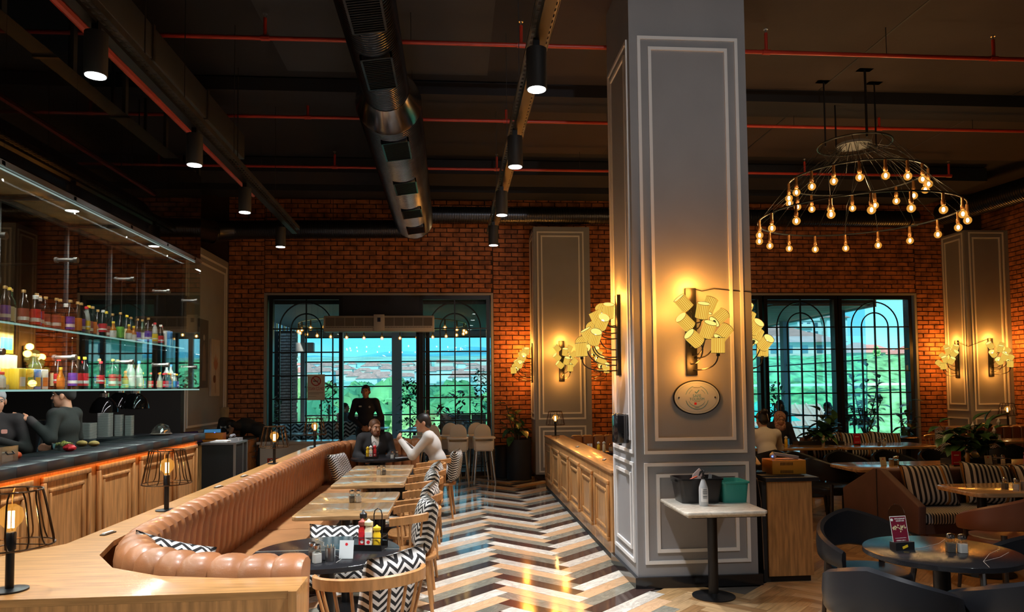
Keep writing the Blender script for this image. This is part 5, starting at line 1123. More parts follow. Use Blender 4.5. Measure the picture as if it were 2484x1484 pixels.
# ---------- back-to-back sofa ----------
upo = mat('upholstery_brown', (.095, .042, .03), .7, var=.15, vs=4, bump=.1, bs=200); sx0, sx1 = 4.42, 7.2
sf = thing('double_sofa', 'brown back-to-back sofa with sloping sides in the right dining area', 'sofa', (0, 7.3, 0))
sidep = [(-.66, .25), (.66, .25), (.68, .52), (.62, .55), (.06, .81), (-.06, .81), (-.62, .55), (-.68, .52)]
def side(x, d): return MB().add([(x+s*d/2, y, z) for s in (-1, 1) for y, z in sidep], [(0, 1, 2, 3, 4, 5, 6, 7), (15, 14, 13, 12, 11, 10, 9, 8)]+[(i, i+8, (i+1) % 8+8, (i+1) % 8) for i in range(8)])
side(sx0+.04, .08).build('side_panel', upo, sf, bevel=.012); side(sx1-.04, .08).build('side_panel', upo, sf, bevel=.012)
MB().bx(sx0-.006, sx0, -.004, .004, .26, .805).build('seam', blackm, sf)
MB().bx(sx0+.08, sx1-.08, -.07, .07, .25, .8).build('backrest', upo, sf, bevel=.02); 
fine = pattern('striped_fine', stripe(.028, 0, .5), (.5, .47, .43), (.012, .013, .018), .85)
for s in (-1, 1):
    a, b = (-.64, -.08) if s < 0 else (.08, .64)
    MB().bx(sx0+.085, sx1-.085, a, b, .25, .34).build('seat_frame', upo, sf); MB().bx(sx0+.09, sx1-.09, a-.02 if s < 0 else a, b if s < 0 else b+.02, .34, .45).build('seat_cushion', fine, sf, bevel=.03, seg=3)
for x in (sx0+.12, (sx0+sx1)/2, sx1-.12):
    for y in (-.56, .56): MB().cyl((x, y, .26), (x, y*1.06, 0), .035, .02, n=8).build('leg', mat('sofa_leg', (.2, .07, .025), .4), sf, smooth=True)
SP = pillow_mesh(.56, .44, .17, strp, 5, 'striped_cover')
for i, (x, a) in enumerate(((4.86, 0), (5.5, 6), (6.1, -5))):
    o = ob('striped_pillow', SP, None, (x, 7.1, .655)); o.rotation_euler = (R(-20), R(a), 0); tag(o, 'black and cream striped pillow on the near sofa seat, %s from the left' % ORD[i], 'pillow', 'striped pillows on the sofa')
o = ob('dark_cushion', pillow_mesh(.4, .35, .16, upo, 9, 'cushion_cover'), None, (6.35, 7.08, .7)); tag(o, 'plain brown cushion at the right end of the near sofa', 'pillow')
def wood_table(x0, x1, y0, y1, label, r=.06):
    t = thing('oak_table', label, 'table', ((x0+x1)/2, (y0+y1)/2, 0)); MB().prism(rrect(x1-x0, y1-y0, r, 5), .712, .75).build('tabletop', oakt, t, bevel=.006)
    for sx in ([-.32, .32] if x1-x0 > 1.2 else [0]):
        d = sx*(x1-x0)/1.0; MB().cyl((d, 0, .02), (d, 0, .712), .04, n=14).build('column', black, t, smooth=True); MB().lathe([(.24, 0), (.24, .01), (.05, .03)], (d, 0, 0), 24).build('base', black, t, smooth=True)
    return t
wood_table(4.47, 5.9, 5.87, 6.5, 'oak table with rounded corners in front of the striped pillows', .12)
shaker(4.9, 6.12, .75, 'pepper', 'pepper shaker, left of three on the oak table before the sofa'); shaker(4.95, 6.05, .75, 'salt', 'salt shaker, middle of three on the oak table before the sofa'); toothpick(5.02, 6.05, .75, 'steel cup, right of three on the oak table before the sofa')
wood_table(4.47, 7.3, 7.72, 8.46, 'long oak table behind the brown double sofa', .15)
card(4.95, 8.02, .75, R(10), 'white acrylic card on the left half of the long oak table'); toothpick(5.06, 8.05, .75, 'steel cup between card and shakers on the long oak table'); shaker(5.12, 8.08, .75, 'pepper', 'pepper shaker on the left half of the long oak table'); shaker(5.17, 8.12, .75, 'salt', 'salt shaker on the left half of the long oak table')
card(6.22, 8.0, .75, R(-10), 'white acrylic card on the right half of the long oak table'); shaker(6.31, 8.02, .75, 'pepper', 'pepper shaker on the right half of the long oak table'); shaker(6.38, 7.98, .75, 'salt', 'salt shaker on the right half of the long oak table')
# far tables
wood_table(4.2, 5.75, 10.45, 11.1, 'oak table before the woman with patterned headscarf'); wood_table(5.85, 7.35, 10.4, 11.2, 'oak table below the right window with red menu card')
rt5 = round_table(7.85, 12.4, .4, 'round black table by the right window'); 
wood_t = wood_table(8.4, 9.9, 11.0, 11.6, 'dark table at the corner booth', .04)
booth(8.95, 10.85, 12.45, mat('leather_brown', (.2, .08, .035), .4, coat=.1), 'brown leather corner booth under the corner pillar lamps', .9)
MB().bx(8.95, 10.9, .15, .4, 0, .9).build('booth_ledge', oakx, [o for o in C.objects if o.name.startswith('booth') and o.name.split('.')[0] == 'booth' and o.parent is None][-1])
pillow(PF, (9.5, 12.3, .62), R(-20), 0, 'chevron pillow on the corner booth'); 
shaker(8.68, 11.2, .75, 'salt', 'salt shaker on the corner booth table'); shaker(8.76, 11.2, .75, 'pepper', 'pepper shaker on the corner booth table'); card(8.95, 11.25, .75, R(10), 'tall acrylic card on the corner booth table')
def red_menu(x, y, z, label):
    t = thing('menu_card', label, 'menu card', (x, y, z)); MB().bx(-.05, .05, -.02, .02, 0, .015).build('base', bp_, t); MB().bx(-.055, .055, -.003, .003, .015, .17).build('card', mat('menu_bright', (.45, .02, .04), .4), t); MB().bx(-.03, .03, -.004, -.003, .12, .13).build('title_bar', pm['white'], t); MB().bx(-.035, .035, -.004, -.003, .04, .045).build('text_bar', pm['white'], t)
red_menu(6.27, 10.85, .75, 'small red menu card on the table below the right window'); shaker(6.6, 10.8, .75, 'pepper', 'pepper shaker beside the red menu below the right window'); shaker(6.68, 10.8, .75, 'salt', 'salt shaker beside the red menu below the right window'); squeeze(5.75, 10.9, .75, 'cream', 'cream', 'cream sauce bottle beside the plant below the right window')
for i, (x, c) in enumerate(((4.72, 'red'), (4.95, 'cream'), (5.1, 'yellow'))): squeeze(x, 10.8, .75, c, 'white', '%s sauce bottle on the table before the headscarf woman' % c, .16)
def sofa_small(x0, x1, y, label):
    t = thing('striped_sofa', label, 'sofa', (0, y, 0)); MB().bx(x0, x1, 0, .16, .25, .8).build('backrest', upo, t, bevel=.03, seg=3); MB().bx(x0, x1, -.55, -.003, .2, .45).build('seat', upo, t, bevel=.03, seg=3)
    for i in range(4): MB().cyl((x0+.08 if i % 2 else x1-.08, -.45 if i < 2 else .08, .25), (x0+.08 if i % 2 else x1-.08, -.45 if i < 2 else .08, 0), .03, n=8).build('leg', blw, t)
    return t
sofa_small(5.85, 7.35, 11.75, 'brown sofa with striped pillows under the right window')
for i, x in enumerate((6.15, 6.7, 7.2)):
    o = ob('striped_pillow', SP, None, (x, 11.58, .68)); o.rotation_euler = (R(-18), R(4*i-3), 0); tag(o, 'striped pillow on the sofa under the right window, %s from the left' % ORD[i], 'pillow', 'striped pillows under the window')
wv = mat('wicker_red', (.3, .1, .06), .6)
wcr = dup(ch0, 'reddish spindle armchair with chevron pillow by the right window', (8.62, 12.2, 0), R(110)); wcr['group'] = 'armchairs by the window'
pillow(PF, (8.7, 12.17, .66), R(14), R(130), 'chevron pillow in the reddish armchair by the right window')
# ---------- high chairs ----------
cream_p = mat('plastic_cream', (.8, .76, .7), .35, coat=.2); greyl = mat('leg_silver', (.4, .38, .36), .35, .7)
def high_chair(label, x, y, rz):
    t = thing('high_chair', label, 'high chair', (x, y, 0), R(rz), 'white high chairs')
    sh = [(-.15, 0), (.15, 0), (.16, .2), (.15, .3)]+arc(0, .3, .15, 0, pi, 10)[1:]+[(-.16, .2)]
    MB().prism(sh, -.012, .012).xf(T(0, .13, .6) @ RX(R(97))).build('backrest', cream_p, t, bevel=.006)
    MB().bx(-.16, .16, -.16, .14, .57, .6).build('seat', cream_p, t, bevel=.01); MB().prism([(-.15, 0), (.15, 0), (.16, .16), (-.16, .16)], -.01, .01).xf(T(0, -.17, .59) @ RX(pi/2)).build('front_shell', cream_p, t, bevel=.004)
    MB().prism(rrect(.38, .3, .05), .8, .83).xf(T(0, -.18, 0)).build('tray', cream_p, t, bevel=.008)
    for sx in (-1, 1):
        MB().bx(sx*.165-.01, sx*.165+.01, -.16, .14, .6, .8).build('side_shell', cream_p, t, bevel=.004)
        for sy in (-1, 1): MB().cyl((sx*.13, sy*.12, .6), (sx*.19, sy*.25, 0), .018, .014, n=8).build('leg', greyl, t, smooth=True)
        MB().tube([(sx*.06, -.1, .57), (sx*.08, -.13, .42), (sx*.03, -.1, .36)], .006, 4).build('strap', blackm, t)
    return t
hc = high_chair('white high chair, front right of the group by the doorway', .52, 13.05, 4)
for l, x, y, rz in (('white high chair, front middle of the group by the doorway', .07, 13.0, -3), ('white high chair, back right of the group by the doorway', .42, 13.62, 5), ('white high chair, back middle of the group by the doorway', -.08, 13.6, -4), ('white high chair, front left behind the white shirt man', -.42, 13.05, -10), ('white high chair, back left behind the white shirt man', -.56, 13.65, -6)): dup(hc, l, (x, y, 0), R(rz))
# ---------- air curtain and no smoking sign ----------
ac = thing('air_curtain', 'long white air curtain unit mounted above the doorway', 'air curtain', (-1.4, 13.86, 2.78)); wp = mat('unit_white', (.5, .49, .47), .4)
MB().prism([(-.13, 0), (.12, .0), (.12, .3), (-.1, .3), (-.13, .24)], -1.03, 1.03).xf(M4(((0, 0, 1, 0), (1, 0, 0, 0), (0, 1, 0, 0), (0, 0, 0, 1)))).build('housing', wp, ac, bevel=.006)
ig = mat('grille_taupe', (.12, .11, .1), .6)
for a, b in ((-1.0, -.1), (.1, 1.0)):
    g = MB().bx(a, b, -.135, -.118, .1, .26).build('intake_grille', ig, ac)
    for i in range(5): MB().bx(a+(b-a)*i/5, a+(b-a)*i/5+.006, -.138, -.134, .1, .26).build('grille_rib', wp, g)
    for i in range(30): MB().bx(a+.01+(b-a-.02)*i/30, a+.01+(b-a-.02)*i/30+.017, -.134, -.128, .07, .085).build('vent_slot', blackm, ac)
MB().bx(-.1, .1, -.15, -.12, .01, .32).build('control_panel', wp, ac, bevel=.006); MB().bx(-.03, .03, -.153, -.15, .18, .26).build('display', mat('display_navy', (.01, .015, .06), .2), ac)
for x in (-.8, .8): MB().bx(x-.03, x+.03, .12, .15, .1, .28).build('bracket', steel, ac)
ns = thing('no_smoking_sign', 'white no smoking notice with red circle on the left window', 'sign', (-2.62, 14.03, 1.74)); MS_ = RX(pi/2)
MB().bx(-.165, .165, 0, .006, -.245, .245).build('board', white, ns); red_s = mat('sign_red', (.5, .015, .02), .5)
MB().tube([(.085*cos(2*pi*i/32), -.003, .12+.085*sin(2*pi*i/32)) for i in range(32)], .009, 6, True).build('red_ring', red_s, ns); MB().cyl((-.06, -.004, .18), (.06, -.004, .06), .008, n=6).build('red_bar', red_s, ns)
MB().bx(-.055, .035, -.003, 0, .108, .124).build('cigarette', bp_, ns); MB().tube([(.045, -.002, .116), (.05, -.002, .14), (.035, -.002, .15), (.045, -.002, .165)], .004, 4).build('smoke_curl', bp_, ns)
text('SİGARA İÇİLMEZ', .052, red_s, ns, mx=T(0, -.001, -.03) @ MS_ @ M4.Diagonal((.72, 1.5, 1, 1)))
for z, w_ in ((-.1, .28), (-.115, .27), (-.13, .2), (-.175, .14)): MB().bx(-.14, -.14+w_, -.001, 0, z, z+.006).build('text_line', mat('text_grey', (.25, .25, .25), .6), ns)
# ---------- signed-distance bodies meshed by surface nets ----------
def sdf_mesh(prims, vox, name, mats, k=.02):
    lo = np.full(3, 1e9); hi = -lo
    P = []
    for p in prims:
        if p[0] == 'c':
            a, b = np.array(p[1], float), np.array(p[2], float); r = max(p[3], p[4]); l = np.minimum(a, b)-r; h = np.maximum(a, b)+r; sub = len(p) > 5
        else:
            c = np.array(p[1], float); r = max(p[2]); l, h = c-r, c+r; sub = len(p) > 4 and p[4]
        P.append((p, l, h, sub))
        if not sub: lo = np.minimum(lo, l); hi = np.maximum(hi, h)
    lo -= .03; hi += .03; n = np.ceil((hi-lo)/vox).astype(int)+1
    ax = [lo[i]+vox*np.arange(n[i]) for i in range(3)]; F = np.full(n, .2)
    for p, l, h, sub in P:
        i0 = np.clip(((l-.06-lo)/vox).astype(int), 0, n); i1 = np.clip(((h+.06-lo)/vox).astype(int)+2, 0, n)
        if (i1 <= i0).any(): continue
        sl = tuple(slice(a, b) for a, b in zip(i0, i1)); X = np.stack(np.meshgrid(*[ax[i][sl[i]] for i in range(3)], indexing='ij'), -1)
        if p[0] == 'c':
            a, b = np.array(p[1], float), np.array(p[2], float); d = b-a; t = np.clip(((X-a)@d)/max(1e-9, d@d), 0, 1); D = np.linalg.norm(X-a-t[..., None]*d, axis=-1)-(p[3]+(p[4]-p[3])*t)
        else:
            q = X-np.array(p[1], float)
            if len(p) > 3 and p[3] is not None: q = q@np.array(p[3], float)
            r = np.array(p[2], float); k0 = np.linalg.norm(q/r, axis=-1); k1 = np.linalg.norm(q/(r*r), axis=-1); D = k0*(k0-1)/np.maximum(k1, 1e-6)
        f = F[sl]
        if sub: kk = .008; h_ = np.clip(.5-.5*(f+D)/kk, 0, 1); F[sl] = f*(1-h_)+(-D)*h_+kk*h_*(1-h_)
        else:
            kk = p[5] if False else k; h_ = np.clip(.5+.5*(f-D)/kk, 0, 1); F[sl] = f*(1-h_)+D*h_-kk*h_*(1-h_)
    s = F < 0; S_ = np.zeros(n-1); acc = np.zeros((*(n-1), 3)); A = lambda M, o: M[tuple(slice(o[i], n[i]-1+o[i]) for i in range(3))]
    for d in range(3):
        o1, o2 = [i for i in range(3) if i != d]
        for u in (0, 1):
            for v in (0, 1):
                a = [0, 0, 0]; a[o1] = u; a[o2] = v; b = list(a); b[d] = 1
                f0, f1 = A(F, a), A(F, b); m = (f0 < 0) != (f1 < 0); t = np.where(m, f0/np.where(m, f0-f1, 1), 0)
                S_ += m
                for i in range(3): acc[..., i] += m*(a[i] if i != d else t)
    act = S_ > 0; idx = np.full(act.shape, -1, int); idx[act] = np.arange(act.sum()); c = np.argwhere(act); vs = lo+vox*(c+acc[act]/S_[act][:, None]); fs = []
    for d in range(3):
        o1, o2 = (d+1) % 3, (d+2) % 3; e0 = [slice(None)]*3; e1 = [slice(None)]*3; e0[d] = slice(0, n[d]-1); e1[d] = slice(1, n[d]); ch = s[tuple(e0)] != s[tuple(e1)]; pos = np.argwhere(ch)
        pos = pos[(pos[:, o1] > 0) & (pos[:, o2] > 0) & (pos[:, o1] < n[o1]-1) & (pos[:, o2] < n[o2]-1)]
        inside = s[tuple(pos.T)]
        def q(du, dv): r = pos.copy(); r[:, o1] -= du; r[:, o2] -= dv; return idx[tuple(r.T)]
        Q = np.stack([q(0, 0), q(1, 0), q(1, 1), q(0, 1)], 1); Q[~inside] = Q[~inside][:, ::-1]; fs.append(Q)
    fs = np.concatenate(fs); fs = fs[(fs >= 0).all(1)]
    me = bpy.data.meshes.new(name); me.from_pydata(vs.tolist(), [], fs.tolist())
    for m_ in (mats if isinstance(mats, (list, tuple)) else [mats]): me.materials.append(m_)
    me.polygons.foreach_set('use_smooth', [True]*len(me.polygons)); return me
skins = {'a': mat('skin_a', (.5, .27, .17), .5, var=.06, vs=12), 'b': mat('skin_b', (.42, .21, .12), .5, var=.06, vs=12)}
lipm = mat('lip', (.32, .09, .07), .45); eyew = mat('eye_white', (.55, .52, .48), .3); iris = mat('eye_dark', (.015, .01, .008), .2)
cloth = lambda n_, c, **k: mat('cloth_'+n_, c, .85, bump=.08, bs=90, **k)
blackc = cloth('black', (.013, .013, .015)); charc = cloth('charcoal', (.028, .028, .03)); whitec = cloth('white', (.6, .57, .54)); navy = cloth('navy', (.012, .014, .025)); bluec = cloth('blue', (.16, .26, .42)); greyc_ = cloth('grey', (.1, .1, .11)); shoe = mat('shoe_black', (.012, .012, .012), .5)
def hand(w, dr, nrm, side, curl, L=1.):
    """palm + four fingers + thumb, rooted in the wrist"""
    w = V(w); d = V(dr).normalized(); n_ = V(nrm); n_ = (n_-d*n_.dot(d)).normalized(); s_ = d.cross(n_).normalized()*side; pr = []
    pr += [('c', w, w+d*.045*L, .022, .026)]
    for i, (o, l) in enumerate(((.03, .072), (.011, .08), (-.009, .075), (-.027, .058))):
        k0 = w+d*.085*L+s_*o; pr.append(('c', w+d*.02+s_*o*.6, k0, .016, .0125)); a = curl*.6; p = k0; l *= L
        for j in range(3):
            v = d*cos(a)+n_*sin(a)+s_*(o*.9*(1-min(1, curl))); q = p+v*l*(.45, .32, .25)[j]; pr.append(('c', p, q, .0098-.0008*j, .009-.0008*j)); p = q; a += curl*.75
    b = w+d*.025+s_*.024; m1 = b+(d*.7+s_*.6+n_*.25).normalized()*.045*L; t_ = m1+(d*.85+s_*.2+n_*(.2+.4*curl)).normalized()*.034*L
    pr += [('c', b, m1, .015, .012), ('c', m1, t_, .0115, .009)]; return pr
def M3(m): return np.array([[m[i][j] for j in range(3)] for i in range(3)])
STAND = dict(pel=(0, 0, .96), mid=(0, .01, 1.14), che=(0, .0, 1.32), nek=(0, .012, 1.5), hed=(0, -.018, 1.635), shL=(.185, .0, 1.445), elL=(.25, .03, 1.16), wrL=(.24, -.1, .94), shR=(-.185, 0, 1.445), elR=(-.25, .03, 1.16), wrR=(-.24, -.1, .94),
             hipL=(.09, 0, .93), knL=(.1, -.02, .5), anL=(.1, .03, .09), hipR=(-.09, 0, .93), knR=(-.1, -.02, .5), anR=(-.1, .03, .09), hL=(0, -.2, -1), hR=(0, -.2, -1), nL=(-1, 0, 0), nR=(1, 0, 0))
SIT = dict(pel=(0, .02, .57), mid=(0, .03, .74), che=(0, .0, .93), nek=(0, -.01, 1.1), hed=(0, -.045, 1.235), shL=(.185, 0, 1.045), elL=(.25, -.06, .79), wrL=(.17, -.28, .79), shR=(-.185, 0, 1.045), elR=(-.25, -.06, .79), wrR=(-.17, -.28, .79),
           hipL=(.1, .0, .55), knL=(.14, -.42, .54), anL=(.14, -.42, .09), hipR=(-.1, .0, .55), knR=(-.14, -.42, .54), anR=(-.14, -.42, .09), hL=(-.3, -1, -.1), hR=(.3, -1, -.1), nL=(0, 0, -1), nR=(0, 0, -1))
def person(label, base, over, loc, rz, head=(0, 0, 0), skin='a', top=blackc, bot=blackc, hair='short', hairm=None, vox=.009, curl=.5, sleeve=1., beard=None, female=False, s=1., jacket=None):
    J = {k: V(v)*s for k, v in {**base, **over}.items()}; J.update({k: V({**base, **over}[k]) for k in ('hL', 'hR', 'nL', 'nR')})
    root = thing('person', label, 'person', loc, R(rz)); sk = skins[skin]
    HM = T(*J['hed']) @ RZ(R(head[2])) @ RX(R(head[0])) @ RY(R(head[1])); h3 = M3(HM.to_3x3()); H = lambda x, y, z: HM @ V((x, y, z))
    up = (J['nek']-J['pel']).normalized(); rt = (J['shL']-J['shR']).normalized(); fw = up.cross(rt).normalized(); rt = fw.cross(up); tr = np.array([[rt.x, fw.x, up.x], [rt.y, fw.y, up.y], [rt.z, fw.z, up.z]])
    g = .93 if female else 1.
    def torso(i):
        return [('e', J['pel'], (.16*(1.05 if female else 1)+i, .115+i, .12+i), tr), ('e', J['mid'], (.138*g+i, .105*g+i, .15+i), tr), ('e', J['che'], (.163*g+i, .115+i, .16+i), tr), ('c', J['shL']-rt*.03, J['shR']+rt*.03, .062+i, .062+i), ('c', J['che'].lerp(J['nek'], .5), J['nek']-up*.01, .085+i*.5, .055+i*.3)]
    def limbs(i, arms=True, f=1.):
        q = []
        for c in 'LR':
            e = J['el'+c].lerp(J['wr'+c], min(1, max(0, f*2-1))); q += [('c', J['sh'+c], J['sh'+c].lerp(J['el'+c], min(1, f*2)), .052*g+i, .042*g+i)]
            if f > .5: q += [('c', J['el'+c], e, .042*g+i, (.042-.014*min(1, f*2-1))*g+i)]
        return q
    def legs(i):
        q = []
        for c in 'LR': q += [('c', J['hip'+c], J['kn'+c], .082+i, .054+i), ('c', J['kn'+c], J['an'+c], .053+i, .036+i)]
        return q
    B = torso(-.006)+limbs(-.004)+legs(-.006)
    B += [('c', J['nek'], H(0, .02, -.06), .054*g, .05*g), ('e', H(0, .012, .03), (.074, .092, .084), h3), ('e', H(0, -.03, -.04), (.058, .06, .08), h3), ('e', H(0, -.055, -.1), (.03, .028, .022), h3), ('c', H(0, -.084, .012), H(0, -.108, -.03), .0075, .0125),
          ('e', H(0, -.08, .028), (.045, .014, .009), h3), ('e', H(.078, .014, -.012), (.011, .022, .032), h3), ('e', H(-.078, .014, -.012), (.011, .022, .032), h3), ('e', H(0, -.086, -.066), (.022, .01, .011), h3), ('e', H(.034, -.058, -.03), (.022, .022, .02), h3), ('e', H(-.034, -.058, -.03), (.022, .022, .02), h3)]
    B += hand(J['wrL'], J['hL'], J['nL'], 1, curl)+hand(J['wrR'], J['hR'], J['nR'], -1, curl)
    B += [('e', H(.032, -.094, .008), (.015, .012, .009), h3, True), ('e', H(-.032, -.094, .008), (.015, .012, .009), h3, True)]
    for c in 'LR': B += [('c', J['an'+c], J['an'+c]+V((0, -.13, -.045)), .035, .028)]
    body = ob('body', sdf_mesh(B, vox, 'body', sk, .014), root); ob_child = body
    em = MB(); 
    for sx in (1, -1):
        e = MB().ell((0, 0, 0), (.0125, .009, .0075), 10, 6, HM.to_3x3()); e.xf(T(*H(sx*.032, -.082, .008))).build('eye', eyew, root); MB().ell((0, 0, 0), (.006, .003, .006), 8, 5, HM.to_3x3()).xf(T(*H(sx*.032, -.091, .008))).build('iris', iris, root)
        MB().tube([H(sx*.018, -.094, .026), H(sx*.034, -.09, .031), H(sx*.052, -.074, .024)], [.0035, .004, .002], 5).build('eyebrow', hairm or iris, root)
    MB().ell((0, 0, 0), (.021, .006, .006), 10, 5, HM.to_3x3()).xf(T(*H(0, -.094, -.066))).build('lips', lipm, root)
    ob('shirt', sdf_mesh(torso(.01)+limbs(.01, True, sleeve), vox, 'shirt', top, .035), root)
    if jacket: 
        fr = J['che']+fw*0; jk = torso(.024)+limbs(.022, True, 1)+[('c', J['che']-fw*.0+V((0, -.2, .2)), J['mid']+V((0, -.2, -.05)), .075, .05, True), ('c', J['nek']+V((0, -.12, -.02)), J['che']+V((0, -.17, .05)), .075, .07, True)]
        ob('jacket', sdf_mesh(jk, vox, 'jacket', jacket, .03), root)
    ob('trousers', sdf_mesh([('e', J['pel']-up*.02, (.165, .12, .11), tr)]+legs(.01), vox*1.2, 'trousers', bot, .03), root)
    for c in 'LR': ob('shoe', sdf_mesh([('c', J['an'+c]+V((0, .03, -.04)), J['an'+c]+V((0, -.14, -.05)), .042, .036), ('c', J['an'+c], J['an'+c]+V((0, 0, -.03)), .044, .044)], .012, 'shoe', shoe, .02), root)
    hm = hairm or mat('hair_black', (.012, .009, .008), .5)
    if hair in ('short', 'long', 'bun'):
        q = [('e', H(0, .018, .036), (.081, .097, .09), h3), ('e', H(0, .06, -.02), (.068, .055, .07), h3)]
        if hair == 'bun': q += [('e', H(0, .1, .1), (.05, .05, .045), h3)]
        if hair == 'long': q += [('c', H(.05, .05, -.02), H(.06, .06, -.2), .045, .03), ('c', H(-.05, .05, -.02), H(-.06, .06, -.2), .045, .03), ('c', H(0, .08, 0), H(0, .09, -.22), .05, .04)]
        q += [('e', H(0, -.085, -.035), (.085, .085, .098), h3, True), ('e', H(.09, -.01, -.05), (.04, .05, .06), h3, True), ('e', H(-.09, -.01, -.05), (.04, .05, .06), h3, True)]
        if hair == 'long': q = q[:-2]
        ob('hair', sdf_mesh(q, vox*.85, 'hair', hm, .015), root)
    elif hair == 'cap':
        ob('cap', sdf_mesh([('e', H(0, .016, .045), (.083, .1, .086), h3), ('e', H(0, .07, -.0), (.06, .045, .05), h3), ('e', H(0, -.1, -.03), (.1, .09, .085), h3, True)], vox*.85, 'cap', hm, .015), root)
    elif hair == 'scarf':
        ob('headscarf', sdf_mesh([('e', H(0, .015, .03), (.092, .11, .1), h3), ('c', H(0, .0, -.08), J['nek']+V((0, -.02, 0)), .09, .1), ('e', H(0, -.1, -.02), (.062, .08, .082), h3, True)], vox, 'headscarf', hm, .02), root)
    if beard: ob('beard', sdf_mesh([('e', H(0, -.05, -.088), (.052, .052, .046), h3), ('e', H(.045, -.02, -.05), (.022, .035, .045), h3), ('e', H(-.045, -.02, -.05), (.022, .035, .045), h3), ('e', H(0, -.096, -.05), (.03, .012, .008), h3), ('e', H(0, -.1, -.068), (.02, .02, .008), h3, True)], vox*.8, 'beard', beard, .01), root)
    return root, J, H
def badge(root, p, m_, r=.02, rx=0): MB().prism(circ(r, 12), 0, .004).xf(T(*p) @ RX(pi/2)).build('badge', m_, root)
brn = mat('hair_ginger', (.12, .05, .02), .6); hb = mat('hair_brown', (.03, .016, .01), .5)
capg = cloth('cap_grey', (.3, .34, .36)); capb = cloth('cap_black', (.012, .012, .012))
# bar staff
p1, J1, H1 = person('barman in charcoal long sleeve shirt, turned away with open palm, behind the bar', STAND, dict(elL=(.27, .02, 1.22), wrL=(.31, -.15, 1.41), hL=(.2, -1, .3), nL=(.1, .5, 1), elR=(-.26, -.02, 1.2), wrR=(-.2, -.2, 1.1), hR=(0, -1, .1)), (-3.97, 7.75, -.02), -92, (0, 0, 8), 'a', charc, blackc, 'cap', capb, .007, .25, s=1.03)
p2, J2, H2 = person('barwoman in black shirt with grey cap holding a cup at chest height', STAND, dict(elL=(.25, -.03, 1.17), wrL=(.07, -.24, 1.27), hL=(-.9, -.25, .35), nL=(0, 1, 0), elR=(-.25, -.03, 1.17), wrR=(-.08, -.24, 1.22), hR=(.9, -.3, .3), nR=(0, 1, 0)), (-4.4, 7.35, -.04), 22, (8, 0, 18), 'a', blackc, blackc, 'cap', capg, .007, .7, female=True, s=1.015)
MB().prism(rrect(.05, .04, .01), 0, .003).xf(T(.09, -.145, 1.37) @ RX(pi/2)).build('chest_badge', mat('badge_pink', (.6, .3, .25), .5), p2)
text('PY', .06, white, p2, 'apron_lettering', mx=T(-.02, -.16, .98) @ RX(pi/2))
tag(MB().lathe([(.026, 0), (.034, .09), (.031, .09), (.024, .004)], n=16).build('paper_cup', white, None, (-4.33, 7.1, 1.22), smooth=True), 'white paper cup held in the barwoman hands', 'cup')
# man bending over the drawer cabinet
p3, J3, H3 = person('man in dark clothes bending over the corner drawer cabinet', STAND, dict(pel=(0, .05, .93), mid=(0, -.1, 1.03), che=(0, -.3, 1.1), nek=(0, -.47, 1.13), hed=(0, -.58, 1.08), shL=(.185, -.4, 1.1), elL=(.25, -.42, 1.13), wrL=(.22, -.5, .95), shR=(-.185, -.4, 1.08), elR=(-.24, -.5, .95), wrR=(-.2, -.55, .97), hL=(0, -.8, -.4), hR=(0, -1, 0), hipL=(.09, .05, .9), hipR=(-.09, .05, .9)), (-3.2, 12.55, 0), -100, (62, 0, 0), 'a', blackc, charc, 'short', None, .009, .5, sleeve=.5)
pbag = thing('paper_bag', 'brown paper bag standing above a dark bundle in the corner by the brick wall', 'bag', (-3.92, 12.75, 1.22)); pbm = mat('paper_brown', (.3, .2, .1), .85, var=.15, vs=8)
zz = [(.075*cos(a), .06*sin(a)) for a in [2*pi*i/10 for i in range(10)]]; MB().add([(x*.9, y*.9, 0) for x, y in zz]+[(x*1.05, y, .14+(.05 if i % 2 else 0)) for i, (x, y) in enumerate(zz)], [(i, (i+1) % 10, 10+(i+1) % 10, 10+i) for i in range(10)]+[tuple(range(9, -1, -1)), tuple(range(10, 20))]).build('bag', pbm, pbag)
bd = thing('dark_bundle', 'dark cloth bundle with pale bow motifs leaning in the corner', 'bundle', (-3.92, 12.75, 0)); ob('cloth', sdf_mesh([('c', (0, 0, .05), (0, 0, .85), .17, .16), ('c', (0, 0, .85), (0, 0, 1.16), .16, .1)], .015, 'cloth', blackc), bd)
for z in (1.08, .98): MB().add([(-.05, -.163, .02), (-.05, -.163, -.03), (0, -.163, 0), (.05, -.163, .02), (.05, -.163, -.03), (-.05, -.158, .02), (-.05, -.158, -.03), (0, -.158, 0), (.05, -.158, .02), (.05, -.158, -.03)], [(0, 1, 2), (2, 4, 3), (5, 7, 6), (7, 8, 9)]).xf(T(.03, 0, z)).build('bow_motif', mat('bow_pale', (.4, .4, .4), .8), bd)
# standing waiter
p4, J4, H4 = person('waiter in black shirt and black apron standing in the doorway', STAND, dict(elL=(.27, .02, 1.17), wrL=(.08, -.16, 1.02), hL=(-.8, -.1, -.5), nL=(0, 1, 0), elR=(-.27, .02, 1.17), wrR=(-.06, -.17, 1.0), hR=(.85, -.1, -.4), nR=(0, 1, 0)), (-1.62, 13.5, 0), 0, (6, 0, -4), 'b', navy, blackc, 'short', None, .009, .6, s=1.01)
ob('apron', sdf_mesh([('e', (0, -.02, .9), (.19, .14, .16)), ('c', (0, -.03, .85), (0, -.03, .5), .17, .18)], .014, 'apron', blackc), p4)
text('PY', .11, white, p4, 'apron_lettering', mx=T(.06, -.215, .8) @ RX(pi/2) @ RZ(R(-25))); badge(p4, (.085, -.133, 1.37), mat('badge_pale', (.5, .45, .42), .5)); MB().bx(-.11, -.06, -.14, -.136, 1.37, 1.395).build('name_tag', white, p4)
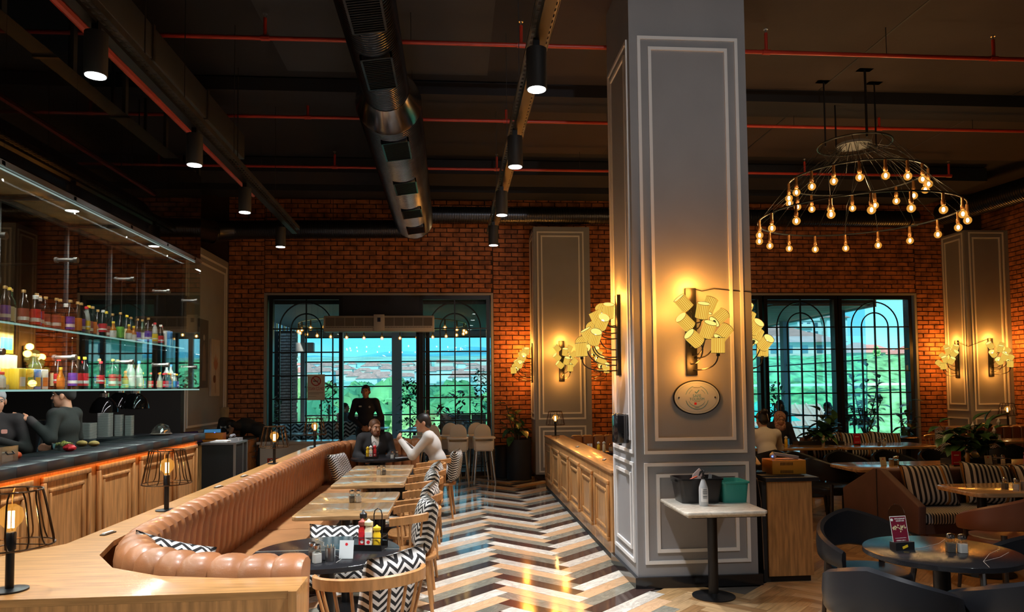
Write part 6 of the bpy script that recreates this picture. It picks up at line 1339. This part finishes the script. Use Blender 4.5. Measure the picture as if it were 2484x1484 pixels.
MB().tube([(-.085+.028*cos(a), -.165, 1.02+.028*sin(a)) for a in [2*pi*i/12 for i in range(12)]], .006, 5, True).build('wristwatch', steel, p4)
# two men at the far round table
p5, J5, H5 = person('seated man with ginger beard in dark jacket over white shirt', SIT, dict(hed=(.0, -.05, 1.2), elL=(.25, -.02, .8), wrL=(.16, -.24, .77), elR=(-.25, -.02, .8), wrR=(-.16, -.24, .77)), (-1.15, 10.66, -.06), 10, (4, 0, 22), 'a', whitec, blackc, 'short', brn, .008, .5, beard=mat('beard_ginger', (.13, .045, .02), .8), jacket=blackc)
p6, J6, H6 = person('seated man in white shirt with clasped hands leaning on the far table', SIT, dict(che=(0, -.1, .94), nek=(0, -.17, 1.1), hed=(0, -.22, 1.24), shL=(.18, -.14, 1.05), shR=(-.18, -.14, 1.05), mid=(0, -.02, .75), elL=(.2, -.34, .82), wrL=(.05, -.5, 1.0), hL=(-.5, -.4, .55), nL=(-.7, .5, .3), elR=(-.2, -.34, .82), wrR=(-.05, -.5, .99), hR=(.5, -.42, .6), nR=(.7, .5, .3), anL=(.26, -.12, .1), knL=(.2, -.36, .53), anR=(-.05, -.3, .09)), (-.2, 9.76, 0), -92, (8, 0, 4), 'a', whitec, blackc, 'short', None, .008, .9)
p6b = MB().tube([(-.02+.032*cos(a), -.47, .98+.032*sin(a)) for a in [2*pi*i/12 for i in range(12)]], .007, 5, True).build('wristwatch', blackm, p6)
# right dining room
p8, J8, H8 = person('woman with dark hair bun in white shirt seen from behind', SIT, dict(che=(0, -.07, .92), nek=(0, -.12, 1.07), hed=(0, -.17, 1.2), shL=(.18, -.08, 1.0), shR=(-.18, -.08, 1.0), elL=(.26, -.2, .78), elR=(-.26, -.2, .78), wrL=(.15, -.4, .8), wrR=(-.15, -.4, .8)), (4.4, 9.92, 0), 176, (14, 0, 8), 'a', whitec, navy, 'bun', mat('hair_dark', (.01, .007, .007), .45), .009, .6, female=True)
scm = mat('scarf_print', (.36, .2, .15), .8, var=.5, vs=45)
p9, J9, H9 = person('woman in patterned headscarf and dark coat facing the camera', SIT, dict(hed=(0, -.07, 1.17), nek=(0, -.03, 1.05)), (5.3, 11.5, -.03), 4, (12, 0, -14), 'b', navy, navy, 'scarf', scm, .009, .6, female=True)
p10, J10, H10 = person('woman in profile with long dark hair on the terrace beyond the right window', SIT, {}, (7.42, 15.9, 0), -88, (4, 0, 0), 'a', navy, navy, 'long', hb, .011, .5, female=True)
p11, J11, H11 = person('man in light blue shirt leaning over a terrace table beyond the right window', SIT, dict(che=(0, -.12, .92), nek=(0, -.2, 1.06), hed=(0, -.27, 1.17), shL=(.18, -.15, 1.0), shR=(-.18, -.15, 1.0)), (8.75, 15.9, 0), -80, (24, 0, 0), 'b', bluec, navy, 'short', None, .011, .5)
p12, J12, H12 = person('person in striped top on the terrace beside the big pillar edge', SIT, dict(wrL=(.15, -.3, 1.0)), (6.25, 15.6, 0), 60, (0, 0, 0), 'a', pattern('striped_top', stripe(.06, 2), (.6, .6, .62), (.05, .05, .06)), navy, 'short', None, .012, .5)
p7, J7, H7 = person('woman in grey top seated at a terrace table beyond the doorway', SIT, {}, (-2.75, 18.4, 0), 60, (0, 0, 20), 'a', greyc_, navy, 'short', hb, .012, .5, female=True)

# ---------- plants ----------
leafm = mat('leaf_dark', (.045, .12, .042), .35, var=.3, vs=6, objrand=.3, coat=.3); leafs = mat('leaf_small', (.06, .12, .035), .5, var=.3, vs=6, objrand=.3); potn = mat('pot_navy', (.006, .008, .016), .6); stem = mat('stem_brown', (.09, .06, .03), .7); leafr = mat('leaf_red', (.12, .035, .03), .4, objrand=.3); soil = mat('soil', (.02, .013, .01), .9)
def leaf_mesh(l, w, m_, name='leaf'):
    vs = []; n = 6
    for i in range(n+1):
        u = i/n; hw = w/2*sin(pi*u**.8)*(1.0); z = -.28*l*u*u+.03*l
        vs += [(-hw, l*u, z+hw*.35), (0, l*u, z), (hw, l*u, z+hw*.35)]
    fs = [(i*3+k, i*3+k+1, (i+1)*3+k+1, (i+1)*3+k) for i in range(n) for k in (0, 1)]
    me = MB().add(vs, fs).mesh(name, m_, True); return me
LB = leaf_mesh(.25, .15, leafm); LM = leaf_mesh(.16, .09, leafm); LR_ = leaf_mesh(.16, .06, leafr); LS = leaf_mesh(.11, .045, leafs)
def plant(label, loc, stems, nleaf, me, seed, droop=.2, cat='plant', r0=.02, scale=1., name='potted_plant'):
    """stems: list of (base, tip); leaves spiral up each stem"""
    t = thing(name, label, cat, loc); r = random.Random(seed)
    for a, b in stems:
        a, b = V(a), V(b); mid = a.lerp(b, .5)+V((r.uniform(-.04, .04), r.uniform(-.04, .04), 0)); MB().tube([a, mid, b], [r0, r0*.7, r0*.4], 6).build('stem', stem, t, smooth=True)
        for i in range(nleaf):
            u = .25+.75*i/max(1, nleaf-1); p = (a.lerp(mid, u*2) if u < .5 else mid.lerp(b, u*2-1)); az = i*2.4+r.uniform(-.4, .4); el = r.uniform(-.3, .9)-droop+(.6 if u > .9 else 0)
            o = ob('leaf', me, t); s_ = scale*r.uniform(.75, 1.2)*(1.1-.25*u); o.matrix_local = T(*p) @ RZ(az) @ RX(el) @ M4.Diagonal((s_, s_, s_, 1)) @ T(0, .02, 0)
    return t
def cylpot(label, x, y, r, h):
    t = thing('plant_pot', label, 'pot', (x, y, 0)); MB().lathe([(r*.92, 0), (r, .01), (r, h), (r*.93, h), (r*.92, h-.06)], n=28).build('pot', potn, t, smooth=True); MB().lathe([(r*.92, h-.08), (0, h-.075)], n=24, close=False).build('soil', soil, t); return t
cylpot('tall dark navy cylinder pot against the brick between window and far pillar', 1.2, 13.42, .23, .74); cylpot('lower dark navy pot half hidden behind the tall pot', .93, 13.72, .16, .6)
plant('dark leaved rubber plant in the tall navy pot beside the doorway', (1.17, 13.4, .67), [((0, 0, 0), (-.2, -.03, .72)), ((.02, 0, 0), (.02, -.1, .5)), ((.02, .02, 0), (.1, -.1, .3)), ((-.03, 0, 0), (-.24, -.06, .32)), ((0, .02, 0), (-.02, .03, .58))], 7, LB, 3, scale=.95)
pbx = thing('planter_box', 'low black planter box on the long oak table', 'planter', (6.2, 8.15, .75)); MB().bx(-.4, .35, -.09, .1, 0, .05).build('box', blackm, pbx); MB().bx(-.38, .33, -.075, .085, .05, .055).build('soil', soil, pbx)
rp_ = random.Random(21)
plant('lush broad leaved green plant with white blooms on the long oak table', (6.15, 8.15, .79), [((rp_.uniform(-.25, .25), rp_.uniform(-.05, .05), 0), (rp_.uniform(-.34, .34), rp_.uniform(-.16, .16), rp_.uniform(.2, .5))) for _ in range(11)], 8, LB, 6, .1, r0=.008, scale=.9)
for dx, dz in ((-.1, .36), (.22, .4), (.16, .3)):
    MB().add([(0, 0, 0), (.03, .0, .04), (0, 0, .1), (-.03, 0, .04), (0, -.02, .05), (0, .02, .05)], [(0, 1, 4), (1, 2, 4), (2, 3, 4), (3, 0, 4), (1, 0, 5), (2, 1, 5), (3, 2, 5), (0, 3, 5)]).xf(T(dx, -.14, dz)).build('bloom', white, [o for o in C.objects if o.name.startswith('potted_plant') and o.parent is None][-1])
red_menu(5.72, 7.86, .75, 'dark red menu card at the left of the planter on the long table'); squeeze(5.84, 7.84, .75, 'oil', 'black', 'tall oil bottle at the left of the planter on the long table', .2); squeeze(6.6, 7.9, .75, 'red', 'brown', 'red sauce bottle at the right of the planter on the long table', .15)
pbx2 = dup(pbx, 'low black planter box on the far oak table before the right window', (5.75, 11.0, .75))
plant('tall broad leaved plant on the far oak table before the right window', (5.75, 11.0, .8), [((rp_.uniform(-.2, .2), rp_.uniform(-.05, .05), 0), (rp_.uniform(-.28, .26), rp_.uniform(-.12, .12), rp_.uniform(.12, .34))) for _ in range(8)]+[((.05, 0, 0), (.02, 0, .46))], 7, LB, 8, .1, r0=.008, scale=.95)
cylpot('dark navy pot in the corner right of the right window', 8.7, 13.3, .2, .65)
plant('rubber plant in the corner pot right of the right window', (8.7, 13.3, .58), [((0, 0, 0), (.08, 0, .78)), ((.02, 0, 0), (-.15, 0, .5)), ((0, .02, 0), (.16, .03, .45))], 8, LB, 12, scale=.9)
# ---------- terrace ----------
tf = struct(MB().bx(-5.6, 9.2, 14.3, 21.3, -.2, -.01).build('floor_terrace', mat('terrace_tile', (.3, .3, .3), .25, var=.15, vs=2)))
tcl = struct(MB().bx(-4.4, 8.75, 14.3, 21.2, 3.36, 3.6).build('ceiling_terrace', mat('terrace_ceiling', (.05, .055, .065), .7)))
twd = mat('soffit_wood', (.2, .12, .07), .6, var=.2, vs=3, stretch=(1, 12, 1))
for i in range(14): MB().bx(6.6, 8.7, 14.4+i*.48, 14.86+i*.48, 3.335, 3.358).build('soffit_plank', twd, tcl)
MB().bx(8.7, 8.78, 14.3, 21.2, 3.3, 3.62).build('fascia_board', mat('fascia_pale', (.5, .5, .5), .6), tcl); MB().bx(-4.3, 8.7, 21.12, 21.2, 3.2, 3.36).build('fascia_board', MATS['fascia_pale'], tcl)
pgm = mat('post_grey', (.3, .3, .32), .5)
tg = struct(MB().bx(-1.78, -1.5, 21.0, 21.15, 0, 3.36).build('trim_1', pgm))
for x in (-4.3, 1.2, 3.6, 6.1, 8.55): MB().bx(x-.06, x+.06, 21.0, 21.12, 0, 3.36).build('terrace_post', pgm, tg)
for z in (.02, .95, 1.77, 2.48, 3.18): MB().bx(-4.3, 8.6, 21.04, 21.08, z-.018, z+.018).build('terrace_rail', wfr, tg)
gte = glassmat('terrace_glass', (.72, .95, 1), .0)
for a, b in ((-4.24, -1.78), (-1.5, 1.14), (1.26, 3.54), (3.66, 6.04), (6.16, 8.5)): MB().bx(a, b, 21.055, 21.06, .96, 3.2).build('terrace_pane', gte, tg)
for i in range(20): MB().bx(-.4+.45*i, .02+.45*i, 20.98, 21.02, 0, .93).build('parapet_board', mat('parapet_wood', (.16, .13, .11), .6), tg)
tg2 = struct(MB().bx(8.5, 8.66, 15.3, 15.46, 0, 3.36).bx(8.5, 8.66, 18.0, 18.2, 0, 3.36).build('trim_2', pgm))
for z in (.95, 2.2): MB().bx(8.57, 8.6, 14.4, 21, z-.015, z+.015).build('terrace_rail', wfr, tg2)
for a, b in ((14.4, 15.3), (15.46, 18.0), (18.2, 21.0)): MB().bx(8.58, 8.585, a, b, .1, 3.3).build('terrace_pane', gte, tg2)
# wing of the building seen through the left window
wg = struct(MB().bx(-5.6, -5.2, 18.6, 24.5, -2, 6).build('wall_wing', mat('wing_white', (.42, .45, .5), .7)))
wfm = mat('wing_frame', (.36, .19, .08), .6); wgl = mat('wing_glass', (.1, .2, .38), .06, .3)
for i in range(6):
    y = 18.75+.95*i
    for z0, z1 in ((-.2, .95), (1.3, 2.42), (2.75, 3.95)):
        w_ = MB().bx(-5.2, -5.14, y, y+.07, z0, z1).bx(-5.2, -5.14, y+.78, y+.85, z0, z1).bx(-5.2, -5.14, y+.38, y+.46, z0, z1).bx(-5.2, -5.14, y+.07, y+.78, z0, z0+.05).bx(-5.2, -5.14, y+.07, y+.78, z1-.05, z1).build('wing_window', wfm, wg)
        MB().bx(-5.198, -5.17, y+.07, y+.38, z0+.05, z1-.05).build('pane', wgl, w_); MB().bx(-5.198, -5.17, y+.46, y+.78, z0+.05, z1-.05).build('pane', wgl, w_)
    MB().bx(-5.2, -5.1, y-.05, y+.95, 3.95, 4.6).build('wing_cladding', wfm, wg)
bp2 = struct(MB().bx(-4.85, -4.5, 20.7, 21.2, 0, 3.36).build('pillar_brick', mortar)); pbk = mat('brick_pale', (.42, .36, .34), .8, var=.25, vs=20); pbm_ = MB().bx(-.115, .115, -.02, 0, -.03, .03).mesh('brick', pbk)
for r_ in range(40):
    for c_ in range(2): o = ob('brick', pbm_, bp2, (-4.76+.24*c_-(.06 if r_ % 2 else 0)+.03, 20.7, .05+.082*r_))
MB().bx(-5.2, -4.85, 20.9, 21.2, 0, 3.36).build('dark_infill', blackm, bp2)
gl_ = thing('bulb_ring', 'large ring of hanging bulbs over the terrace beyond the doorway', 'chandelier', (-1.65, 17.3, 0)); MB().tube([(1.95*cos(2*pi*i/48), 1.95*sin(2*pi*i/48), 3.22) for i in range(48)], .014, 6, True).build('ring', brass, gl_, smooth=True)
for i in range(26):
    a = 2*pi*i/26; b = ob('bulb', gme, gl_, (1.95*cos(a), 1.95*sin(a), 3.22)); ob('socket', sme, b); ob('filament', fme, b)
for i in range(6): a = 2*pi*i/6; MB().cyl((1.95*cos(a), 1.95*sin(a), 3.22), (1.2*cos(a), 1.2*sin(a), 3.36), .005, n=4).build('suspension_cable', black, gl_)
tac = thing('wall_ac', 'white air conditioner high on the dark terrace wall', 'air conditioner', (-4.3, 20.6, 2.75)); MB().bx(-.1, .4, -.1, .1, 0, .26).build('body', wp, tac, bevel=.02)
# terrace furniture
zzc = pattern('zigzag_cover', zig(.1, .09, .8), (.02, .02, .022), (.6, .6, .6), .85)
def tbooth(x0, x1, y, m_, label, h=.95, rz=0, xx=0):
    t = thing('terrace_booth', label, 'booth', (xx, y, 0), R(rz)); MB().bx(x0, x1, 0, .12, .2, h).build('backrest', m_, t, bevel=.02); MB().bx(x0, x1, -.5, -.003, .2, .45).build('seat', m_, t, bevel=.02); MB().bx(x0+.03, x1-.03, -.45, .1, 0, .2).build('plinth', blackm, t); return t
mar = mat('maroon', (.1, .02, .03), .6); lg_ = mat('lounge_stripe', (.12, .13, .15), .8)
tbooth(-.6, .6, 17.0, zzc, 'zigzag patterned booth back on the terrace left of the waiter', .95, 20, -2.5); tbooth(-.5, .5, 18.9, mar, 'maroon booth back behind the grey topped woman', 1.0, 0, -2.3); tbooth(-.9, .9, 17.2, zzc, 'zigzag patterned booth on the terrace behind the left window panes', .9, 8, -4.1)
lst = pattern('lounge_cloth', stripe(.12, 0, .5), (.05, .055, .065), (.3, .31, .33), .85); tbooth(-.7, .7, 16.6, lst, 'dark striped terrace lounge seat behind the high chairs', .85, -30, .75); tbooth(-.6, .6, 18.6, lst, 'dark striped terrace sofa further back behind the high chairs', .85, -30, 1.5)
def ttable(x, y, w, d, label):
    t = thing('terrace_table', label, 'table', (x, y, 0)); MB().prism(rrect(w, d, .03, 3), .72, .75).build('tabletop', mat('terrace_top', (.42, .42, .42), .2), t); pedestal(t, .72)
ttable(-.9, 16.6, .7, .7, 'pale terrace table just behind the waiter'); ttable(-.75, 17.75, .7, .7, 'pale terrace table behind the waiter near the flowers'); ttable(-2.0, 17.9, .8, .7, 'pale terrace table of the grey topped woman'); ttable(-3.3, 16.0, .7, .7, 'pale terrace table behind the no smoking sign window'); ttable(.2, 18.0, .7, .7, 'pale terrace table behind the right window bay'); ttable(6.75, 15.9, .8, .7, 'pale terrace table of the woman with long hair'); ttable(8.0, 15.6, .8, .7, 'pale terrace table of the man in blue shirt')
bn = thing('slatted_bench', 'grey bench table of pale slats beyond the doorway', 'bench', (-1.85, 15.4, 0))
for i in range(6): MB().bx(-.45+.02*i, .5, -.4+.14*i, -.28+.14*i, .62+.012*i, .65+.012*i).build('slat', mat('slat_grey', (.38, .38, .4), .5), bn)
MB().bx(-.45, .5, -.4, .4, .05, .6).build('base', mat('bench_grey', (.16, .16, .17), .6), bn)
for sx in (-.4, .45): MB().bx(sx-.03, sx+.03, -.35, .35, 0, .05).build('foot', black, bn)
ct = mat('stand_white', (.5, .48, .45), .5); cdn = thing('display_counter', 'white display counter with checkered red border behind the banquette ledge', 'counter', (-2.75, 12.3, 0)); MB().bx(-.45, .75, -.02, .3, .05, .8).build('body', ct, cdn); MB().bx(-.43, .73, 0, .28, 0, .05).build('plinth', blackm, cdn)
chk = pattern('checker', lambda t, x, y, z: mth(t, 'ABSOLUTE', mth(t, 'SUBTRACT', stripe(.06, 0)(t, x, y, z), stripe(.06, 2)(t, x, y, z))), (.02, .02, .02), (.6, .6, .58)); MB().bx(-.3, .2, -.024, -.02, .3, .55).build('checker_panel', chk, cdn)
for a in ((-.33, .23, .28, .3), (-.33, .23, .55, .57), (-.33, -.3, .3, .55), (.2, .23, .3, .55)): MB().bx(a[0], a[1], -.026, -.02, a[2], a[3]).build('red_border', redp, cdn)
MB().tube([(.55+.07*cos(2*pi*i/20), -.022, .6+.07*sin(2*pi*i/20)) for i in range(20)], .004, 4, True).build('round_emblem', mat('emblem_tan', (.4, .25, .15), .6), cdn)
MB().bx(-.5, .8, -.05, .33, .8, .84).build('top', mat('counter_top_white', (.5, .5, .5), .15), cdn)
def bush(label, loc, n, spread, h, me, seed, name='potted_shrub', pot=True):
    t = thing(name, label, 'plant', loc); r = random.Random(seed)
    if pot: MB().lathe([(.16, 0), (.2, .3), (.19, .3), (.15, .26)], n=16).build('pot', potn, t)
    MB().cyl((0, 0, .2), (0, 0, h*.7), .02, n=6).build('stem', stem, t)
    for i in range(n):
        a = r.uniform(0, 6.28); z = .35+(h-.35)*r.random()**.8; q_ = spread*(1-.55*((z-.35)/(h-.3)))*r.random()**.5; o = ob('leaf', me, t); s_ = r.uniform(.9, 1.6); o.matrix_local = T(q_*cos(a), q_*sin(a), z) @ RZ(r.uniform(0, 6.28)) @ RX(r.uniform(-.6, .9)) @ M4.Diagonal((s_, s_, s_, 1))
    return t
bush('bushy small leaved tree on the terrace right of the waiter', (-1.1, 18.3, 0), 220, .42, 1.95, LS, 2); bush('red tinged leafy plant on the terrace beside the grey post', (-.28, 17.1, 0), 60, .3, 1.25, LR_, 3); bush('leafy plant on the terrace behind the left window panes', (-3.95, 15.7, 0), 120, .4, 1.5, LM, 4); bush('small leaved shrub on the terrace behind the no smoking sign', (-3.05, 18.0, 0), 150, .35, 1.9, LS, 5)
bush('bushy shrub on the terrace at the right edge of the doorway windows', (.75, 19.6, 0), 200, .45, 2.2, LS, 6); bush('broad leaved plant on the terrace behind the high chairs', (.1, 18.9, 0), 70, .4, 1.6, LR_, 7); bush('small conifer shaped plant on the terrace before the right window', (7.9, 17.3, 0), 160, .4, 1.75, LS, 9)
cylpot('wide navy pot on the terrace beyond the right window', 9.0, 15.2, .24, .6)
plant('tall rubber plant on the terrace beyond the right window bay', (9.0, 15.2, .5), [((0, 0, 0), (-.3, 0, 1.35)), ((.03, 0, 0), (.1, .05, 1.65)), ((0, .03, 0), (.35, 0, 1.3)), ((0, -.03, 0), (-.5, 0, .95)), ((.02, 0, 0), (.3, -.1, .8)), ((0, 0, 0), (-.1, -.1, 1.1))], 15, LB, 31, scale=1.15)

# ---------- outdoors ----------
grs = mat('hill_grass', (.11, .34, .14), .9, var=.6, vs=1.1, coord='Object'); twn = mat('valley', (.2, .36, .3), .9, var=.3, vs=.02); hil = mat('hazy_hills', (.07, .3, .38), .9, var=.3, vs=.004)  # blue haze of distance put into the valley and hill colours
def grid(name, x0, x1, y0, y1, nx, ny, fz, m_):
    vs = [(x0+(x1-x0)*i/nx, y0+(y1-y0)*j/ny, 0) for j in range(ny+1) for i in range(nx+1)]; vs = [(x, y, fz(x, y)) for x, y, _ in vs]
    o = MB().add(vs, [(j*(nx+1)+i, j*(nx+1)+i+1, (j+1)*(nx+1)+i+1, (j+1)*(nx+1)+i) for j in range(ny) for i in range(nx)]).build(name, m_, smooth=True); return struct(o)
def tz(x, y): return -14+(y-20)*.05 if y < 300 else (0+(y-300)*.035 if y < 700 else 14+(y-700)*.075)
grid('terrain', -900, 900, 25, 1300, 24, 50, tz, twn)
def hz(x, y): u = x/900; return -5+(y-1100)/1500*(88+62*math.exp(-((x+100)/420)**2)+40*math.exp(-((x-900)/500)**2)+12*sin(x/130.)+6*sin(x/47.))*min(1, 1)
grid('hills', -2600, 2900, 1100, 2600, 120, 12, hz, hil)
def bz(x, y): return -9+max(0, min(1, (y-32)/34))*13.2+max(0, (y-66))*.03+.25*sin(x*.9)+.2*sin(y*.7+x*.3)
grid('bank', 13, 110, 30, 140, 60, 50, bz, grs)
rd = struct(MB().add([(18, 57.0, 1.55), (110, 57.0, 1.55), (110, 57.2, 1.75), (18, 57.2, 1.75)], [(0, 1, 2, 3)]).build('road_wall', mat('wall_concrete', (.45, .5, .5), .8)))
rt_ = random.Random(2); crownm = [mat('crown_%d' % i, c, .9, var=.45, vs=1.2, bump=.6, bs=5) for i, c in enumerate(((.13, .38, .15), (.08, .28, .14), (.2, .46, .18)))]; trk = mat('bark', (.1, .07, .05), .9)
def tree_proto(i):
    t = thing('tree', 'x', 'tree'); r = random.Random(40+i); mb = MB()
    for k in range(64):
        a = r.uniform(0, 6.28); z = r.uniform(.25, 1); q_ = .42*sin(pi*min(.97, z*.85+.1))*r.random()**.5; s_ = r.uniform(.08, .15); e = MB().ell((0, 0, 0), (s_, s_, s_*.8), 8, 6); e.v = [(x*(1+.5*r.uniform(-.5, .5)), y*(1+.5*r.uniform(-.5, .5)), zz*(1+.5*r.uniform(-.5, .5))) for x, y, zz in e.v]
        mb.add([(x+q_*cos(a), y+q_*sin(a), zz+z) for x, y, zz in e.v], e.f)
    mb.build('crown', crownm[i], t, smooth=True); MB().cyl((0, 0, -.2), (0, 0, .45), .035, .02, 6).build('trunk', trk, t); return t
tps = [tree_proto(i) for i in range(3)]; used = set()
spots = [(rt_.uniform(-15, 6), rt_.uniform(52, 75), 1) for _ in range(60)]+[(rt_.uniform(-26, 12), rt_.uniform(85, 150), 1.0) for _ in range(40)]+[(rt_.uniform(40, 66), rt_.uniform(66, 78), .35) for _ in range(9)]
sp2 = []
for q_ in spots:
    if all((q_[0]-w_[0])**2+(q_[1]-w_[1])**2 > (9 if q_[1] < 80 and q_[0] < 14 else 20 if q_[0] > 14 else 40) for w_ in sp2): sp2.append(q_)
for i, (x, y, f) in enumerate(sp2):
    k = i % 3; kind = ('bright green', 'dark green', 'pale yellow green')[k]; near = y < 80
    zg = tz(x, y) if x < 14 else bz(x, y); top = (1.9+rt_.uniform(-1, 1.2)+(y-55)*.012) if x < 14 else zg+3*f*rt_.uniform(.8, 1.5); h = (top-zg)/1.15
    where = ('in the valley just below the terrace' if near else 'further out in the valley beyond the terrace') if x < 14 else 'on the green bank beyond the right window'
    l = '%s round tree %s' % (kind, where); g_ = l+'s'
    if k in used: o = dup(tps[k], l, (x, y, zg))
    else: used.add(k); o = tps[k]; o.location = (x, y, zg); o['label'] = l
    o['group'] = 'trees '+where; o.scale = (h*.75, h*.75, h); o.rotation_euler = (0, 0, rt_.uniform(0, 6))
roofm = mat('roof_red', (.42, .2, .17), .8, var=.2, vs=.5); wallh = [mat('house_%d' % i, c, .8) for i, c in enumerate(((.6, .62, .6), (.55, .5, .45), (.6, .45, .4), (.45, .55, .58)))]; winm = mat('house_window', (.05, .1, .14), .3)  # roof red paled to put distance haze into the colour
def house(x, y, w, d, h, z, label, rh=1.8, mi=0, fl_=2, rz=0, group=None, cols_=5, flat=False):
    t = thing('house', label, 'building', (x, y, z), R(rz), group); MB().bx(-w/2, w/2, -d/2, d/2, 0, h).build('walls', wallh[mi], t)
    if flat: MB().bx(-w/2-.2, w/2+.2, -d/2-.2, d/2+.2, h, h+.5).build('roof', wallh[mi], t)
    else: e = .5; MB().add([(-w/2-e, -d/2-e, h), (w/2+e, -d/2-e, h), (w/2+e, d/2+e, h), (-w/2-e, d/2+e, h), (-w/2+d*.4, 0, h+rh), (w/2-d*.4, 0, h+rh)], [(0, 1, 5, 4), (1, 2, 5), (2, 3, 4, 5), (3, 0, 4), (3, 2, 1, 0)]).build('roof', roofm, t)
    if cols_:
        for f in range(fl_):
            for c_ in range(cols_): xx = -w/2+w*(c_+.5)/cols_; zz = h*(f+.55)/fl_; MB().bx(xx-w/cols_*.22, xx+w/cols_*.22, -d/2-.05, -d/2-.01, zz-h/fl_*.25, zz+h/fl_*.25).build('window', winm, t)
    return t
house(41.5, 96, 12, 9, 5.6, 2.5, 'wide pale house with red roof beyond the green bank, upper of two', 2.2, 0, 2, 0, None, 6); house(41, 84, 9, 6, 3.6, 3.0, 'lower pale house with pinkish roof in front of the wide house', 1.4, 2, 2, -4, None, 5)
tw = house(60.4, 120, 5.2, 6, 8.8, 3.6, 'pale tower block with rows of windows beyond the right window', 0, 3, 6, 0, None, 4, True)
for f in range(6): MB().bx(-2.8, -.3, -3.5, -3.06, .5+f*1.45, 1.0+f*1.45).build('balcony', wallh[0], tw)
MB().bx(-1, 1, -1, 1, 9.3, 10.4).build('roof_tower', wallh[3], tw)
bb = house(63.9, 118, 3.6, 5, 9.2, 3.6, 'narrow block carrying a tall advertising banner beyond the right window', 1.3, 0, 1, 0, None, 0)
bnr = MB().bx(-1.75, 1.75, -2.6, -2.52, .6, 9.0).build('banner', mat('banner_pale', (.45, .62, .66), .7), bb); bl_ = mat('banner_blue', (.02, .14, .55), .6); MBn = T(0, -2.62, 0) @ RX(pi/2)
for bd_, sz, z in (('birlikte', .78, 6.1), ('yaparız!', .78, 5.35)): text(bd_, sz, mat('banner_ink', (.03, .08, .2), .6), bnr, mx=T(0, -2.62, z) @ RX(pi/2), depth=.01)
MB().bx(-1.2, -.1, -2.64, -2.6, 4.3, 4.8).build('blue_band', bl_, bnr); MB().prism([(-1.5, .7), (.1, .7), (0, 2.3), (-.4, 2.7), (-1.1, 2.7), (-1.5, 2.2)], 0, .02).xf(MBn).build('printed_figure', bl_, bnr); MB().prism(circ(.36, 14), 0, .02).xf(T(-.75, -2.62, 3.15) @ RX(pi/2)).build('printed_face', mat('banner_skin', (.5, .35, .28), .7), bnr); MB().prism([(.4, .7), (1.5, .7), (1.3, 2.9), (.7, 3.3), (.45, 2.4)], 0, .02).xf(MBn).build('printed_figure', mat('banner_grey', (.35, .3, .3), .7), bnr)
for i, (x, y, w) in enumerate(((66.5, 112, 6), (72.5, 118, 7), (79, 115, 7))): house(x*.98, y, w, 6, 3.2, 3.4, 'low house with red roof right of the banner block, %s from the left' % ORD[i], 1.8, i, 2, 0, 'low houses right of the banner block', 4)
kr = thing('kiosk_roof', 'red tiled kiosk roof just below the terrace beyond the right window', 'roof', (14.3, 30, -2.6)); MB().add([(-2.2, -1.5, 1.2), (2.2, -1.5, 1.2), (2.2, 1.5, 3.4), (-2.2, 1.5, 3.4), (2.2, 1.5, 1.2), (-2.2, 1.5, 1.2)], [(0, 1, 2, 3), (1, 4, 2), (0, 3, 5), (2, 4, 5, 3), (0, 5, 4, 1)]).build('roof', mat('kiosk_tile', (.5, .3, .24), .8), kr)
for i in range(9): MB().cyl((-2.1+.52*i, -1.52, 1.23), (-2.1+.52*i, 1.48, 3.43), .05, n=5).build('tile_rib', mat('kiosk_rib', (.55, .36, .3), .8), kr)
MB().bx(-2, 2, -1.2, 1.3, -8, 1.15).build('walls', wallh[1], kr)
um = thing('teal_canopy', 'teal pointed canopy roof below the terrace beyond the right window', 'canopy', (12.3, 28, -3)); MB().lathe([(1.5, 3.3), (.05, 4.15)], n=8).build('cover', mat('canopy_teal', (.03, .45, .38), .7), um); MB().cyl((0, 0, -6), (0, 0, 4.1), .05, n=8).build('pole', steel, um)
hh = random.Random(17); hs = []
for i in range(110):
    for _ in range(60):
        y = hh.uniform(420, 900); x = hh.uniform(-.24, .07)*y
        if all((x-a_)**2+(y-b_)**2 > 500 for a_, b_ in hs): break
    hs.append((x, y)); z = tz(x, y); k = i % 4
    l = '%s house with red roof in the distant town below the hills' % ('pale', 'beige', 'pinkish', 'bluish')[k]
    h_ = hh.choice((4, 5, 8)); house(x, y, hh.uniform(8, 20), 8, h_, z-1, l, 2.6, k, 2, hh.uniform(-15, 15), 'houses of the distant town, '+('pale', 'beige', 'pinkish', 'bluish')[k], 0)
